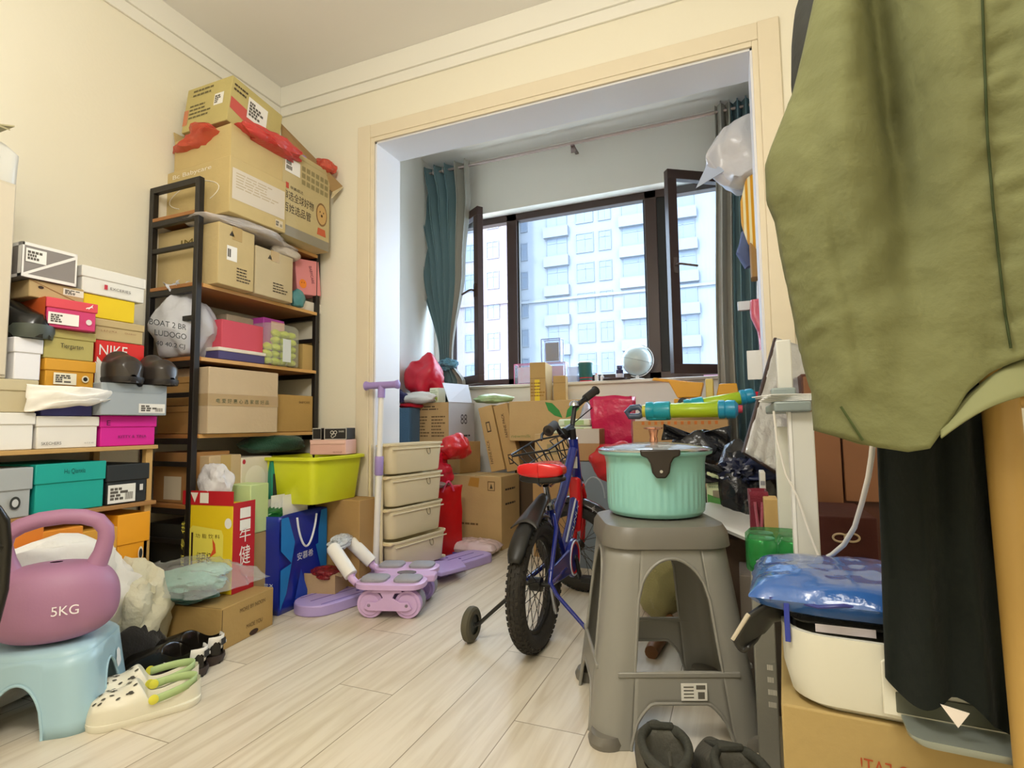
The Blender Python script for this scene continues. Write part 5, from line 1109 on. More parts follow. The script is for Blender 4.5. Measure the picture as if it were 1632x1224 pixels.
# ================================================================== exercise gear on the floor
lav = mat('B3A0D8', .4, kind='plastic'); lav2 = mat('A48FCE', .45, kind='plastic'); pk = mat('D2B0DC', .35, kind='plastic'); wh = mat('ECEAE6', .35, kind='plastic'); gpad = mat('9C9AA0', .7, bump=.3, bs=200, kind='pad')
M = Matrix.Translation((-1.705, 1.83, 0)) @ Matrix.Rotation(math.radians(-14.5), 4, 'Z')
BD = thing('exercise_board', 'lavender folding exercise board with a T-handle post, flat on the floor', 'exercise board', M=M)
def slab(y0, y1, w_, round0, round1, h=.045):
    n = 12; ol = []
    if round0: ol += [(w_/2*math.cos(a), y0+w_*.5+w_*.5*math.sin(a)) for a in [PI+PI*k/n for k in range(n+1)]]
    else: ol += [(-w_/2, y0), (w_/2, y0)]
    if round1: ol += [(w_/2*math.cos(a), y1-w_*.3+w_*.3*math.sin(a)) for a in [PI*k/n for k in range(n+1)]]
    else: ol += [(w_/2, y1), (-w_/2, y1)]
    return ol
MB().prism(slab(-.03, .50, .20, 1, 0), .045).build('board_half', lav, BD, bevel=.005)
MB().prism(slab(.51, 1.15, .19, 0, 1), .045, M=Matrix.Rotation(math.radians(-1), 4, 'Z')).build('board_half', lav, BD, bevel=.005)
MB().loft([(0, 0, .045, .36, .16, .08), (0, 0, .066, .36, .16, .08), (0, 0, .07, .34, .14, .07)], M=Matrix.Translation((.035, .42, 0)) @ Matrix.Rotation(.25, 4, 'Z')).build('cross_plate', lav, BD)
MB().prism([(-.02, -.11), (.14, -.09), (.16, .07), (.04, .16), (-.05, .06)], .02, M=Matrix.Translation((.06, .70, .0455))).build('wing_plate', lav, BD, bevel=.004)
for x in (-.075, .0, .075):
    for y0, y1 in ((.03, .40), (.72, 1.08)): MB().box(x-.002, x+.002, y0, y1, .0445, .0462).build('groove', INK('6E5CA0'), BD, smooth=0)
for x, y in ((-.04, .30), (-.04, .36), (-.04, .24), (.04, .30), (.04, .36), (.04, .24), (.03, .86), (.03, .93), (-.04, .9)): MB().lathe([(.008, .0455), (.008, .0468)], 14, M=Matrix.Translation((x, y, 0))).build('socket', INK('6A58A4'), BD)
MB().lathe([(.095, .07), (.10, .076), (.095, .088), (.03, .094), (.026, .12), (.0, .12)], 36, M=Matrix.Translation((-.015, .385, 0))).build('post_base', lav, BD)
pb = Vector((-.015, .385, .0))
tp = at(611, 614, y=(XF[BD.name] @ pb).y); hz = tp.z; hx = XF[BD.name].inverted() @ tp; hx.z = hz
b0 = Vector((pb.x, pb.y, .11)); b1 = Vector((hx.x, pb.y, hz))
def mid(k): return b0+(b1-b0)*k
MB().tube([mid(0), mid(.54)], .0155, 16).build('pole', wh, BD); MB().tube([mid(.56), mid(.98)], .0135, 16).build('pole', wh, BD)
MB().tube([mid(.50), mid(.505), mid(.60), mid(.605)], [.018, .021, .021, .018], 16).build('pole_joint', lav2, BD)
Rz = Matrix.Rotation(math.radians(14.5-2), 4, 'Z'); dx = (Rz @ Vector((1, 0, 0)))
MB().tube([mid(.93), mid(1.0)], .018, 14).tube([b1-dx*.10, b1-dx*.095, b1-dx*.075, b1+dx*.075, b1+dx*.095, b1+dx*.10], [.016, .023, .017, .017, .022, .015], 16).build('handle', lav2, BD)
MB().lathe([(.012, 0), (.012, .01), (.008, .014)], 14, M=Matrix.Translation((.08, .42, .07))).build('button', lav2, BD); MB().lathe([(.012, 0), (.012, .01), (.008, .014)], 14, M=Matrix.Translation((.12, .62, .066))).build('button', lav2, BD)
# roller
M = Matrix.Translation((-1.338, 1.905, 0)) @ Matrix.Rotation(math.radians(17), 4, 'Z')
RO = thing('ab_roller', 'lilac abdominal roller with grey elbow pads and white wrapped handles', 'ab roller', M=M)
rr = .056
for yb in (0, .215):
    for sx in (-.078, .078):
        W_ = MB(); W_.lathe([(.0, -.002), (rr*.72, -.002), (rr*.8, .004), (rr*.97, .004), (rr, .012), (rr, .075), (rr*.97, .085), (0, .085)], 32, M=Matrix.Translation((sx, yb, rr)) @ Matrix.Rotation(-PI/2, 4, 'X'), cap=False)
        o = W_.build('wheel', lav2 if yb else pk, RO)
        MB().lathe([(rr*1.012, .03), (rr*1.03, .035), (rr*1.03, .078), (rr*1.012, .083)], 32, M=Matrix.Translation((sx, yb, rr)) @ Matrix.Rotation(-PI/2, 4, 'X'), cap=False).build('tyre', gpad, o)
        MB().lathe([(.011, 0), (.011, .004), (.007, .006)], 16, M=Matrix.Translation((sx, yb-.006, rr)) @ Matrix.Rotation(PI/2, 4, 'X')).build('axle_cap', met('D8D8DC', .2), o)
    sp = MB(); sp.prism([(-.1, -.012), (-.085, .014), (-.05, .012), (-.02, .03), (-.03, .048), (-.06, .05), (-.07, .05), (-.05, .078), (.05, .078), (.06, .05), (.03, .048), (.02, .03), (.05, .012), (.085, .014), (.1, -.012), (.08, -.022), (-.08, -.022)], .008, M=Matrix.Translation((0, yb-.004, rr)) @ Matrix.Rotation(PI/2, 4, 'X'))
    sp.build('side_plate', pk, RO, bevel=.002)
# deck and pads
dk_ = MB(); dk_.loft([(0, 0, 0, .27, .13, .05), (0, 0, .004, .29, .15, .06), (0, 0, .022, .29, .15, .06), (0, 0, .026, .27, .13, .05)], M=Matrix.Translation((.0, .045, .118))); dk_.build('pad_tray', pk, RO)
dk_ = MB(); dk_.loft([(0, 0, 0, .27, .13, .05), (0, 0, .004, .29, .15, .06), (0, 0, .022, .29, .15, .06), (0, 0, .026, .27, .13, .05)], M=Matrix.Translation((.0, .27, .118))); dk_.build('pad_tray', pk, RO)
MB().prism([(-.05, .10), (.06, .10), (.16, .13), (.16, .19), (.06, .22), (-.05, .22), (-.10, .16)], .03, M=Matrix.Translation((0, 0, .112))).build('deck', pk, RO, bevel=.006)
MB().lathe([(.035, 0), (.035, .003), (.028, .004)], 28, M=Matrix.Translation((.03, .16, .142)) @ Matrix.Diagonal((1.2, .8, 1, 1))).build('display', mat('6E6A72', .2, kind='display'), RO)
for sx in (-.07, .07):
    for yb in (.045, .27): MB().loft([(0, 0, 0, .11, .10, .028), (0, 0, .008, .11, .10, .028), (0, 0, .012, .10, .09, .024)], M=Matrix.Translation((sx, yb, .1445))).build('elbow_pad', gpad, RO)
inv = XF[RO.name].inverted()
h1 = inv @ at(527, 868, y=1.93); h2 = inv @ at(556, 860, y=2.08)
a1 = Vector((-.15, .045, .125)); a2 = Vector((-.14, .27, .13))
foam = mat('EFEDE8', .55, bump=.15, bs=60, kind='foam_wrap')
for a_, h_ in ((a1, h1), (a2, h2)):
    MB().tube([a_, a_+(h_-a_)*.18+Vector((0, 0, -.01)), a_+(h_-a_)*.22], [.014, .016, .018], 12).build('handle_root', pk, RO)
    MB().tube([a_+(h_-a_)*k for k in (.2, .21, .5, .9, .95)], [.02, .028, .029, .029, .024], 16).build('handle_arm', foam, RO)
blob((h1+h2)/2+Vector((0, 0, .0)), (.045, .10, .035), 141, flat=None, amp=.3, crease=.2).build('bubble_wrap', mat('E8ECEE', .15, bump=.7, bs=60, film=.8, kind='film'), RO)
# ================================================================== children's bicycle
BX, BY = -.672, 1.835
M = Matrix.Translation((BX, BY, 0)) @ Matrix.Rotation(math.radians(0), 4, 'Z')
BK = thing('bicycle', 'blue and red children\'s bicycle with black training wheels and a wire basket', 'bicycle', M=M)
blue = mat('1C2A86', .25, coat=.6, kind='frame_paint'); redp = mat('D0141C', .3, kind='plastic'); bp_ = mat('1B1A18', .45, kind='black_plastic'); rub = mat('2A2620', .75, bump=.2, bs=120, kind='rubber'); chrome = met('BFC2C8', .2)
R0 = .222
def wheel(M, name='wheel', parent=None, rad=R0, tw=.031):
    w_ = thing(name, '', '', M=M) if False else None
    tb = MB(); n = 72
    tb.tube([M @ Vector((0, (rad-tw)*math.cos(2*PI*i/n), (rad-tw)*math.sin(2*PI*i/n))) for i in range(n)], tw, 14, closed=True)
    ty = tb.build(name, rub, parent)
    kn = MB()
    for i in range(58):
        for k, (a, off) in enumerate(((-.95, 0), (-.42, .5), (0, 0), (.42, .5), (.95, 0))):
            th = 2*PI*(i+off)/58; q = Matrix.Rotation(th, 4, 'X') @ Matrix.Translation((tw*math.sin(a), 0, rad-tw+tw*math.cos(a))) @ Matrix.Rotation(a, 4, 'Y')
            kn.box(-.0042, .0042, -.006, .006, -.002, .0035, M @ q)
    kn.build('tread_blocks', rub, ty, smooth=0)
    rm = MB(); rm.tube([M @ Vector((0, (rad-2*tw+.0)*math.cos(2*PI*i/60), (rad-2*tw)*math.sin(2*PI*i/60))) for i in range(60)], .011, 8, closed=True); rm.build('rim', bp_, ty)
    sp = MB()
    for i in range(28):
        a = 2*PI*i/28; s_ = .02 if i % 2 else -.02; b_ = a+(.55 if (i//2) % 2 else -.55)
        sp.tube([M @ Vector((s_, .022*math.cos(b_), .022*math.sin(b_))), M @ Vector((0, (rad-2*tw-.006)*math.cos(a), (rad-2*tw-.006)*math.sin(a)))], .0014, 5)
    sp.build('spokes', met('55524E', .4), ty)
    hb = MB(); hb.tube([M @ Vector((-.045, 0, 0)), M @ Vector((-.022, 0, 0)), M @ Vector((-.02, 0, 0)), M @ Vector((.02, 0, 0)), M @ Vector((.022, 0, 0)), M @ Vector((.045, 0, 0))], [.008, .008, .024, .024, .008, .008], 16); hb.build('hub', bp_, ty)
    return ty
I4 = Matrix.Identity(4)
wheel(Matrix.Translation((0, 0, R0)), parent=BK)
# steering turned to the left
HB, HT = Vector((0, .565, .50)), Vector((0, .505, .715))      # lower and upper end of head tube
ax = (HT-HB).normalized(); ST = Matrix.Translation(HB) @ Matrix.Rotation(math.radians(79), 4, ax) @ Matrix.Translation(-HB)
fh = HB-ax*.27+Vector((0, .035, 0)); fh.z = R0
wheel(ST @ Matrix.Translation(fh), parent=BK)
fk = MB()
for s_ in (-1, 1): fk.tube([ST @ (HB+Vector((s_*.03, 0, -.01))), ST @ (HB+Vector((s_*.042, .01, -.06))), ST @ (fh+Vector((s_*.045, 0, 0)))], .0115, 12)
fk.tube([ST @ (HB+Vector((-.036, 0, -.01))), ST @ (HB+Vector((.036, 0, -.01)))], .014, 12)
fk.build('fork', redp, BK)
def tb(nm, pts, r, m, par=BK, n=14): return MB().tube(pts, r, n).build(nm, m, par)
tb('head_tube', [HB, HT], .021, blue)
bb_, st_ = Vector((0, .315, .245)), Vector((0, .155, .475))
tb('down_tube', [HB+Vector((0, -.01, .03)), Vector((0, .45, .36)), bb_], .022, blue)
tb('top_tube', [HT+Vector((0, -.01, -.05)), Vector((0, .33, .49)), Vector((0, .20, .40))], .020, blue)
tb('seat_tube', [bb_, st_], .017, blue)
for s_ in (-1, 1):
    tb('chain_stay', [bb_+Vector((s_*.02, -.03, 0)), Vector((s_*.045, .2, .23)), Vector((s_*.05, 0, R0))], .010, blue)
    tb('seat_stay', [st_+Vector((s_*.015, .01, -.04)), Vector((s_*.045, .10, .40)), Vector((s_*.05, 0, R0))], .008, blue)
tb('seat_post', [st_, st_+Vector((0, -.035, .075))], .012, chrome)
MB().tube([st_+Vector((0, .004, -.012)), st_+Vector((0, -.004, .006))], .021, 16).build('seat_clamp', chrome, BK)
me = text_mesh('JOUNUO', .20, .030); o = bpy.data.objects.new('lettering', me); col.objects.link(o); me.materials.clear(); me.materials.append(pap('E9ECF4'))
d_ = (HB-bb_).normalized(); me.transform(Matrix.Translation(bb_+d_*.08+Vector((.0232, 0, -.012))) @ Matrix((Vector((0, d_.y, d_.z)), Vector((0, -d_.z, d_.y)), Vector((1, 0, 0)))).transposed().to_4x4()); o.parent = BK
tb('pinstripe', [bb_+d_*.05+Vector((.010, -.012, .018)), HB-d_*.04+Vector((.010, -.012, .018))], .004, pap('C9CEDC'))
MB().box(-.0185, .0185, .52, .5205, .585, .635, M=Matrix.Translation((0, -.022, 0))).build('head_badge', pap('E8E6E0'), BK, smooth=0)
# saddle: red cover on a black base
def sad(z0, z1, k):
    def f(i, j):
        a = 2*PI*i; y = j; w_ = .088*k*(1-.74*min(1, max(0, (y-.30)/.55)))*(max(0, 1-((.07-y)/.07)**2)**.5 if y < .07 else 1)*((1-((y-.9)/.1)**2)**.5 if y > .9 else 1)
        w_ = max(w_, .0006)
        yy = .035+.245*y*k+(.0 if k == 1 else .01)
        c_, s_ = math.cos(a), math.sin(a)
        z = (z0+z1)/2+(z1-z0)/2*math.copysign(abs(s_)**.6, s_)+.02*max(0, .3-y)+(.006*math.sin(PI*y))
        return (w_*math.copysign(abs(c_)**.8, c_), yy, z)
    return MB().grid(f, 28, 30, cu=True)
sb = st_.z+.075
sad(sb+.03, sb+.082, 1).build('saddle', mat('DC1A1E', .25, coat=.3, kind='vinyl'), BK, smooth=70)
sad(sb+.008, sb+.040, .94).build('saddle_base', bp_, BK, smooth=70)
for s_ in (-1, 1): tb('saddle_rail', [Vector((s_*.025, .07, sb+.02)), Vector((s_*.02, .12, sb-.002)), Vector((s_*.02, .2, sb+.01))], .004, chrome)
# mudguards
def guard(MM, r, a0, a1, w_, m, nm='mudguard'):
    def f(i, j):
        a = math.radians(a0+(a1-a0)*j); x = (i-.5)*w_; rr_ = r-.012*(2*i-1)**2*1.2
        e = 1-.35*max(0, (abs(2*j-1)-.8)/.2)
        return MM @ Vector((x*e, rr_*math.cos(a), rr_*math.sin(a)))
    return MB().grid(f, 9, 26).build(nm, m, BK, smooth=70, solid=.003)
guard(Matrix.Translation((0, 0, R0)), R0+.022, 62, 150, .062, bp_)
MB().grid(lambda i, j: ((i-.5)*.095*(1-.45*j), -.10+.19*j-.012*(2*i-1)**2, .452+.072*j-.022*(2*i-1)**2), 11, 10).build('mudguard', mat('2A2724', .3, kind='black_plastic'), BK, smooth=70, solid=.004)
tb('mudguard_stay', [Vector((0, .08, .51)), Vector((0, .13, .505))], .007, bp_)
guard(ST @ Matrix.Translation(fh), R0+.02, 70, 205, .07, mat('33302E', .2, metal=.4, kind='black_plastic'))
# chain case, crank and pedals on the right
cc = MB(); cc.prism([(.075*math.cos(a), .075*math.sin(a)) for a in [2*PI*k/32 for k in range(32)]], .012, M=Matrix.Translation((.038, .315, .245)) @ Matrix.Rotation(PI/2, 4, 'Y')); cc.build('chain_case', mat('1E2C88', .3, coat=.4, kind='plastic'), BK, bevel=.002)
for r_, m_ in ((.066, pap('D8DCE8')), (.058, redp)): MB().tube([(.052, .315+r_*math.cos(a), .245+r_*math.sin(a)) for a in [2*PI*k/40 for k in range(40)]], .0035, 6, closed=True).build('chain_case_ring', m_, BK)
MB().prism([(0, -.05), (.30, -.03), (.30, .03), (0, .05)], .012, M=Matrix.Translation((.040, .315, .242)) @ Matrix(((0, 0, 1, 0), (-1, 0, 0, 0), (0, 1, 0, 0), (0, 0, 0, 1)))).build('chain_guard', mat('1E2C88', .3, coat=.4, kind='plastic'), BK, bevel=.003)
for s_, dy, dz in ((1, .02, -.085), (-1, -.02, .085)):
    tb('crank', [bb_+Vector((s_*.058, 0, 0)), bb_+Vector((s_*.065, dy, dz))], .008, bp_)
    MB().box(-.04, .04, -.022, .022, -.011, .011, M=Matrix.Translation(bb_+Vector((s_*.112, dy, dz)))).build('pedal', bp_, BK, bevel=.003)
tb('axle', [bb_+Vector((-.06, 0, 0)), bb_+Vector((.06, 0, 0))], .012, bp_)
# red leg guard plate beside the head tube
MB().prism([(-.02, -.11), (.02, -.10), (.045, -.02), (.03, .06), (.01, .12), (-.02, .13), (-.01, .02)], .05, M=Matrix.Translation((.03, .50, .44)) @ Matrix.Rotation(PI/2, 4, 'Y') @ Matrix.Rotation(PI/2, 4, 'Z') @ Matrix.Rotation(PI, 4, 'X')).build('side_fairing', redp, BK, bevel=.012)
L_ = text_mesh('BIKE', .05, .02); o = bpy.data.objects.new('lettering', L_); col.objects.link(o); L_.materials.clear(); L_.materials.append(pap('F0EEEE')); L_.transform(Matrix.Translation((.083, .485, .40)) @ Matrix(((0, 0, 1, 0), (1, 0, 0, 0), (0, 1, 0, 0), (0, 0, 0, 1)))); o.parent = BK
# handlebar
S0 = HT+ax*.045
tb('stem', [HT, S0], .015, bp_)
hb_ = [Vector((x, y, z)) for x, y, z in ((-.255, -.055, .105), (-.16, -.035, .10), (-.10, -.0, .085), (-.055, .02, .02), (-.03, .025, .0), (.03, .025, .0), (.055, .02, .02), (.10, 0, .085), (.16, -.035, .10), (.255, -.055, .105))]
hb_ = [ST @ (S0+Matrix.Rotation(math.radians(-6), 3, 'Y') @ p+Vector((-.01, 0, -.02))) for p in hb_]
tb('handlebar', hb_, .011, bp_)
for a_, b_ in ((hb_[0], hb_[1]), (hb_[-1], hb_[-2])):
    tb('grip', [a_, a_+(b_-a_)*.04, a_+(b_-a_)*.06, a_+(b_-a_)*.95, b_], [.014, .023, .0195, .0185, .016], rub)
    dn = (b_-a_).normalized()
    tb('brake_lever', [b_+dn*.02, b_+dn*.015+(ST.to_3x3() @ Vector((0, .045, -.01))), b_-dn*.04+(ST.to_3x3() @ Vector((0, .06, -.02))), b_-dn*.085+(ST.to_3x3() @ Vector((0, .05, -.03)))], [.010, .008, .006, .005], bp_, n=8)
tb('stem_clamp', [ST @ (S0+Vector((-.035, .025, 0))), ST @ (S0+Vector((.035, .025, 0)))], .018, bp_)
bl_ = MB(); bl_.lathe([(.0, .024), (.014, .022), (.022, .012), (.024, 0)], 20, M=Matrix.Translation(ST @ (S0+Vector((.085, -.0, .085))))); bl_.build('bell', chrome, BK)
for s_, m_ in ((-1, 0), (1, 0)):
    q = hb_[1] if s_ < 0 else hb_[-2]
    tb('brake_cable', [q, q+Vector((.02, .05, -.04)), ST @ (S0+Vector((s_*.05, .10, -.02))), ST @ (S0+Vector((s_*.03, .06, -.12))), HB+Vector((.02, .02, .02))], .0028, bp_, n=6)
# wire basket carried in front of the turned handlebar
BS = MB()
def BP(x, y, z): return ST @ (HT+Vector((x, y+.03, z)))
for z, w_, d0, d1 in ((-.0, .13, .03, .25), (-.07, .115, .03, .21), (-.12, .10, .04, .18)):
    BS.tube([BP(-w_, d0, z), BP(-w_, d1-.03, z+.01), BP(-w_+.03, d1, z+.012), BP(w_-.03, d1, z+.012), BP(w_, d1-.03, z+.01), BP(w_, d0, z)], .005 if z == 0 else .003, 8, closed=True)
for x in (-.10, -.05, 0, .05, .10): BS.tube([BP(x*1.25, .25, .01), BP(x*.95, .18, -.12), BP(x*.95, .04, -.12), BP(x*1.25, .03, 0)], .003, 6)
for y in (.07, .12): BS.tube([BP(-.112, y, .0), BP(-.09, y, -.12), BP(.09, y, -.12), BP(.112, y, 0)], .003, 6)
BS.build('basket', bp_, BK)
# training wheels
for s_ in (-1, 1):
    q = Vector((s_*.245, -.02, .062))
    tb('stabiliser_arm', [Vector((s_*.052, 0, R0+.01)), Vector((s_*.075, 0, R0-.03)), Vector((s_*.15, -.01, .125)), Vector((s_*.215, -.02, .066)), Vector((s_*.225, -.02, .062))], .007, bp_ if s_ < 0 else blue)
    o = MB().lathe([(.034, -.015), (.052, -.016), (.060, -.010), (.062, 0), (.060, .010), (.052, .016), (.034, .015)], 32, M=Matrix.Translation(q) @ Matrix.Rotation(PI/2, 4, 'Y'), cap=False).build('training_wheel', mat('55503F', .7, kind='rubber'), BK)
    MB().lathe([(0, -.010), (.036, -.010), (.036, .010), (0, .010)], 28, M=Matrix.Translation(q) @ Matrix.Rotation(PI/2, 4, 'Y'), cap=False).build('wheel_disc', mat('1E2418', .5, kind='plastic'), o)
    MB().lathe([(.007, -.02), (.007, .02)], 12, M=Matrix.Translation(q) @ Matrix.Rotation(PI/2, 4, 'Y')).build('axle_nut', chrome, o)
tb('cross_bar', [Vector((-.052, 0, R0)), Vector((.052, 0, R0))], .008, bp_)
tb('kick_stand', [Vector((.055, .0, R0)), Vector((.06, .03, .12))], .006, chrome)
# ================================================================== grey stool and stock pot
SX, SY = -.222, 1.60
sg = mat('8E8C84', .35, kind='plastic'); sg2 = mat('716D64', .4, kind='plastic')
SC = Vector((SX, SY, 0)); STH = .52
GS = thing('plastic_stool', 'tall grey plastic stool with arched sides carrying the mint pot', 'stool', SC, math.radians(21))
arch_shell(GS, 'stool_body', sg, (.425, .415), (.305, .295), .062, .47, front=(.41, .17, .335, .10, .012, .09), side=(.41, .17, .335, .10, .012, .09), solid=.004, lip=.0045, prof=lambda k: k if k > .05 else k-.0)
MB().loft([(0, 0, .455, .315, .305, .07), (0, 0, .46, .335, .325, .075), (0, 0, .495, .328, .318, .075), (0, 0, .512, .31, .30, .075), (0, 0, STH-.002, .27, .26, .07), (0, 0, STH, .23, .22, .06)], nc=9).build('seat', sg2, GS)
for k, (sx, sy) in enumerate(((-1, -1), (1, -1), (1, 1), (-1, 1))):
    MB().loft([(sx*.178, sy*.173, 0, .085, .085, .04), (sx*.178, sy*.173, .012, .09, .09, .042), (sx*.176, sy*.171, .028, .078, .078, .036), (sx*.174, sy*.169, .030, .06, .06, .028)], nc=6).build('foot', sg2, GS)
for s_ in (-1, 1): 
    MB().box(-.148, .148, s_*.1885-.004, s_*.1885+.004, .160, .172).build('step_rail', sg, GS, bevel=.002)
    MB().box(s_*.1925-.004, s_*.1925+.004, -.143, .143, .160, .172).build('step_rail', sg, GS, bevel=.002)
dm = (.425, .415, .425)
mb = MB(); mb.box(-.0, .062, -.2022, -.2012, .112, .152); mb.mt(1)
for i in range(4): mb.box(.006, .03, -.2026, -.2021, .118+.008*i, .121+.008*i)
mb.box(.04, .056, -.2026, -.2021, .116, .132).box(.036, .058, -.2026, -.2021, .138, .148)
mb.build('paper_label', [pap('EFEDE4'), INK('6A665C')], GS, smooth=0)
pm = mat('90CBC2', .3, coat=.3, kind='enamel')
px_, py_ = -.225, 1.625
PT = thing('stock_pot', 'mint green ribbed pot with a glass lid on the grey stool', 'pot', (px_, py_, STH+.001))
prr = .136
def potf(i, j):
    a = 2*PI*i
    zz = [(0, 0), (.108, .0), (.126, .004), (.134, .014), (prr, .03), (prr+.001, .08), (prr+.002, .145), (prr+.006, .165), (.158, .172), (.160, .178), (.150, .180)]
    k = j*(len(zz)-1); n0 = min(int(k), len(zz)-2); f_ = k-n0; r = zz[n0][0]+(zz[n0+1][0]-zz[n0][0])*f_; z = zz[n0][1]+(zz[n0+1][1]-zz[n0][1])*f_
    if .02 < z < .13: r -= .0016*(.5+.5*math.cos(a*44))*min(1, (z-.02)/.02)*min(1, (.13-z)/.03)
    return (r*math.cos(a), r*math.sin(a), z)
MB().grid(potf, 264, 41, cu=True).build('pot_body', pm, PT, smooth=50)
MB().lathe([(.150, .180), (.150, .186), (.146, .186), (.14, .188), (.10, .197), (.05, .202), (0, .203)], 48).build('lid', mat('DDE4E8', .06, film=.45, coat=.6, kind='glass_lid'), PT)
MB().lathe([(.158, .1795), (.160, .184), (.152, .188), (.149, .184)], 56, cap=False).build('lid_rim', met('D2D4D2', .2), PT)
gold = met('D8A088', .2)
MB().lathe([(.012, .203), (.012, .212), (.010, .218), (.014, .238), (.027, .241), (.027, .245), (0, .247)], 28).build('lid_knob', gold, PT)
for k in range(10): MB().tube([(.014*math.cos(a), .014*math.sin(a), .205), (.013*math.cos(a), .013*math.sin(a), .24)], .0022, 6).build('knob_rib', gold, PT) if False else None
hd = MB(); ang = math.atan2(-py_-.0, -px_-.0)+.10
for s_, off in ((1, 0), (-1, PI)):
    MM = Matrix.Rotation(ang+off+PI/2, 4, 'Z')
    ol = [(-.052, .012), (.052, .012), (.050, -.004), (.034, -.010), (.026, -.024), (.022, -.048), (.012, -.062), (-.012, -.062), (-.022, -.048), (-.026, -.024), (-.034, -.010), (-.050, -.004)]
    h_ = MB(); h_.prism(ol, .014, M=MM @ Matrix.Translation((0, -.150, .176)) @ Matrix.Rotation(PI/2, 4, 'X'))
    h_.v = [MM @ Vector((q.x, q.y+.5*q.x*q.x*2.5, q.z)) for q in [MM.inverted() @ p for p in h_.v]]
    o = h_.build('side_handle', mat('2A221C', .35, kind='bakelite'), PT, bevel=.004)
    MB().lathe([(.004, 0), (.004, .003)], 12, M=MM @ Matrix.Translation((0, -.1655, .132)) @ Matrix.Rotation(PI/2, 4, 'X')).build('rivet', met('D8D8D4'), o)
# ================================================================== trainers at the bottom edge
def trainer(label, M, m, lin_, sole, s=1):
    t = low_shoe('trainer', label, M, .30, .105, m, sole, ht=.095)
    MB().prism([(-.026, -.055), (.026, -.055), (.022, .07), (-.022, .07)], .012, M=Matrix.Translation((0, .04, .078)) @ Matrix.Rotation(math.radians(-22), 4, 'X')).build('tongue', lin_, t, bevel=.004)
    for k in range(4): MB().tube([(-.03, .01+.022*k, .087-.008*k), (0, .02+.022*k, .096-.008*k), (.03, .01+.022*k, .087-.008*k)], .0032, 6).build('lace', mat('4A4A44', .8, kind='lace'), t)
    MB().tube([(.046*math.cos(a), -.065+.078*math.sin(a), .090+.008*abs(math.cos(a))) for a in [2*PI*k/24 for k in range(24)]], .009, 10, closed=True).build('collar', lin_, t)
    MB().tube([(0, -.142, .085), (0, -.152, .108), (0, -.140, .12)], .004, 8).build('pull_tab', mat('3A3A34', .8, kind='lace'), t)
    return t
tg = mat('5C5A50', .7, bump=.4, bs=90, var=.3, kind='shoe_mesh'); tl = mat('3C3D36', .9, bump=.3, bs=120, kind='lining')
p1, p2 = at(1050, 1190, z=.07), at(1165, 1215, z=.07)
trainer('worn grey-green trainer at the bottom edge, left one of two below the grey stool', Matrix.Translation((p1.x+.01, p1.y-.03, 0)) @ Matrix.Rotation(math.radians(14), 4, 'Z') @ Matrix.Diagonal((1, 1, 1.3, 1)), tg, tl, mat('3A3A34', .7, kind='rubber'))
trainer('worn grey-green trainer at the bottom edge, right one of two below the grey stool', Matrix.Translation((p2.x, p2.y-.04, 0)) @ Matrix.Rotation(math.radians(20), 4, 'Z') @ Matrix.Diagonal((1, 1, 1.2, 1)), tg, tl, mat('3A3A34', .7, kind='rubber'))
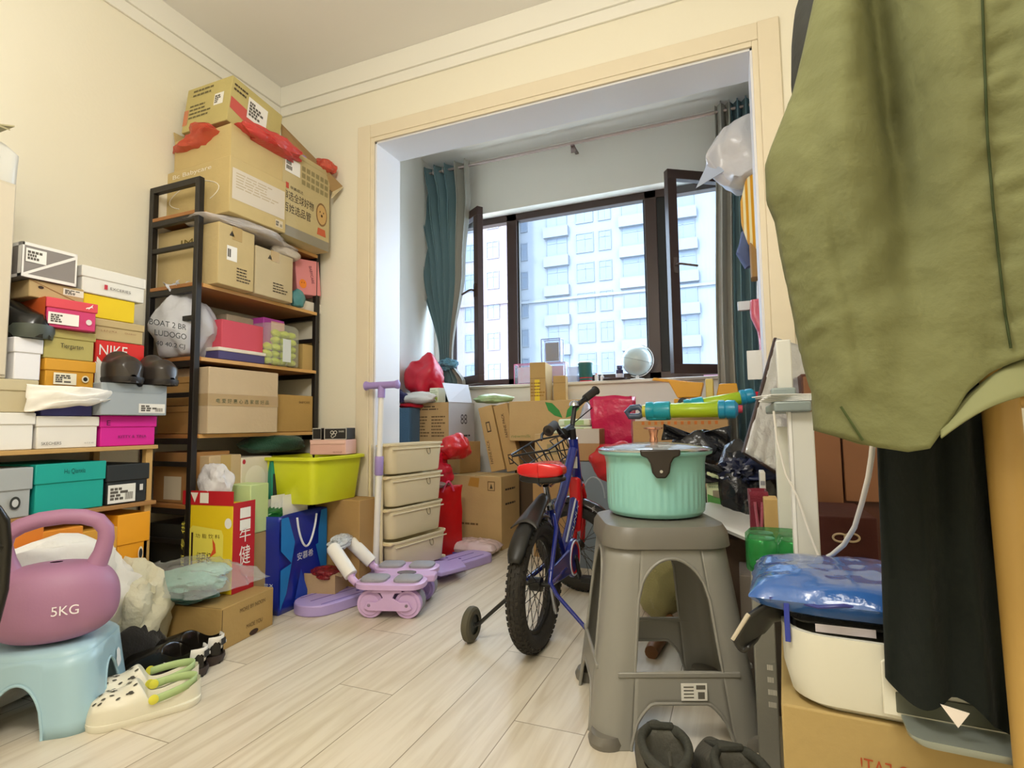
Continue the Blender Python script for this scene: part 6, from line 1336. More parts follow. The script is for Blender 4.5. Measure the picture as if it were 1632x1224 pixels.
# ================================================================== balcony right: boxes, toys, black bags
RB = kbox('carton', 'wide kraft carton below the toy water guns, small orange marks along its top edge', fitb(1012, 800, 1172, 671, 0, 2.70, 0, D=.34), 'BF9766')
print('RB', RB.dim, RB.p)
for k in range(12): P(RB, 'F', rect(.1+.07*k, .13+.07*k, .975, .995), INK('C8702A'), name='printed_mark')
lines(RB, 'F', .4, .9, .45, .7, 4, '8A6A40')
RB2 = kbox('carton', 'kraft carton standing behind the wide one, carrying the yellow toy truck', fitb(1035, 700, 1168, 652, 0, 3.12, 0, D=.3), 'C29E6E')
z = RB.top+.002
def gun(label, a, b, yb, rz, tipc, sc_=1.0):
    """soft water blaster lying along local x: teal grip block, lime tube, teal collar, red nozzle"""
    t = thing('water_gun', label, 'toy gun', a, rz); Lh = (Vector(b)-Vector(a)).length
    X = Matrix.Rotation(PI/2, 4, 'Y'); r = .036*sc_
    MB().lathe([(r*.9, .28*Lh), (r, .29*Lh), (r, .80*Lh), (r*.9, .81*Lh)], 28, M=Matrix.Translation((0, 0, r*1.3)) @ X).build('barrel', pla('B9D62A', .25), t)
    g = MB(); g.lathe([(r*.8, .05*Lh), (r*1.25, .06*Lh), (r*1.28, .12*Lh), (r*1.15, .14*Lh), (r*1.28, .17*Lh), (r*1.28, .30*Lh), (r*1.0, .31*Lh)], 28, M=Matrix.Translation((0, 0, r*1.3)) @ X)
    g.build('grip_block', pla('20A3B4', .3), t)
    MB().box(.07*Lh, .27*Lh, -r*.7, r*.7, 0, r*.7).build('grip', pla('20A3B4', .3), t, bevel=.008)
    c_ = MB(); c_.lathe([(r*1.0, .77*Lh), (r*1.22, .78*Lh), (r*1.22, .83*Lh), (r*1.1, .84*Lh), (r*1.22, .86*Lh), (r*1.2, .93*Lh), (r*.7, .96*Lh)], 24, M=Matrix.Translation((0, 0, r*1.3)) @ X); c_.build('collar', pla('2C9CC0', .3), t)
    MB().lathe([(r*.55, .95*Lh), (r*.5, 1.0*Lh), (0, 1.0*Lh)], 20, M=Matrix.Translation((0, 0, r*1.3)) @ X).build('nozzle', pla(tipc), t)
    MB().lathe([(r*.85, .02*Lh), (r*.9, .06*Lh)], 20, M=Matrix.Translation((0, 0, r*1.3)) @ X).build('ring', pla('D8D04A'), t)
    h = MB(); h.tube([(.03*Lh, 0, r*1.2), (-.02*Lh, 0, r*1.9), (-.10*Lh, 0, r*1.8), (-.15*Lh, 0, r*1.2), (-.12*Lh, 0, r*.6), (-.02*Lh, 0, r*.6), (.03*Lh, 0, r*1.0)], r*.42, 12); h.build('plunger_handle', pla('4A5A70'), t)
    return t
p0 = at(1022, 676, y=2.77); p1_ = at(1184, 664, y=2.77)
gun('lime and turquoise toy water gun lying in front, blue-grey plunger handle at its left end', (p0.x, 2.77, z), (p1_.x, 2.77, z), 0, 0, 'D84A5A')
p2_ = at(1085, 640, y=2.88); p3_ = at(1213, 640, y=2.95)
gun('lime and turquoise toy water gun lying behind the first, red nozzle raised to the right', (p2_.x, 2.90, z+.022), (p3_.x, 2.95, z+.022), 0, math.radians(7), 'E02030', .85).rotation_euler = (0, math.radians(-9), math.radians(7))
# toy truck
z = RB2.top+.001
q = at(1075, 640, y=3.2)
t = thing('toy_truck', 'orange-yellow toy dump truck with a tilted shovel on the cartons under the sill', 'toy truck', (q.x, 3.22, z))
oy = pla('E8A21E', .3); T = Matrix.Translation((q.x, 3.22, z+.03))
MB().box(0, .34, -.05, .05, 0, .025, T).build('chassis', oy, t, world=True, bevel=.004)
MB().prism([(.02, .0), (.14, 0), (.16, .08), (-.03, .10)], .10, M=T @ Matrix.Translation((0, .05, .03)) @ Matrix.Rotation(PI/2, 4, 'X')).build('dump_bed', oy, t, world=True, bevel=.004)
MB().prism([(-.10, .105), (.10, .075), (.12, .088), (-.09, .12)], .07, M=T @ Matrix.Translation((-.02, .035, .03)) @ Matrix.Rotation(PI/2, 4, 'X')).build('shovel_arm', oy, t, world=True, bevel=.003)
MB().box(.17, .21, -.05, .05, .02, .13, T).build('cab_pillar', pla('E6C868'), t, world=True, bevel=.006)
MB().prism([(.22, .02), (.34, .02), (.33, .10), (.24, .10)], .10, M=T @ Matrix.Translation((0, .05, 0)) @ Matrix.Rotation(PI/2, 4, 'X')).build('cab', oy, t, world=True, bevel=.006)
for x in (.05, .14, .28):
    for y in (-.055, .055): MB().lathe([(.0, -.012), (.028, -.012), (.03, -.006), (.03, .006), (.028, .012), (0, .012)], 20, M=T @ Matrix.Translation((x, y, 0)) @ Matrix.Rotation(PI/2, 4, 'X'), cap=False).build('wheel', pla('2A2624'), t, world=True)
# pink and red totes
q = fitb(945, 735, 1008, 632, 2, 3.12, .50, D=.15)
PKB = kbox('carton', 'brown carton on the balcony floor hidden under the pink bag', (Vector((q[0].x-.02, 3.08, 0)), 0, .36, .28, .49), '9A744C')
tote('tote_bag', 'translucent magenta tote bag standing below the globe', 'bag', q, mat('D8225A', .25, bump=.5, bs=18, film=.86, kind='film'), handles='', seed=11, amp=.014, top=1.05)
bag('plastic_bag', 'bright red plastic bag lumped in front of the magenta tote bag', 'plastic bag', (q[0].x+.16, 2.94, .56), (.14, .085, .115), poly('D02A2A', .92), 151, amp=.3, flat=-.8)
bag('plastic_bag', 'milky white rolled plastic behind the leaf-printed carton, by the magenta bag', 'plastic bag', (q[0].x-.075, 3.30, .80), (.045, .06, .105), mat('B8B4BC', .25, bump=.4, bs=20, kind='film'), 152, flat=-.9)
# black bags
def bk(c2='26252C'): return mat('17171A', .22, bump=.7, bs=18, kind='black_film')
q = at(1110, 706, y=2.55)
bag('black_bag', 'black plastic bag with folded ears, in front of the kraft cartons below the water guns', 'plastic bag', (q.x, 2.56, q.z-.03), (.125, .06, .10), bk(), 161, amp=.35, crease=.14, flat=None)
t_ = [o for o in col.objects if o.name.startswith('black_bag') and o.type == 'EMPTY'][-1]
def ear(t, a, b, w_, m, sd=0):
    a, b = Vector(a), Vector(b); d = b-a; s_ = d.cross(Vector((0, 1, 0))).normalized()
    MB().grid(lambda i, j: a+d*j+s_*(w_*(i-.5)*(.35+.9*j))+Vector((0, .012*math.sin(7*i+5*j+sd), 0)), 12, 8).build('bag_handle', m, t, smooth=70, solid=.002, world=True)
XB = kbox('carton', 'kraft carton propping up the black bag with folded ears', (Vector((q.x-.10, 2.48, 0)), 0, .2, .16, q.z-.125), 'A98452')
ear(t_, (q.x-.02, 2.54, q.z+.03), (q.x-.14, 2.52, q.z+.05), .06, bk()); ear(t_, (q.x+.02, 2.54, q.z+.03), (q.x+.14, 2.52, q.z+.02), .09, bk(), 2)
q = at(1190, 790, y=2.02)
bag('black_bag', 'large black refuse bag stuffed full, right of the mint pot', 'plastic bag', (q.x+.0, 2.03, .44), (.135, .13, .27), bk(), 163, amp=.25, crease=.14, flat=-.75)
t_ = [o for o in col.objects if o.name.startswith('black_bag') and o.type == 'EMPTY'][-1]
q2 = at(1180, 748, y=1.97)
ear(t_, (q2.x, 1.96, q2.z-.02), (q2.x-.12, 1.94, q2.z-.01), .06, bk()); ear(t_, (q2.x+.0, 1.96, q2.z-.02), (q2.x+.10, 1.94, q2.z+.03), .10, mat('2A3358', .25, bump=.6, bs=20, kind='black_film'), 3)
blob((q2.x-.01, 1.97, q2.z-.01), (.07, .05, .05), 165, flat=None, amp=.3, crease=.3).build('bag_knot', mat('20243A', .25, bump=.6, bs=20, kind='black_film'), t_, world=True)
# stack under the green card, right behind the pot
ST_ = carton('storage_box', 'dark grey box pile right behind the grey stool', 'box', fitb(1100, 1000, 1166, 806, 4, 1.93, 0, D=.22), pap('3A3632'))
z = ST_.top+.001
GC = carton('paper_box', 'upright green and cream card box with a small printed square, right of the pot', 'box', fit(1128, 800, 1157, 752, 8, y=1.95, z0=z, D=.03), pap('CFD6A8')); P(GC, 'F', [(0, 0), (1, 0), (1, .16), (0, .34)], pap('5A9A4A')); lines(GC, 'F', .1, .8, .5, .9, 4, '9AA880'); P(GC, 'F', rect(.3, .7, .22, .45), INK('8A8068')); 
q = at(1166, 782, y=1.98); pillow('sachet', 'small white and black foil sachet lying beside the green card box', 'sachet', (ST_.M @ Vector((.13, .10, ST_.dim[2]+.002))), .10, .08, .025, mat('D8D6D0', .3, var=.8, vs_=30, c2='3A3A3A', kind='foil'), rz=.4, seed=9)
q = at(1182, 832, y=1.80)
t = thing('white_board', 'white tray-like board sticking out beside the grey stool', 'board', (q.x-.05, 1.80, q.z))
M = Matrix.Translation((q.x-.02, 1.83, q.z-.01)) @ Matrix.Rotation(math.radians(-28), 4, 'Z') @ Matrix.Rotation(math.radians(14), 4, 'Y')
MB().loft([(0, 0, 0, .26, .22, .03), (0, 0, .010, .27, .23, .03), (0, 0, .014, .26, .22, .03)], M=M).build('board', pla('E4E4E0'), t, world=True)
WB = carton('carton', 'dusky brown box holding up the white board beside the grey stool', 'box', (Vector((q.x-.05, 1.84, 0)), 0, .15, .14, q.z-.06), card('6E5A4A'))
# maroon bag and wooden block between the black bag and the white stand
q = fitb(1199, 905, 1229, 782, 0, 1.72, .36, D=.05)
tote('tote_bag', 'narrow dark red felt bag with a loop, left of the white stand', 'bag', q, fab('7A1E30'), handles='F', hm=fab('B0586A'), hl=.09, hw=.004, droop=True, seed=5, amp=.006)
q = fitb(1222, 905, 1246, 795, 0, 1.66, .36, D=.08)
WK = kbox('wooden_box', 'pale wooden upright box between the dark red bag and the white stand', q, 'CBA86A', cat='box')
SPB = carton('storage_box', 'mid grey box supporting the dark red bag and the wooden box', 'box', (Vector((q[0].x-.07, 1.655, 0)), 0, .18, .16, .358), card('8A8078'))
LB = carton('paper_box', 'white label box behind the dark red bag', 'box', fitb(1212, 785, 1236, 752, 0, 1.80, .0, D=.08), pap('D0CEC8')); lines(LB, 'F', .1, .9, .88, .97, 2, '8A8A90')
# green cans on a grey box
CB = carton('storage_box', 'grey upright box with small print, under the pack of green cans', 'box', fitb(1206, 1120, 1246, 912, 0, 1.40, 0, D=.16), card('8C8A80')); lines(CB, 'F', .55, .95, .30, .55, 4, 'C8C4B8'); print('CB', CB.dim)
t = thing('can_pack', 'shrink-wrapped pack of green drink cans standing before the white stand', 'cans', (CB.p.x+.06, 1.47, CB.top+.001))
gc = mat('128A3A', .2, metal=.3, coat=.5, kind='can')
for i in range(2):
    for j in range(2):
        MM = Matrix.Translation((CB.p.x+.033+.066*i-.005, 1.435+.066*j, CB.top+.001))
        o = MB().lathe([(.024, 0), (.031, .006), (.032, .012), (.032, .062), (.027, .070)], 28, M=MM).build('can', gc, t, world=True)
        MB().lathe([(.027, .070), (.028, .073), (.024, .071), (0, .071)], 28, M=MM).build('can_lid', met('C8CCCA'), o, world=True)
        MB().box(-.006, .006, -.004, .014, .0715, .073, M=MM).build('ring_pull', met('D8DCDA'), o, world=True)
MB().loft([(0, 0, 0, .136, .136, .03), (0, 0, .004, .14, .14, .033), (0, 0, .070, .14, .14, .033), (0, 0, .082, .12, .12, .033)], M=Matrix.Translation((CB.p.x+.061, 1.468, CB.top+.0005))).build('shrink_wrap', mat('3FB060', .1, bump=.5, bs=30, film=.28, kind='film'), t, world=True)
# white metal stand with two posts
wm_ = mat('DCDCD4', .4, kind='white_metal'); gm_ = mat('8E9A98', .4, kind='grey_plastic')
yA = 1.30
xA0, xA1 = at(1266, 800, y=yA).x, at(1304, 800, y=yA).x; zA = at(1285, 656, y=yA).z
SD = thing('metal_stand', 'white two-post metal stand with a grey bracket, beside the hanging coat', 'stand', ((xA0+xA1)/2, yA+.1, 0))
MB().box(xA0, xA1, yA, yA+.03, .012, zA).build('post', wm_, SD, world=True, bevel=.003)
MB().box(xA0-.004, xA0+.002, yA-.002, yA+.032, .012, zA).build('post_edge', mat('F4F4F0', .4), SD, world=True)
yB_ = 1.59; xB0, xB1 = at(1238, 760, y=yB_).x, at(1263, 760, y=yB_).x
MB().box(xB0, xB1, yB_, yB_+.03, .012, at(1250, 680, y=yB_).z).build('post', wm_, SD, world=True, bevel=.003)
MB().box(xA0-.02, xA1+.02, yA-.06, yB_+.10, 0, .012).build('base_plate', wm_, SD, world=True, bevel=.003)
xs0, xs1 = at(1233, 650, y=yA).x, at(1292, 650, y=yA).x
MB().box(xs0, xs1, yA-.02, yB_+.06, zA, zA+.022).build('bracket', gm_, SD, world=True, bevel=.004)
xu0, xu1 = at(1238, 600, y=1.42).x, at(1262, 600, y=1.42).x
MB().box(xu0, xu1, 1.40, 1.43, zA+.022, at(1250, 543, y=1.42).z).build('upper_post', wm_, SD, world=True, bevel=.003)
MB().box(xs0, xs0+.05, yA+.05, yA+.10, zA+.02, zA+.055).build('clamp', gm_, SD, world=True, bevel=.004)
pp = thing('paper_stack', 'loose white papers lying on the grey bracket of the stand', 'papers', (xs1-.02, yA+.05, zA+.023))
for k in range(5): MB().box(-.06, .07, -.05, .08, .0032*k, .0032*k+.0022, M=Matrix.Translation((xs1-.03, yA+.06, zA+.024)) @ Matrix.Rotation(.12*k-.2, 4, 'Z')).build('sheet', pap('EEEEEA'), pp, world=True, smooth=0)
cb = thing('power_cable', 'white cable drooping from the coat to the stand in a long curve', 'cable', at(1312, 890, y=1.22))
pts = [at(u, v, y=y) for u, v, y in ((1398, 640, .93), (1393, 690, .97), (1389, 728, 1.0), (1384, 760, 1.02), (1374, 800, 1.06), (1362, 840, 1.10), (1345, 868, 1.14), (1326, 884, 1.18), (1308, 893, 1.22), (1300, 905, 1.24))]
MB().tube(pts, .0042, 10).build('cord', pla('E8E4DC'), cb, world=True)
pts = [at(u, v, y=y) for u, v, y in ((1233, 655, 1.27), (1238, 700, 1.27), (1252, 755, 1.265), (1270, 790, 1.26), (1290, 850, 1.25), (1308, 895, 1.24))]
cb2 = thing('power_cable', 'thin white cord running down across the white stand posts', 'cable', pts[0]); MB().tube(pts, .0022, 8).build('cord', pla('E8E4DC'), cb2, world=True)
# ironing board like panel with a silver cover
IB = thing('ironing_board', 'silver-covered ironing board with a dark edge leaning by the opening', 'ironing board', at(1190, 720, y=1.95))
A_, B_, C_, D_ = at(1236, 540, y=2.10), at(1185, 722, y=1.85), at(1250, 760, y=1.90), at(1300, 560, y=2.16)
n_ = (B_-A_).cross(D_-A_).normalized()*.012
mb = MB(); 
def pf(i, j): 
    a_ = A_+(B_-A_)*j; b_ = D_+(C_-D_)*j; return a_+(b_-a_)*i+n_*(.4*noise.noise(Vector((i*5, j*8, 3))))
mb.grid(pf, 20, 26); mb.build('silver_cover', mat('C9CCD2', .3, metal=.45, bump=.8, bs=35, kind='silver_cloth'), IB, world=True, solid=.012, smooth=60)
MB().tube([A_, B_, B_+(C_-B_)*.9], .007, 8).build('dark_edge', mat('3A2A28', .4), IB, world=True)
PBx = thing('card_sheet', 'plain white card panel leaning below the silver board', 'panel', at(1200, 560, y=2.3)); 
MB().box(0, .07, 0, .015, 0, .12, M=Matrix.Translation(at(1192, 605, y=2.45))).build('card', pap('E6E4DE'), PBx, world=True, smooth=0)
# cabinet and boxes behind the stand
cb0 = at(1300, 815, y=1.95); cb1 = at(1470, 690, y=1.95)
WC = thing('wooden_cabinet', 'brown wooden cabinet with two panels behind the white stand', 'cabinet', (cb0.x+.2, 2.05, 0))
MB().box(cb0.x-.02, cb1.x, 1.97, 2.24, 0, .93).build('body', mat('5A2E1E', .5, var=.3, vs_=9, kind='wood'), WC, world=True, bevel=.003)
zz = at(1340, 817, y=1.95).z
w1 = mat('8E5E3C', .5, var=.3, vs_=7, kind='wood')
xm = at(1347, 800, y=1.95).x
MB().box(cb0.x-.015, xm-.003, 1.952, 1.969, zz, .92).build('door', w1, WC, world=True, bevel=.002)
MB().box(xm+.003, cb1.x-.01, 1.952, 1.969, zz+.035, .92).build('door', w1, WC, world=True, bevel=.002)
mx = fitb(1304, 960, 1420, 822, 0, 1.62, 0, D=.28)
MX = carton('carton', 'dark maroon carton with two white rings printed on it, behind the white cable', 'box', mx, card('4A1A12'))
for uu in (1339, 1358):
    q = at(uu, 857, y=1.618); a_ = [(q.x+.016*math.cos(b), 1.6175, q.z+.010*math.sin(b)) for b in [2*PI*k/24 for k in range(24)]]
    MB().tube([XF[MX.t.name].inverted() @ Vector(p) for p in a_], .0028, 6, closed=True).build('printed_ring', pap('C8B090'), MX.t)
# ================================================================== hanging things on the right side of the balcony
HR = thing('garment_rail', 'slim white upright clothes rail just inside the right side of the balcony', 'clothes rail', (.30, 2.85, 0))
xr_ = .30
for y in (2.62, 3.02): MB().tube([(xr_, y, 0), (xr_, y, 2.22)], .012, 12).build('upright', wm_, HR, world=True)
MB().tube([(xr_, 2.60, 2.22), (xr_, 3.04, 2.22)], .012, 12).build('top_rail', wm_, HR, world=True)
for zz in (2.0, 1.75, 1.35, 1.1): MB().tube([(xr_, 2.62, zz), (xr_, 2.66, zz+.0), (.13, 2.68, zz)], .006, 8).build('hook', wm_, HR, world=True)
def hang(name, label, cat, pts_, y, m, th=.05, seed=0, amp=.02, pw=.6):
    """cloth or bag hanging with outline given by columns (v, u_left, u_right)"""
    rows = [(at(a_, v, y=y), at(b_, v, y=y)) for v, a_, b_ in pts_]
    t = thing(name, label, cat, ((rows[-1][0].x+rows[-1][1].x)/2, y, rows[-1][0].z))
    n = len(rows)
    def f(i, j):
        k = j*(n-1); a_ = min(int(k), n-2); q = k-a_; l = rows[a_][0].lerp(rows[a_+1][0], q); r = rows[a_][1].lerp(rows[a_+1][1], q)
        an = 2*PI*i; c = (l+r)/2; e = (r-l).length/2; x = c.x+e*math.copysign(abs(math.cos(an))**pw, math.cos(an)); yy = y+th*math.sin(an)*(1+.0*j)
        nn = noise.noise_vector(Vector((x*9, yy*9+seed, c.z*7)))*amp+noise.noise_vector(Vector((x*22, yy*20+seed, c.z*5)))*amp*.4
        return (x+nn.x*.5, yy+nn.y, c.z+nn.z*.4)
    mb = MB(); mb.grid(f, 56, 44, cu=True); k = 56
    mb.f.append(list(range(k))[::-1]); mb.m.append(0); mb.f.append(list(range(43*k, 44*k))); mb.m.append(0)
    mb.build('fabric', m, t, smooth=70, world=True)
    return t
hang('plastic_bag', 'white translucent plastic bag hanging highest at the right curtain', 'plastic bag', [(192, 1190, 1215), (205, 1150, 1220), (235, 1132, 1224), (262, 1122, 1226), (288, 1150, 1224), (297, 1165, 1195)], 2.72, mat('E2E0E4', .25, bump=.6, bs=14, film=.82, kind='film'), .12, 171, .05)
MB().add([at(1135, 245, y=2.66), at(1172, 262, y=2.66), at(1109, 300, y=2.62)], [(0, 1, 2)]).build('bag_corner', mat('C8D2E6', .3, film=.8, kind='film'), [o for o in col.objects if o.name.startswith('plastic_bag') and o.type == 'EMPTY'][-1], world=True, smooth=0, solid=.003)
hang('striped_cloth', 'yellow and white striped cloth hanging below the white plastic bag', 'cloth', [(268, 1196, 1222), (290, 1186, 1222), (320, 1179, 1222), (355, 1182, 1222), (385, 1192, 1222), (402, 1206, 1224)], 2.68, mat('F0E2B0', .85, kind='stripe', bs=14, c2='D89A1E'), .05, 173, .01)
hang('cloth_bundle', 'blue and grey cloth peeking out below the striped cloth', 'cloth', [(370, 1180, 1200), (385, 1178, 1200), (402, 1172, 1196), (425, 1186, 1200)], 2.74, mat('6A7EA8', .85, var=.5, c2='3A3A6A', kind='cloth'), .03, 175, .02)
hang('carton', 'small brown carton hanging beside the right door frame', 'box', [(390, 1194, 1222), (444, 1197, 1222)], 2.70, card('A9824E'), .05, 176, .0, pw=.15)
hang('hanging_clip', 'pale grey clip bracket sticking out over the right curtain', 'clip', [(480, 1175, 1214), (494, 1176, 1214)], 2.68, pla('C8CCD2'), .012, 177, .0, pw=.2)
hang('snack_bag', 'pink and red printed plastic bag hanging at the right door frame', 'plastic bag', [(478, 1196, 1222), (505, 1198, 1224), (530, 1206, 1224), (560, 1208, 1226), (585, 1204, 1226)], 2.66, mat('E08098', .3, bump=.5, bs=20, var=.7, vs_=14, c2='C83048', kind='film'), .04, 179, .02)
hang('note_card', 'small white card standing at the right door frame above the toy nozzle', 'card', [(448, 1206, 1222), (478, 1206, 1222)], 2.72, pap('E6E6EA'), .02, 181, .0, pw=.2)
# ================================================================== right foreground
FB_ = kbox('carton', 'kraft carton in the right foreground carrying the white printer', (Vector((.046, .965, 0)), math.radians(-4), .56, .36, .345), 'B39A62')
L(FB_, 'F', 'TO EAT!', .17, .79, .13, .055, 'A8481E', rot=0); L(FB_, 'F', 'DIFFERENT', .15, .69, .16, .07, 'A8481E')
for o in [o for o in FB_.t.children if o.name.startswith('lettering')][:1]:
    for v in o.data.vertices: v.co.x = 2*(.17+.07)*.56-v.co.x
L(FB_, 'F', 'TO EAT', .32, .77, .12, .07, '9A6A2A')
z = FB_.top+.001
pc = mat('D8D6C6', .35, kind='plastic')
PM = Matrix.Translation((.052, .955, z)) @ Matrix.Rotation(math.radians(-4), 4, 'Z')
PR = thing('printer', 'white desktop printer on the kraft carton under the blue pouch', 'printer', M=PM)
pw_, pd_, ph_ = .47, .32, .112
MB().loft([(0, 0, 0, pw_-.05, pd_-.04, .05), (0, 0, .01, pw_-.02, pd_-.015, .055), (0, 0, .05, pw_, pd_, .06), (0, 0, ph_, pw_+.004, pd_, .06), (0, 0, ph_, pw_-.012, pd_-.016, .055), (0, 0, ph_-.03, pw_-.03, pd_-.03, .05)], M=Matrix.Translation((pw_/2, pd_/2, 0)), nc=8).build('body', pc, PR)
MB().prism([(.125, .018), (.46, .018), (.46, .092), (.40, .105), (.145, .105), (.125, .09)], .004, M=Matrix.Translation((0, -.0005, 0)) @ Matrix.Rotation(PI/2, 4, 'X')).build('front_panel', mat('DEDCCC', .35, kind='plastic'), PR, bevel=.0015)
MB().loft([(0, 0, 0, .32, .09, .02), (0, 0, .006, .33, .095, .02), (0, 0, .010, .33, .095, .02)], M=Matrix.Translation((.31, -.02, .012))).build('output_tray', mat('9AA29A', .3, metal=.5, kind='metal'), PR)
MB().box(.14, .45, -.007, -.0042, .024, .052).build('tray_slot', pla('55584A'), PR, bevel=.002)
MB().box(.02, pw_-.02, .02, pd_-.02, ph_-.028, ph_-.018).build('top_glass', pla('8E8C7A'), PR, bevel=.003)
# black items and the blue pouch
zt = z+ph_
BC = thing('laptop_sleeve', 'black sleeve lying open on the printer beneath the blue pouch', 'sleeve', (.25, 1.10, zt))
MB().loft([(0, 0, 0, .38, .25, .02), (0, 0, .005, .39, .26, .02), (0, 0, .010, .38, .25, .02)], M=Matrix.Translation((.27, 1.115, zt+.001)) @ Matrix.Rotation(math.radians(-4), 4, 'Z')).build('sleeve_body', fab('1E1D1A'), BC, world=True)
MB().box(-.03, .05, -.0008, 0, 0, .012, M=Matrix.Translation((.13, .982, zt-.004))).build('paper_edge', pap('D8CED0'), BC, world=True, smooth=0)
SH = thing('dustpan', 'black curved scoop with a pale worn edge, jutting out left of the blue pouch', 'scoop', at(1200, 1000, y=.99))
def scf(i, j):
    # from the tip on the left up to under the pouch
    c = [at(1172, 1022, y=.96), at(1196, 985, y=.98), at(1222, 966, y=1.0), at(1262, 962, y=1.03)]
    w_ = [Vector((.020, .0, -.006)), Vector((.018, .03, -.032)), Vector((.012, .05, -.036)), Vector((.01, .06, -.035))]
    k = j*3; a_ = min(int(k), 2); q = k-a_
    return c[a_].lerp(c[a_+1], q)+w_[a_].lerp(w_[a_+1], q)*(i*1.2-.2)+Vector((0, 0, -.012*math.sin(PI*i)))
MB().grid(scf, 10, 22).build('scoop_body', mat('1B1A16', .35, kind='plastic'), SH, smooth=60, solid=.006, world=True)
MB().tube([scf(0, j/10*.35) for j in range(11)], .0035, 8).build('worn_edge', pap('B8AE98'), SH, world=True)
bpz = zt+.008
pillow('zip_pouch', 'shiny blue plastic zip pouch lying on the black sleeve over the printer', 'pouch', (.215, 1.09, bpz), .40, .26, .066, mat('2F5FA8', .16, coat=.8, bump=.5, bs=14, kind='blue_film'), rz=math.radians(-4), seed=13, pw=.42)
po = [o for o in col.objects if o.name.startswith('zip_pouch')][-1]
MB().tube([(-.17+.34*k/20, -.128+.006*math.sin(k), .033+.003*math.sin(k*1.3)) for k in range(21)], .003, 8).build('zip', mat('27307E', .3, kind='zip'), po)
MB().box(-.150, -.142, -.128, -.122, -.03, .03).build('zip_pull', mat('2A3A9A', .3, kind='zip'), po, bevel=.001)
# ---- the clothes at the right: coat, long dark garment, valet pole
def px_rows(rows, y): return [(at(u0, v, y=y).x, at(u1, v, y=y).x, at(u0, v, y=y).z) for v, u0, u1 in rows]
olive = mat('787A4E', .88, var=.25, vs_=5, bump=.5, bs=30, kind='coat_cloth', c2='5C5E38')
CT = thing('coat', 'large olive green coat hanging in the right foreground, close to the camera', 'coat', (.35, .80, .75))
hem = [(1290, 660), (1300, 684), (1346, 697), (1390, 712), (1440, 719), (1471, 713), (1486, 692), (1505, 665), (1530, 628), (1565, 600), (1600, 582), (1632, 566), (1800, 540)]
yc = .80
hx_ = [(at(u, v, y=yc-.03).x, at(u, v, y=yc-.03).z) for u, v in hem]
def hemz(x):
    if x <= hx_[0][0]: return hx_[0][1]
    for a_, b_ in zip(hx_[:-1], hx_[1:]):
        if x <= b_[0]: return a_[1]+(b_[1]-a_[1])*(x-a_[0])/(b_[0]-a_[0])
    return hx_[-1][1]
left = [(0, 1303), (100, 1283), (200, 1260), (270, 1234), (303, 1224), (366, 1227), (400, 1241), (458, 1250), (526, 1264), (629, 1282), (681, 1300)]
lx = [(at(u, v, y=yc).x, at(u, v, y=yc).z) for v, u in left]
def leftx(z):
    if z >= lx[0][1]: return lx[0][0]+(z-lx[0][1])*.25
    for a_, b_ in zip(lx[:-1], lx[1:]):
        if z >= b_[1]: return a_[0]+(b_[0]-a_[0])*(a_[1]-z)/(a_[1]-b_[1])
    return lx[-1][0]
ztop = 1.72; xr2 = .66
def folds(x, z):
    f = .010*math.sin(x*26+z*1.5)+.006*math.sin(x*61-z*3)+.012*noise.noise(Vector((x*7, z*2.4, 2)))+.005*noise.noise(Vector((x*30, z*26, 5)))
    kx_ = math.exp(-((x-.205-.03*(1.1-z))/.028)**2); f += .075*kx_*min(1, max(0, (z-.82)/.35))                # deep pleat
    cx_ = math.exp(-((x-.085)/.03)**2)*math.exp(-((z-.88)/.10)**2); f += .016*cx_*noise.noise(Vector((x*24, 3, z*75+noise.noise(Vector((x*18, 1, z*12)))*2.5)))        # gathered crinkles low on the sleeve side
    s_ = math.exp(-((x-(.12+.10*(1.05-z)))/.012)**2)*max(0, 1-abs(z-1.0)/.3); f += .012*s_
    sm_ = math.exp(-((x-.285)/.02)**2); f += .007*sm_*noise.noise(Vector((x*20, 7, z*60)))
    return f
def cf(i, j):
    zn = ztop+(.72-ztop)*j; xl = leftx(zn)
    if i < .7: k = i/.7; sgn = -1
    else: k = 1-(i-.7)/.3; sgn = 1
    x = xl+(xr2-xl)*k; zh = hemz(x); z = ztop+(zh-ztop)*j
    th = (.085 if sgn < 0 else .035)*(max(0, 1-abs(2*k-1)**2.6))**.5*(1 if z < 1.45 else max(.2, 1-(z-1.45)/.3*.7))
    return (x, yc+sgn*th+(folds(x, z) if sgn < 0 else folds(x, z)*.3)+.02, z+.006*noise.noise(Vector((x*14, 0, 3)))*(j > .95))
mb = MB(); mb.grid(cf, 300, 150, cu=True); mb.build('coat_body', olive, CT, smooth=80, world=True, solid=.003)
yq = yc-.085
sm = [(1565, -20), (1570, 120), (1574, 220), (1583, 330), (1594, 430), (1602, 500), (1612, 560)]
def onf(u, v):
    p = at(u, v, y=yc-.06); 
    k = (p.x-leftx(p.z))/(xr2-leftx(p.z)); th = .085*(max(0, 1-abs(2*k-1)**2.6))**.5
    for _ in range(4):
        p = at(u, v, y=yc-th+folds(p.x, p.z)+.02-.004); k = (p.x-leftx(p.z))/(xr2-leftx(p.z)); th = .085*(max(0, 1-abs(2*k-1)**2.6))**.5
    return p
pts = []
for (u0, v0), (u1, v1) in zip(sm[:-1], sm[1:]):
    for k in range(12): pts.append(onf(u0+(u1-u0)*k/12, v0+(v1-v0)*k/12))
MB().tube(pts, .0013, 6).build('seam', mat('2E3A16', .9, kind='thread'), CT, world=True)
pts = [onf(1340+38*k/14, 648+58*k/14) for k in range(14)]
MB().tube(pts, .0016, 6).build('seam', mat('3E4A20', .9, kind='thread'), CT, world=True)
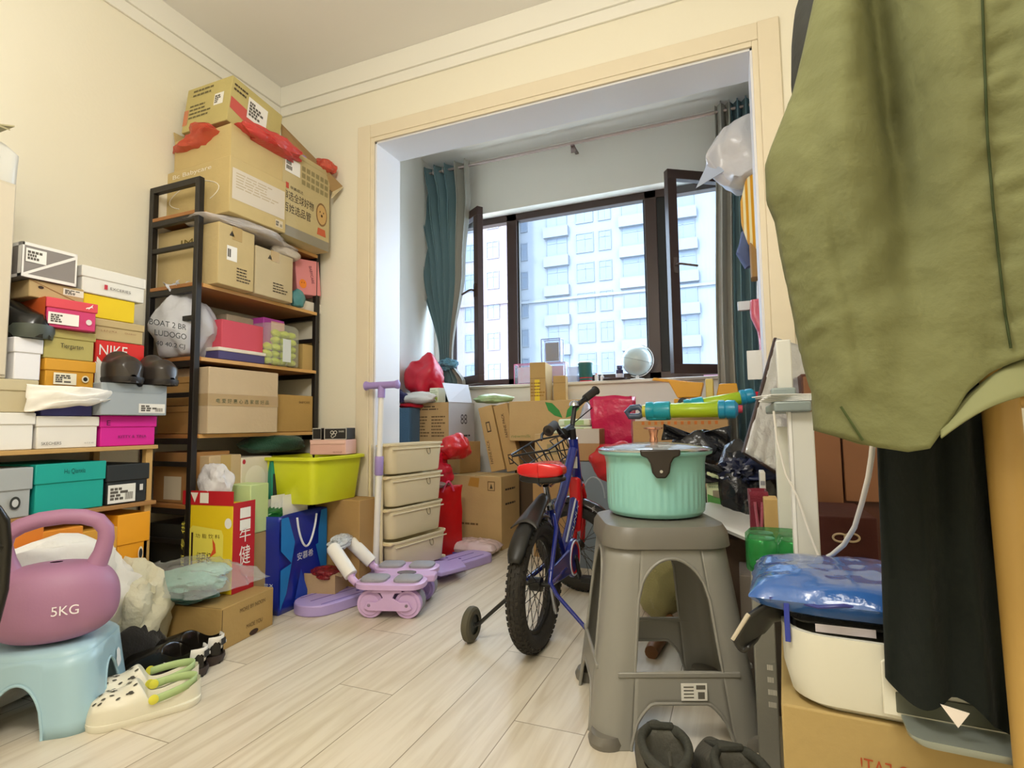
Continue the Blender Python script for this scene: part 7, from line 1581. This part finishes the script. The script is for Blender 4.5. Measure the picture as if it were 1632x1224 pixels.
MB().tube([(xr2-.26, yc, 1.82), (xr2-.26, yc, 1.76), (xr2-.05, yc, 1.68)], .006, 8).build('hanger', pla('2A2A2A'), CT, world=True)
# dark jacket glimpsed behind the left edge of the coat
DK = hang('jacket', 'dark jacket behind the upper left edge of the olive coat', 'jacket', [(-60, 1290, 1420), (0, 1274, 1420), (60, 1266, 1400), (120, 1262, 1390), (170, 1268, 1380), (215, 1272, 1370), (300, 1285, 1360)], 1.02, mat('2B2C26', .85, bump=.3, bs=40, kind='jacket_cloth'), .05, 191, .012)
# long black garment
def bf(i, j):
    u0, u1 = 1393+18*j, 1568+55*j; v1 = 1085+75*0
    an = 2*PI*i; k = (1-math.cos(an))/2; u = u0+(u1-u0)*k
    vb = 1080+70*k+18*math.sin(k*9)
    v = 560+(vb-560)*j; y = .93
    p = at(u, v, y=y); th = .035*math.sin(an)
    return (p.x, p.y+(-1 if math.sin(an) > 0 else 1)*abs(th)+.010*math.sin(k*17)+.008*noise.noise(Vector((k*9, j*3, 4))), p.z)
BG = thing('long_garment', 'long black-green velvet garment hanging under the olive coat', 'garment', (.22, .93, .48))
MB().grid(bf, 90, 70, cu=True).build('fabric', mat('07100A', 1.0, bump=.25, bs=60, kind='velvet'), BG, smooth=80, world=True)
q = at(1521, 1141, y=.885)
MB().add([(q.x-.014, q.y, q.z+.012), (q.x+.016, q.y, q.z+.006), (q.x+.003, q.y, q.z-.014)], [(0, 1, 2)]).build('care_tag', pap('EDE4DC'), BG, world=True, smooth=0, solid=.0015)
# valet pole at the right edge
yp = .985
a_, b_ = at(1586, 560, y=.915), at(1652, 1240, y=.855)
yp = a_.y
VP = thing('clothes_stand', 'light wooden clothes stand pole at the right edge of the photo', 'clothes stand', (b_.x, yp, 0))
d_ = (b_-a_); foot = a_+d_*((a_.z-.018)/(a_.z-b_.z)); topp = a_-d_*((1.80-a_.z)/(a_.z-b_.z))
MB().tube([foot, topp], .020, 20).build('pole', mat('B8944E', .45, var=.15, vs_=8, kind='light_wood'), VP, world=True)
MB().tube([a_+(b_-a_)*.13+Vector((.0, 0, 0)), a_+(b_-a_)*.13+Vector((.30, .0, .0))], .010, 12).build('cross_rod', mat('B8944E', .45, kind='light_wood'), VP, world=True)
yp = topp.y
MB().tube([topp, topp+Vector((.55, 0, 0))], .014, 14).build('top_rod', mat('B8944E', .45, kind='light_wood'), VP, world=True)
MB().tube([(topp.x+.55, yp, topp.z), (topp.x+.55, yp, .018)], .0165, 16).build('pole', mat('B8944E', .45, kind='light_wood'), VP, world=True)
MB().bar((foot.x-.02, foot.y, .009), (topp.x+.57, yp, .009), .04, .018).build('base_bar', mat('B8944E', .45, kind='light_wood'), VP, world=True, bevel=.003)
# pale lining edge of the coat at lower right
def lf(i, j):
    u = 1500+135*j; vv = 672-108*j-10*math.sin(PI*j); return at(u, vv+ (26+40*j)*i-.0, y=yc-.045-.02*i)
MB().grid(lf, 6, 30).build('lining_edge', mat('7E8056', .8, kind='coat_cloth'), CT, smooth=70, solid=.002, world=True)
# ---- things on the floor seen through the stool
q = at(1050, 930, y=2.25); bag('bag', 'olive yellow sack on the floor, seen through the grey stool', 'bag', (q.x, 2.30, .15), (.10, .09, .155), fab('A8A06A'), 201, flat=-.95)
OB = carton('storage_box', 'bright orange box on the floor, seen through the grey stool', 'box', fitb(1126, 1000, 1160, 880, 0, 2.05, 0, D=.08), pla('D8481C'))
t = thing('wooden_brush', 'brown wooden brush lying on the floor, seen through the grey stool', 'brush', (at(1045, 1040, z=0)))
q0, q1 = at(1038, 1040, z=.02), at(1068, 985, z=.02)
MB().tube([q0, q0+(q1-q0)*.4, q1], [.022, .026, .016], 12).build('handle', mat('8A5A2E', .5, var=.3, kind='wood'), t, world=True)
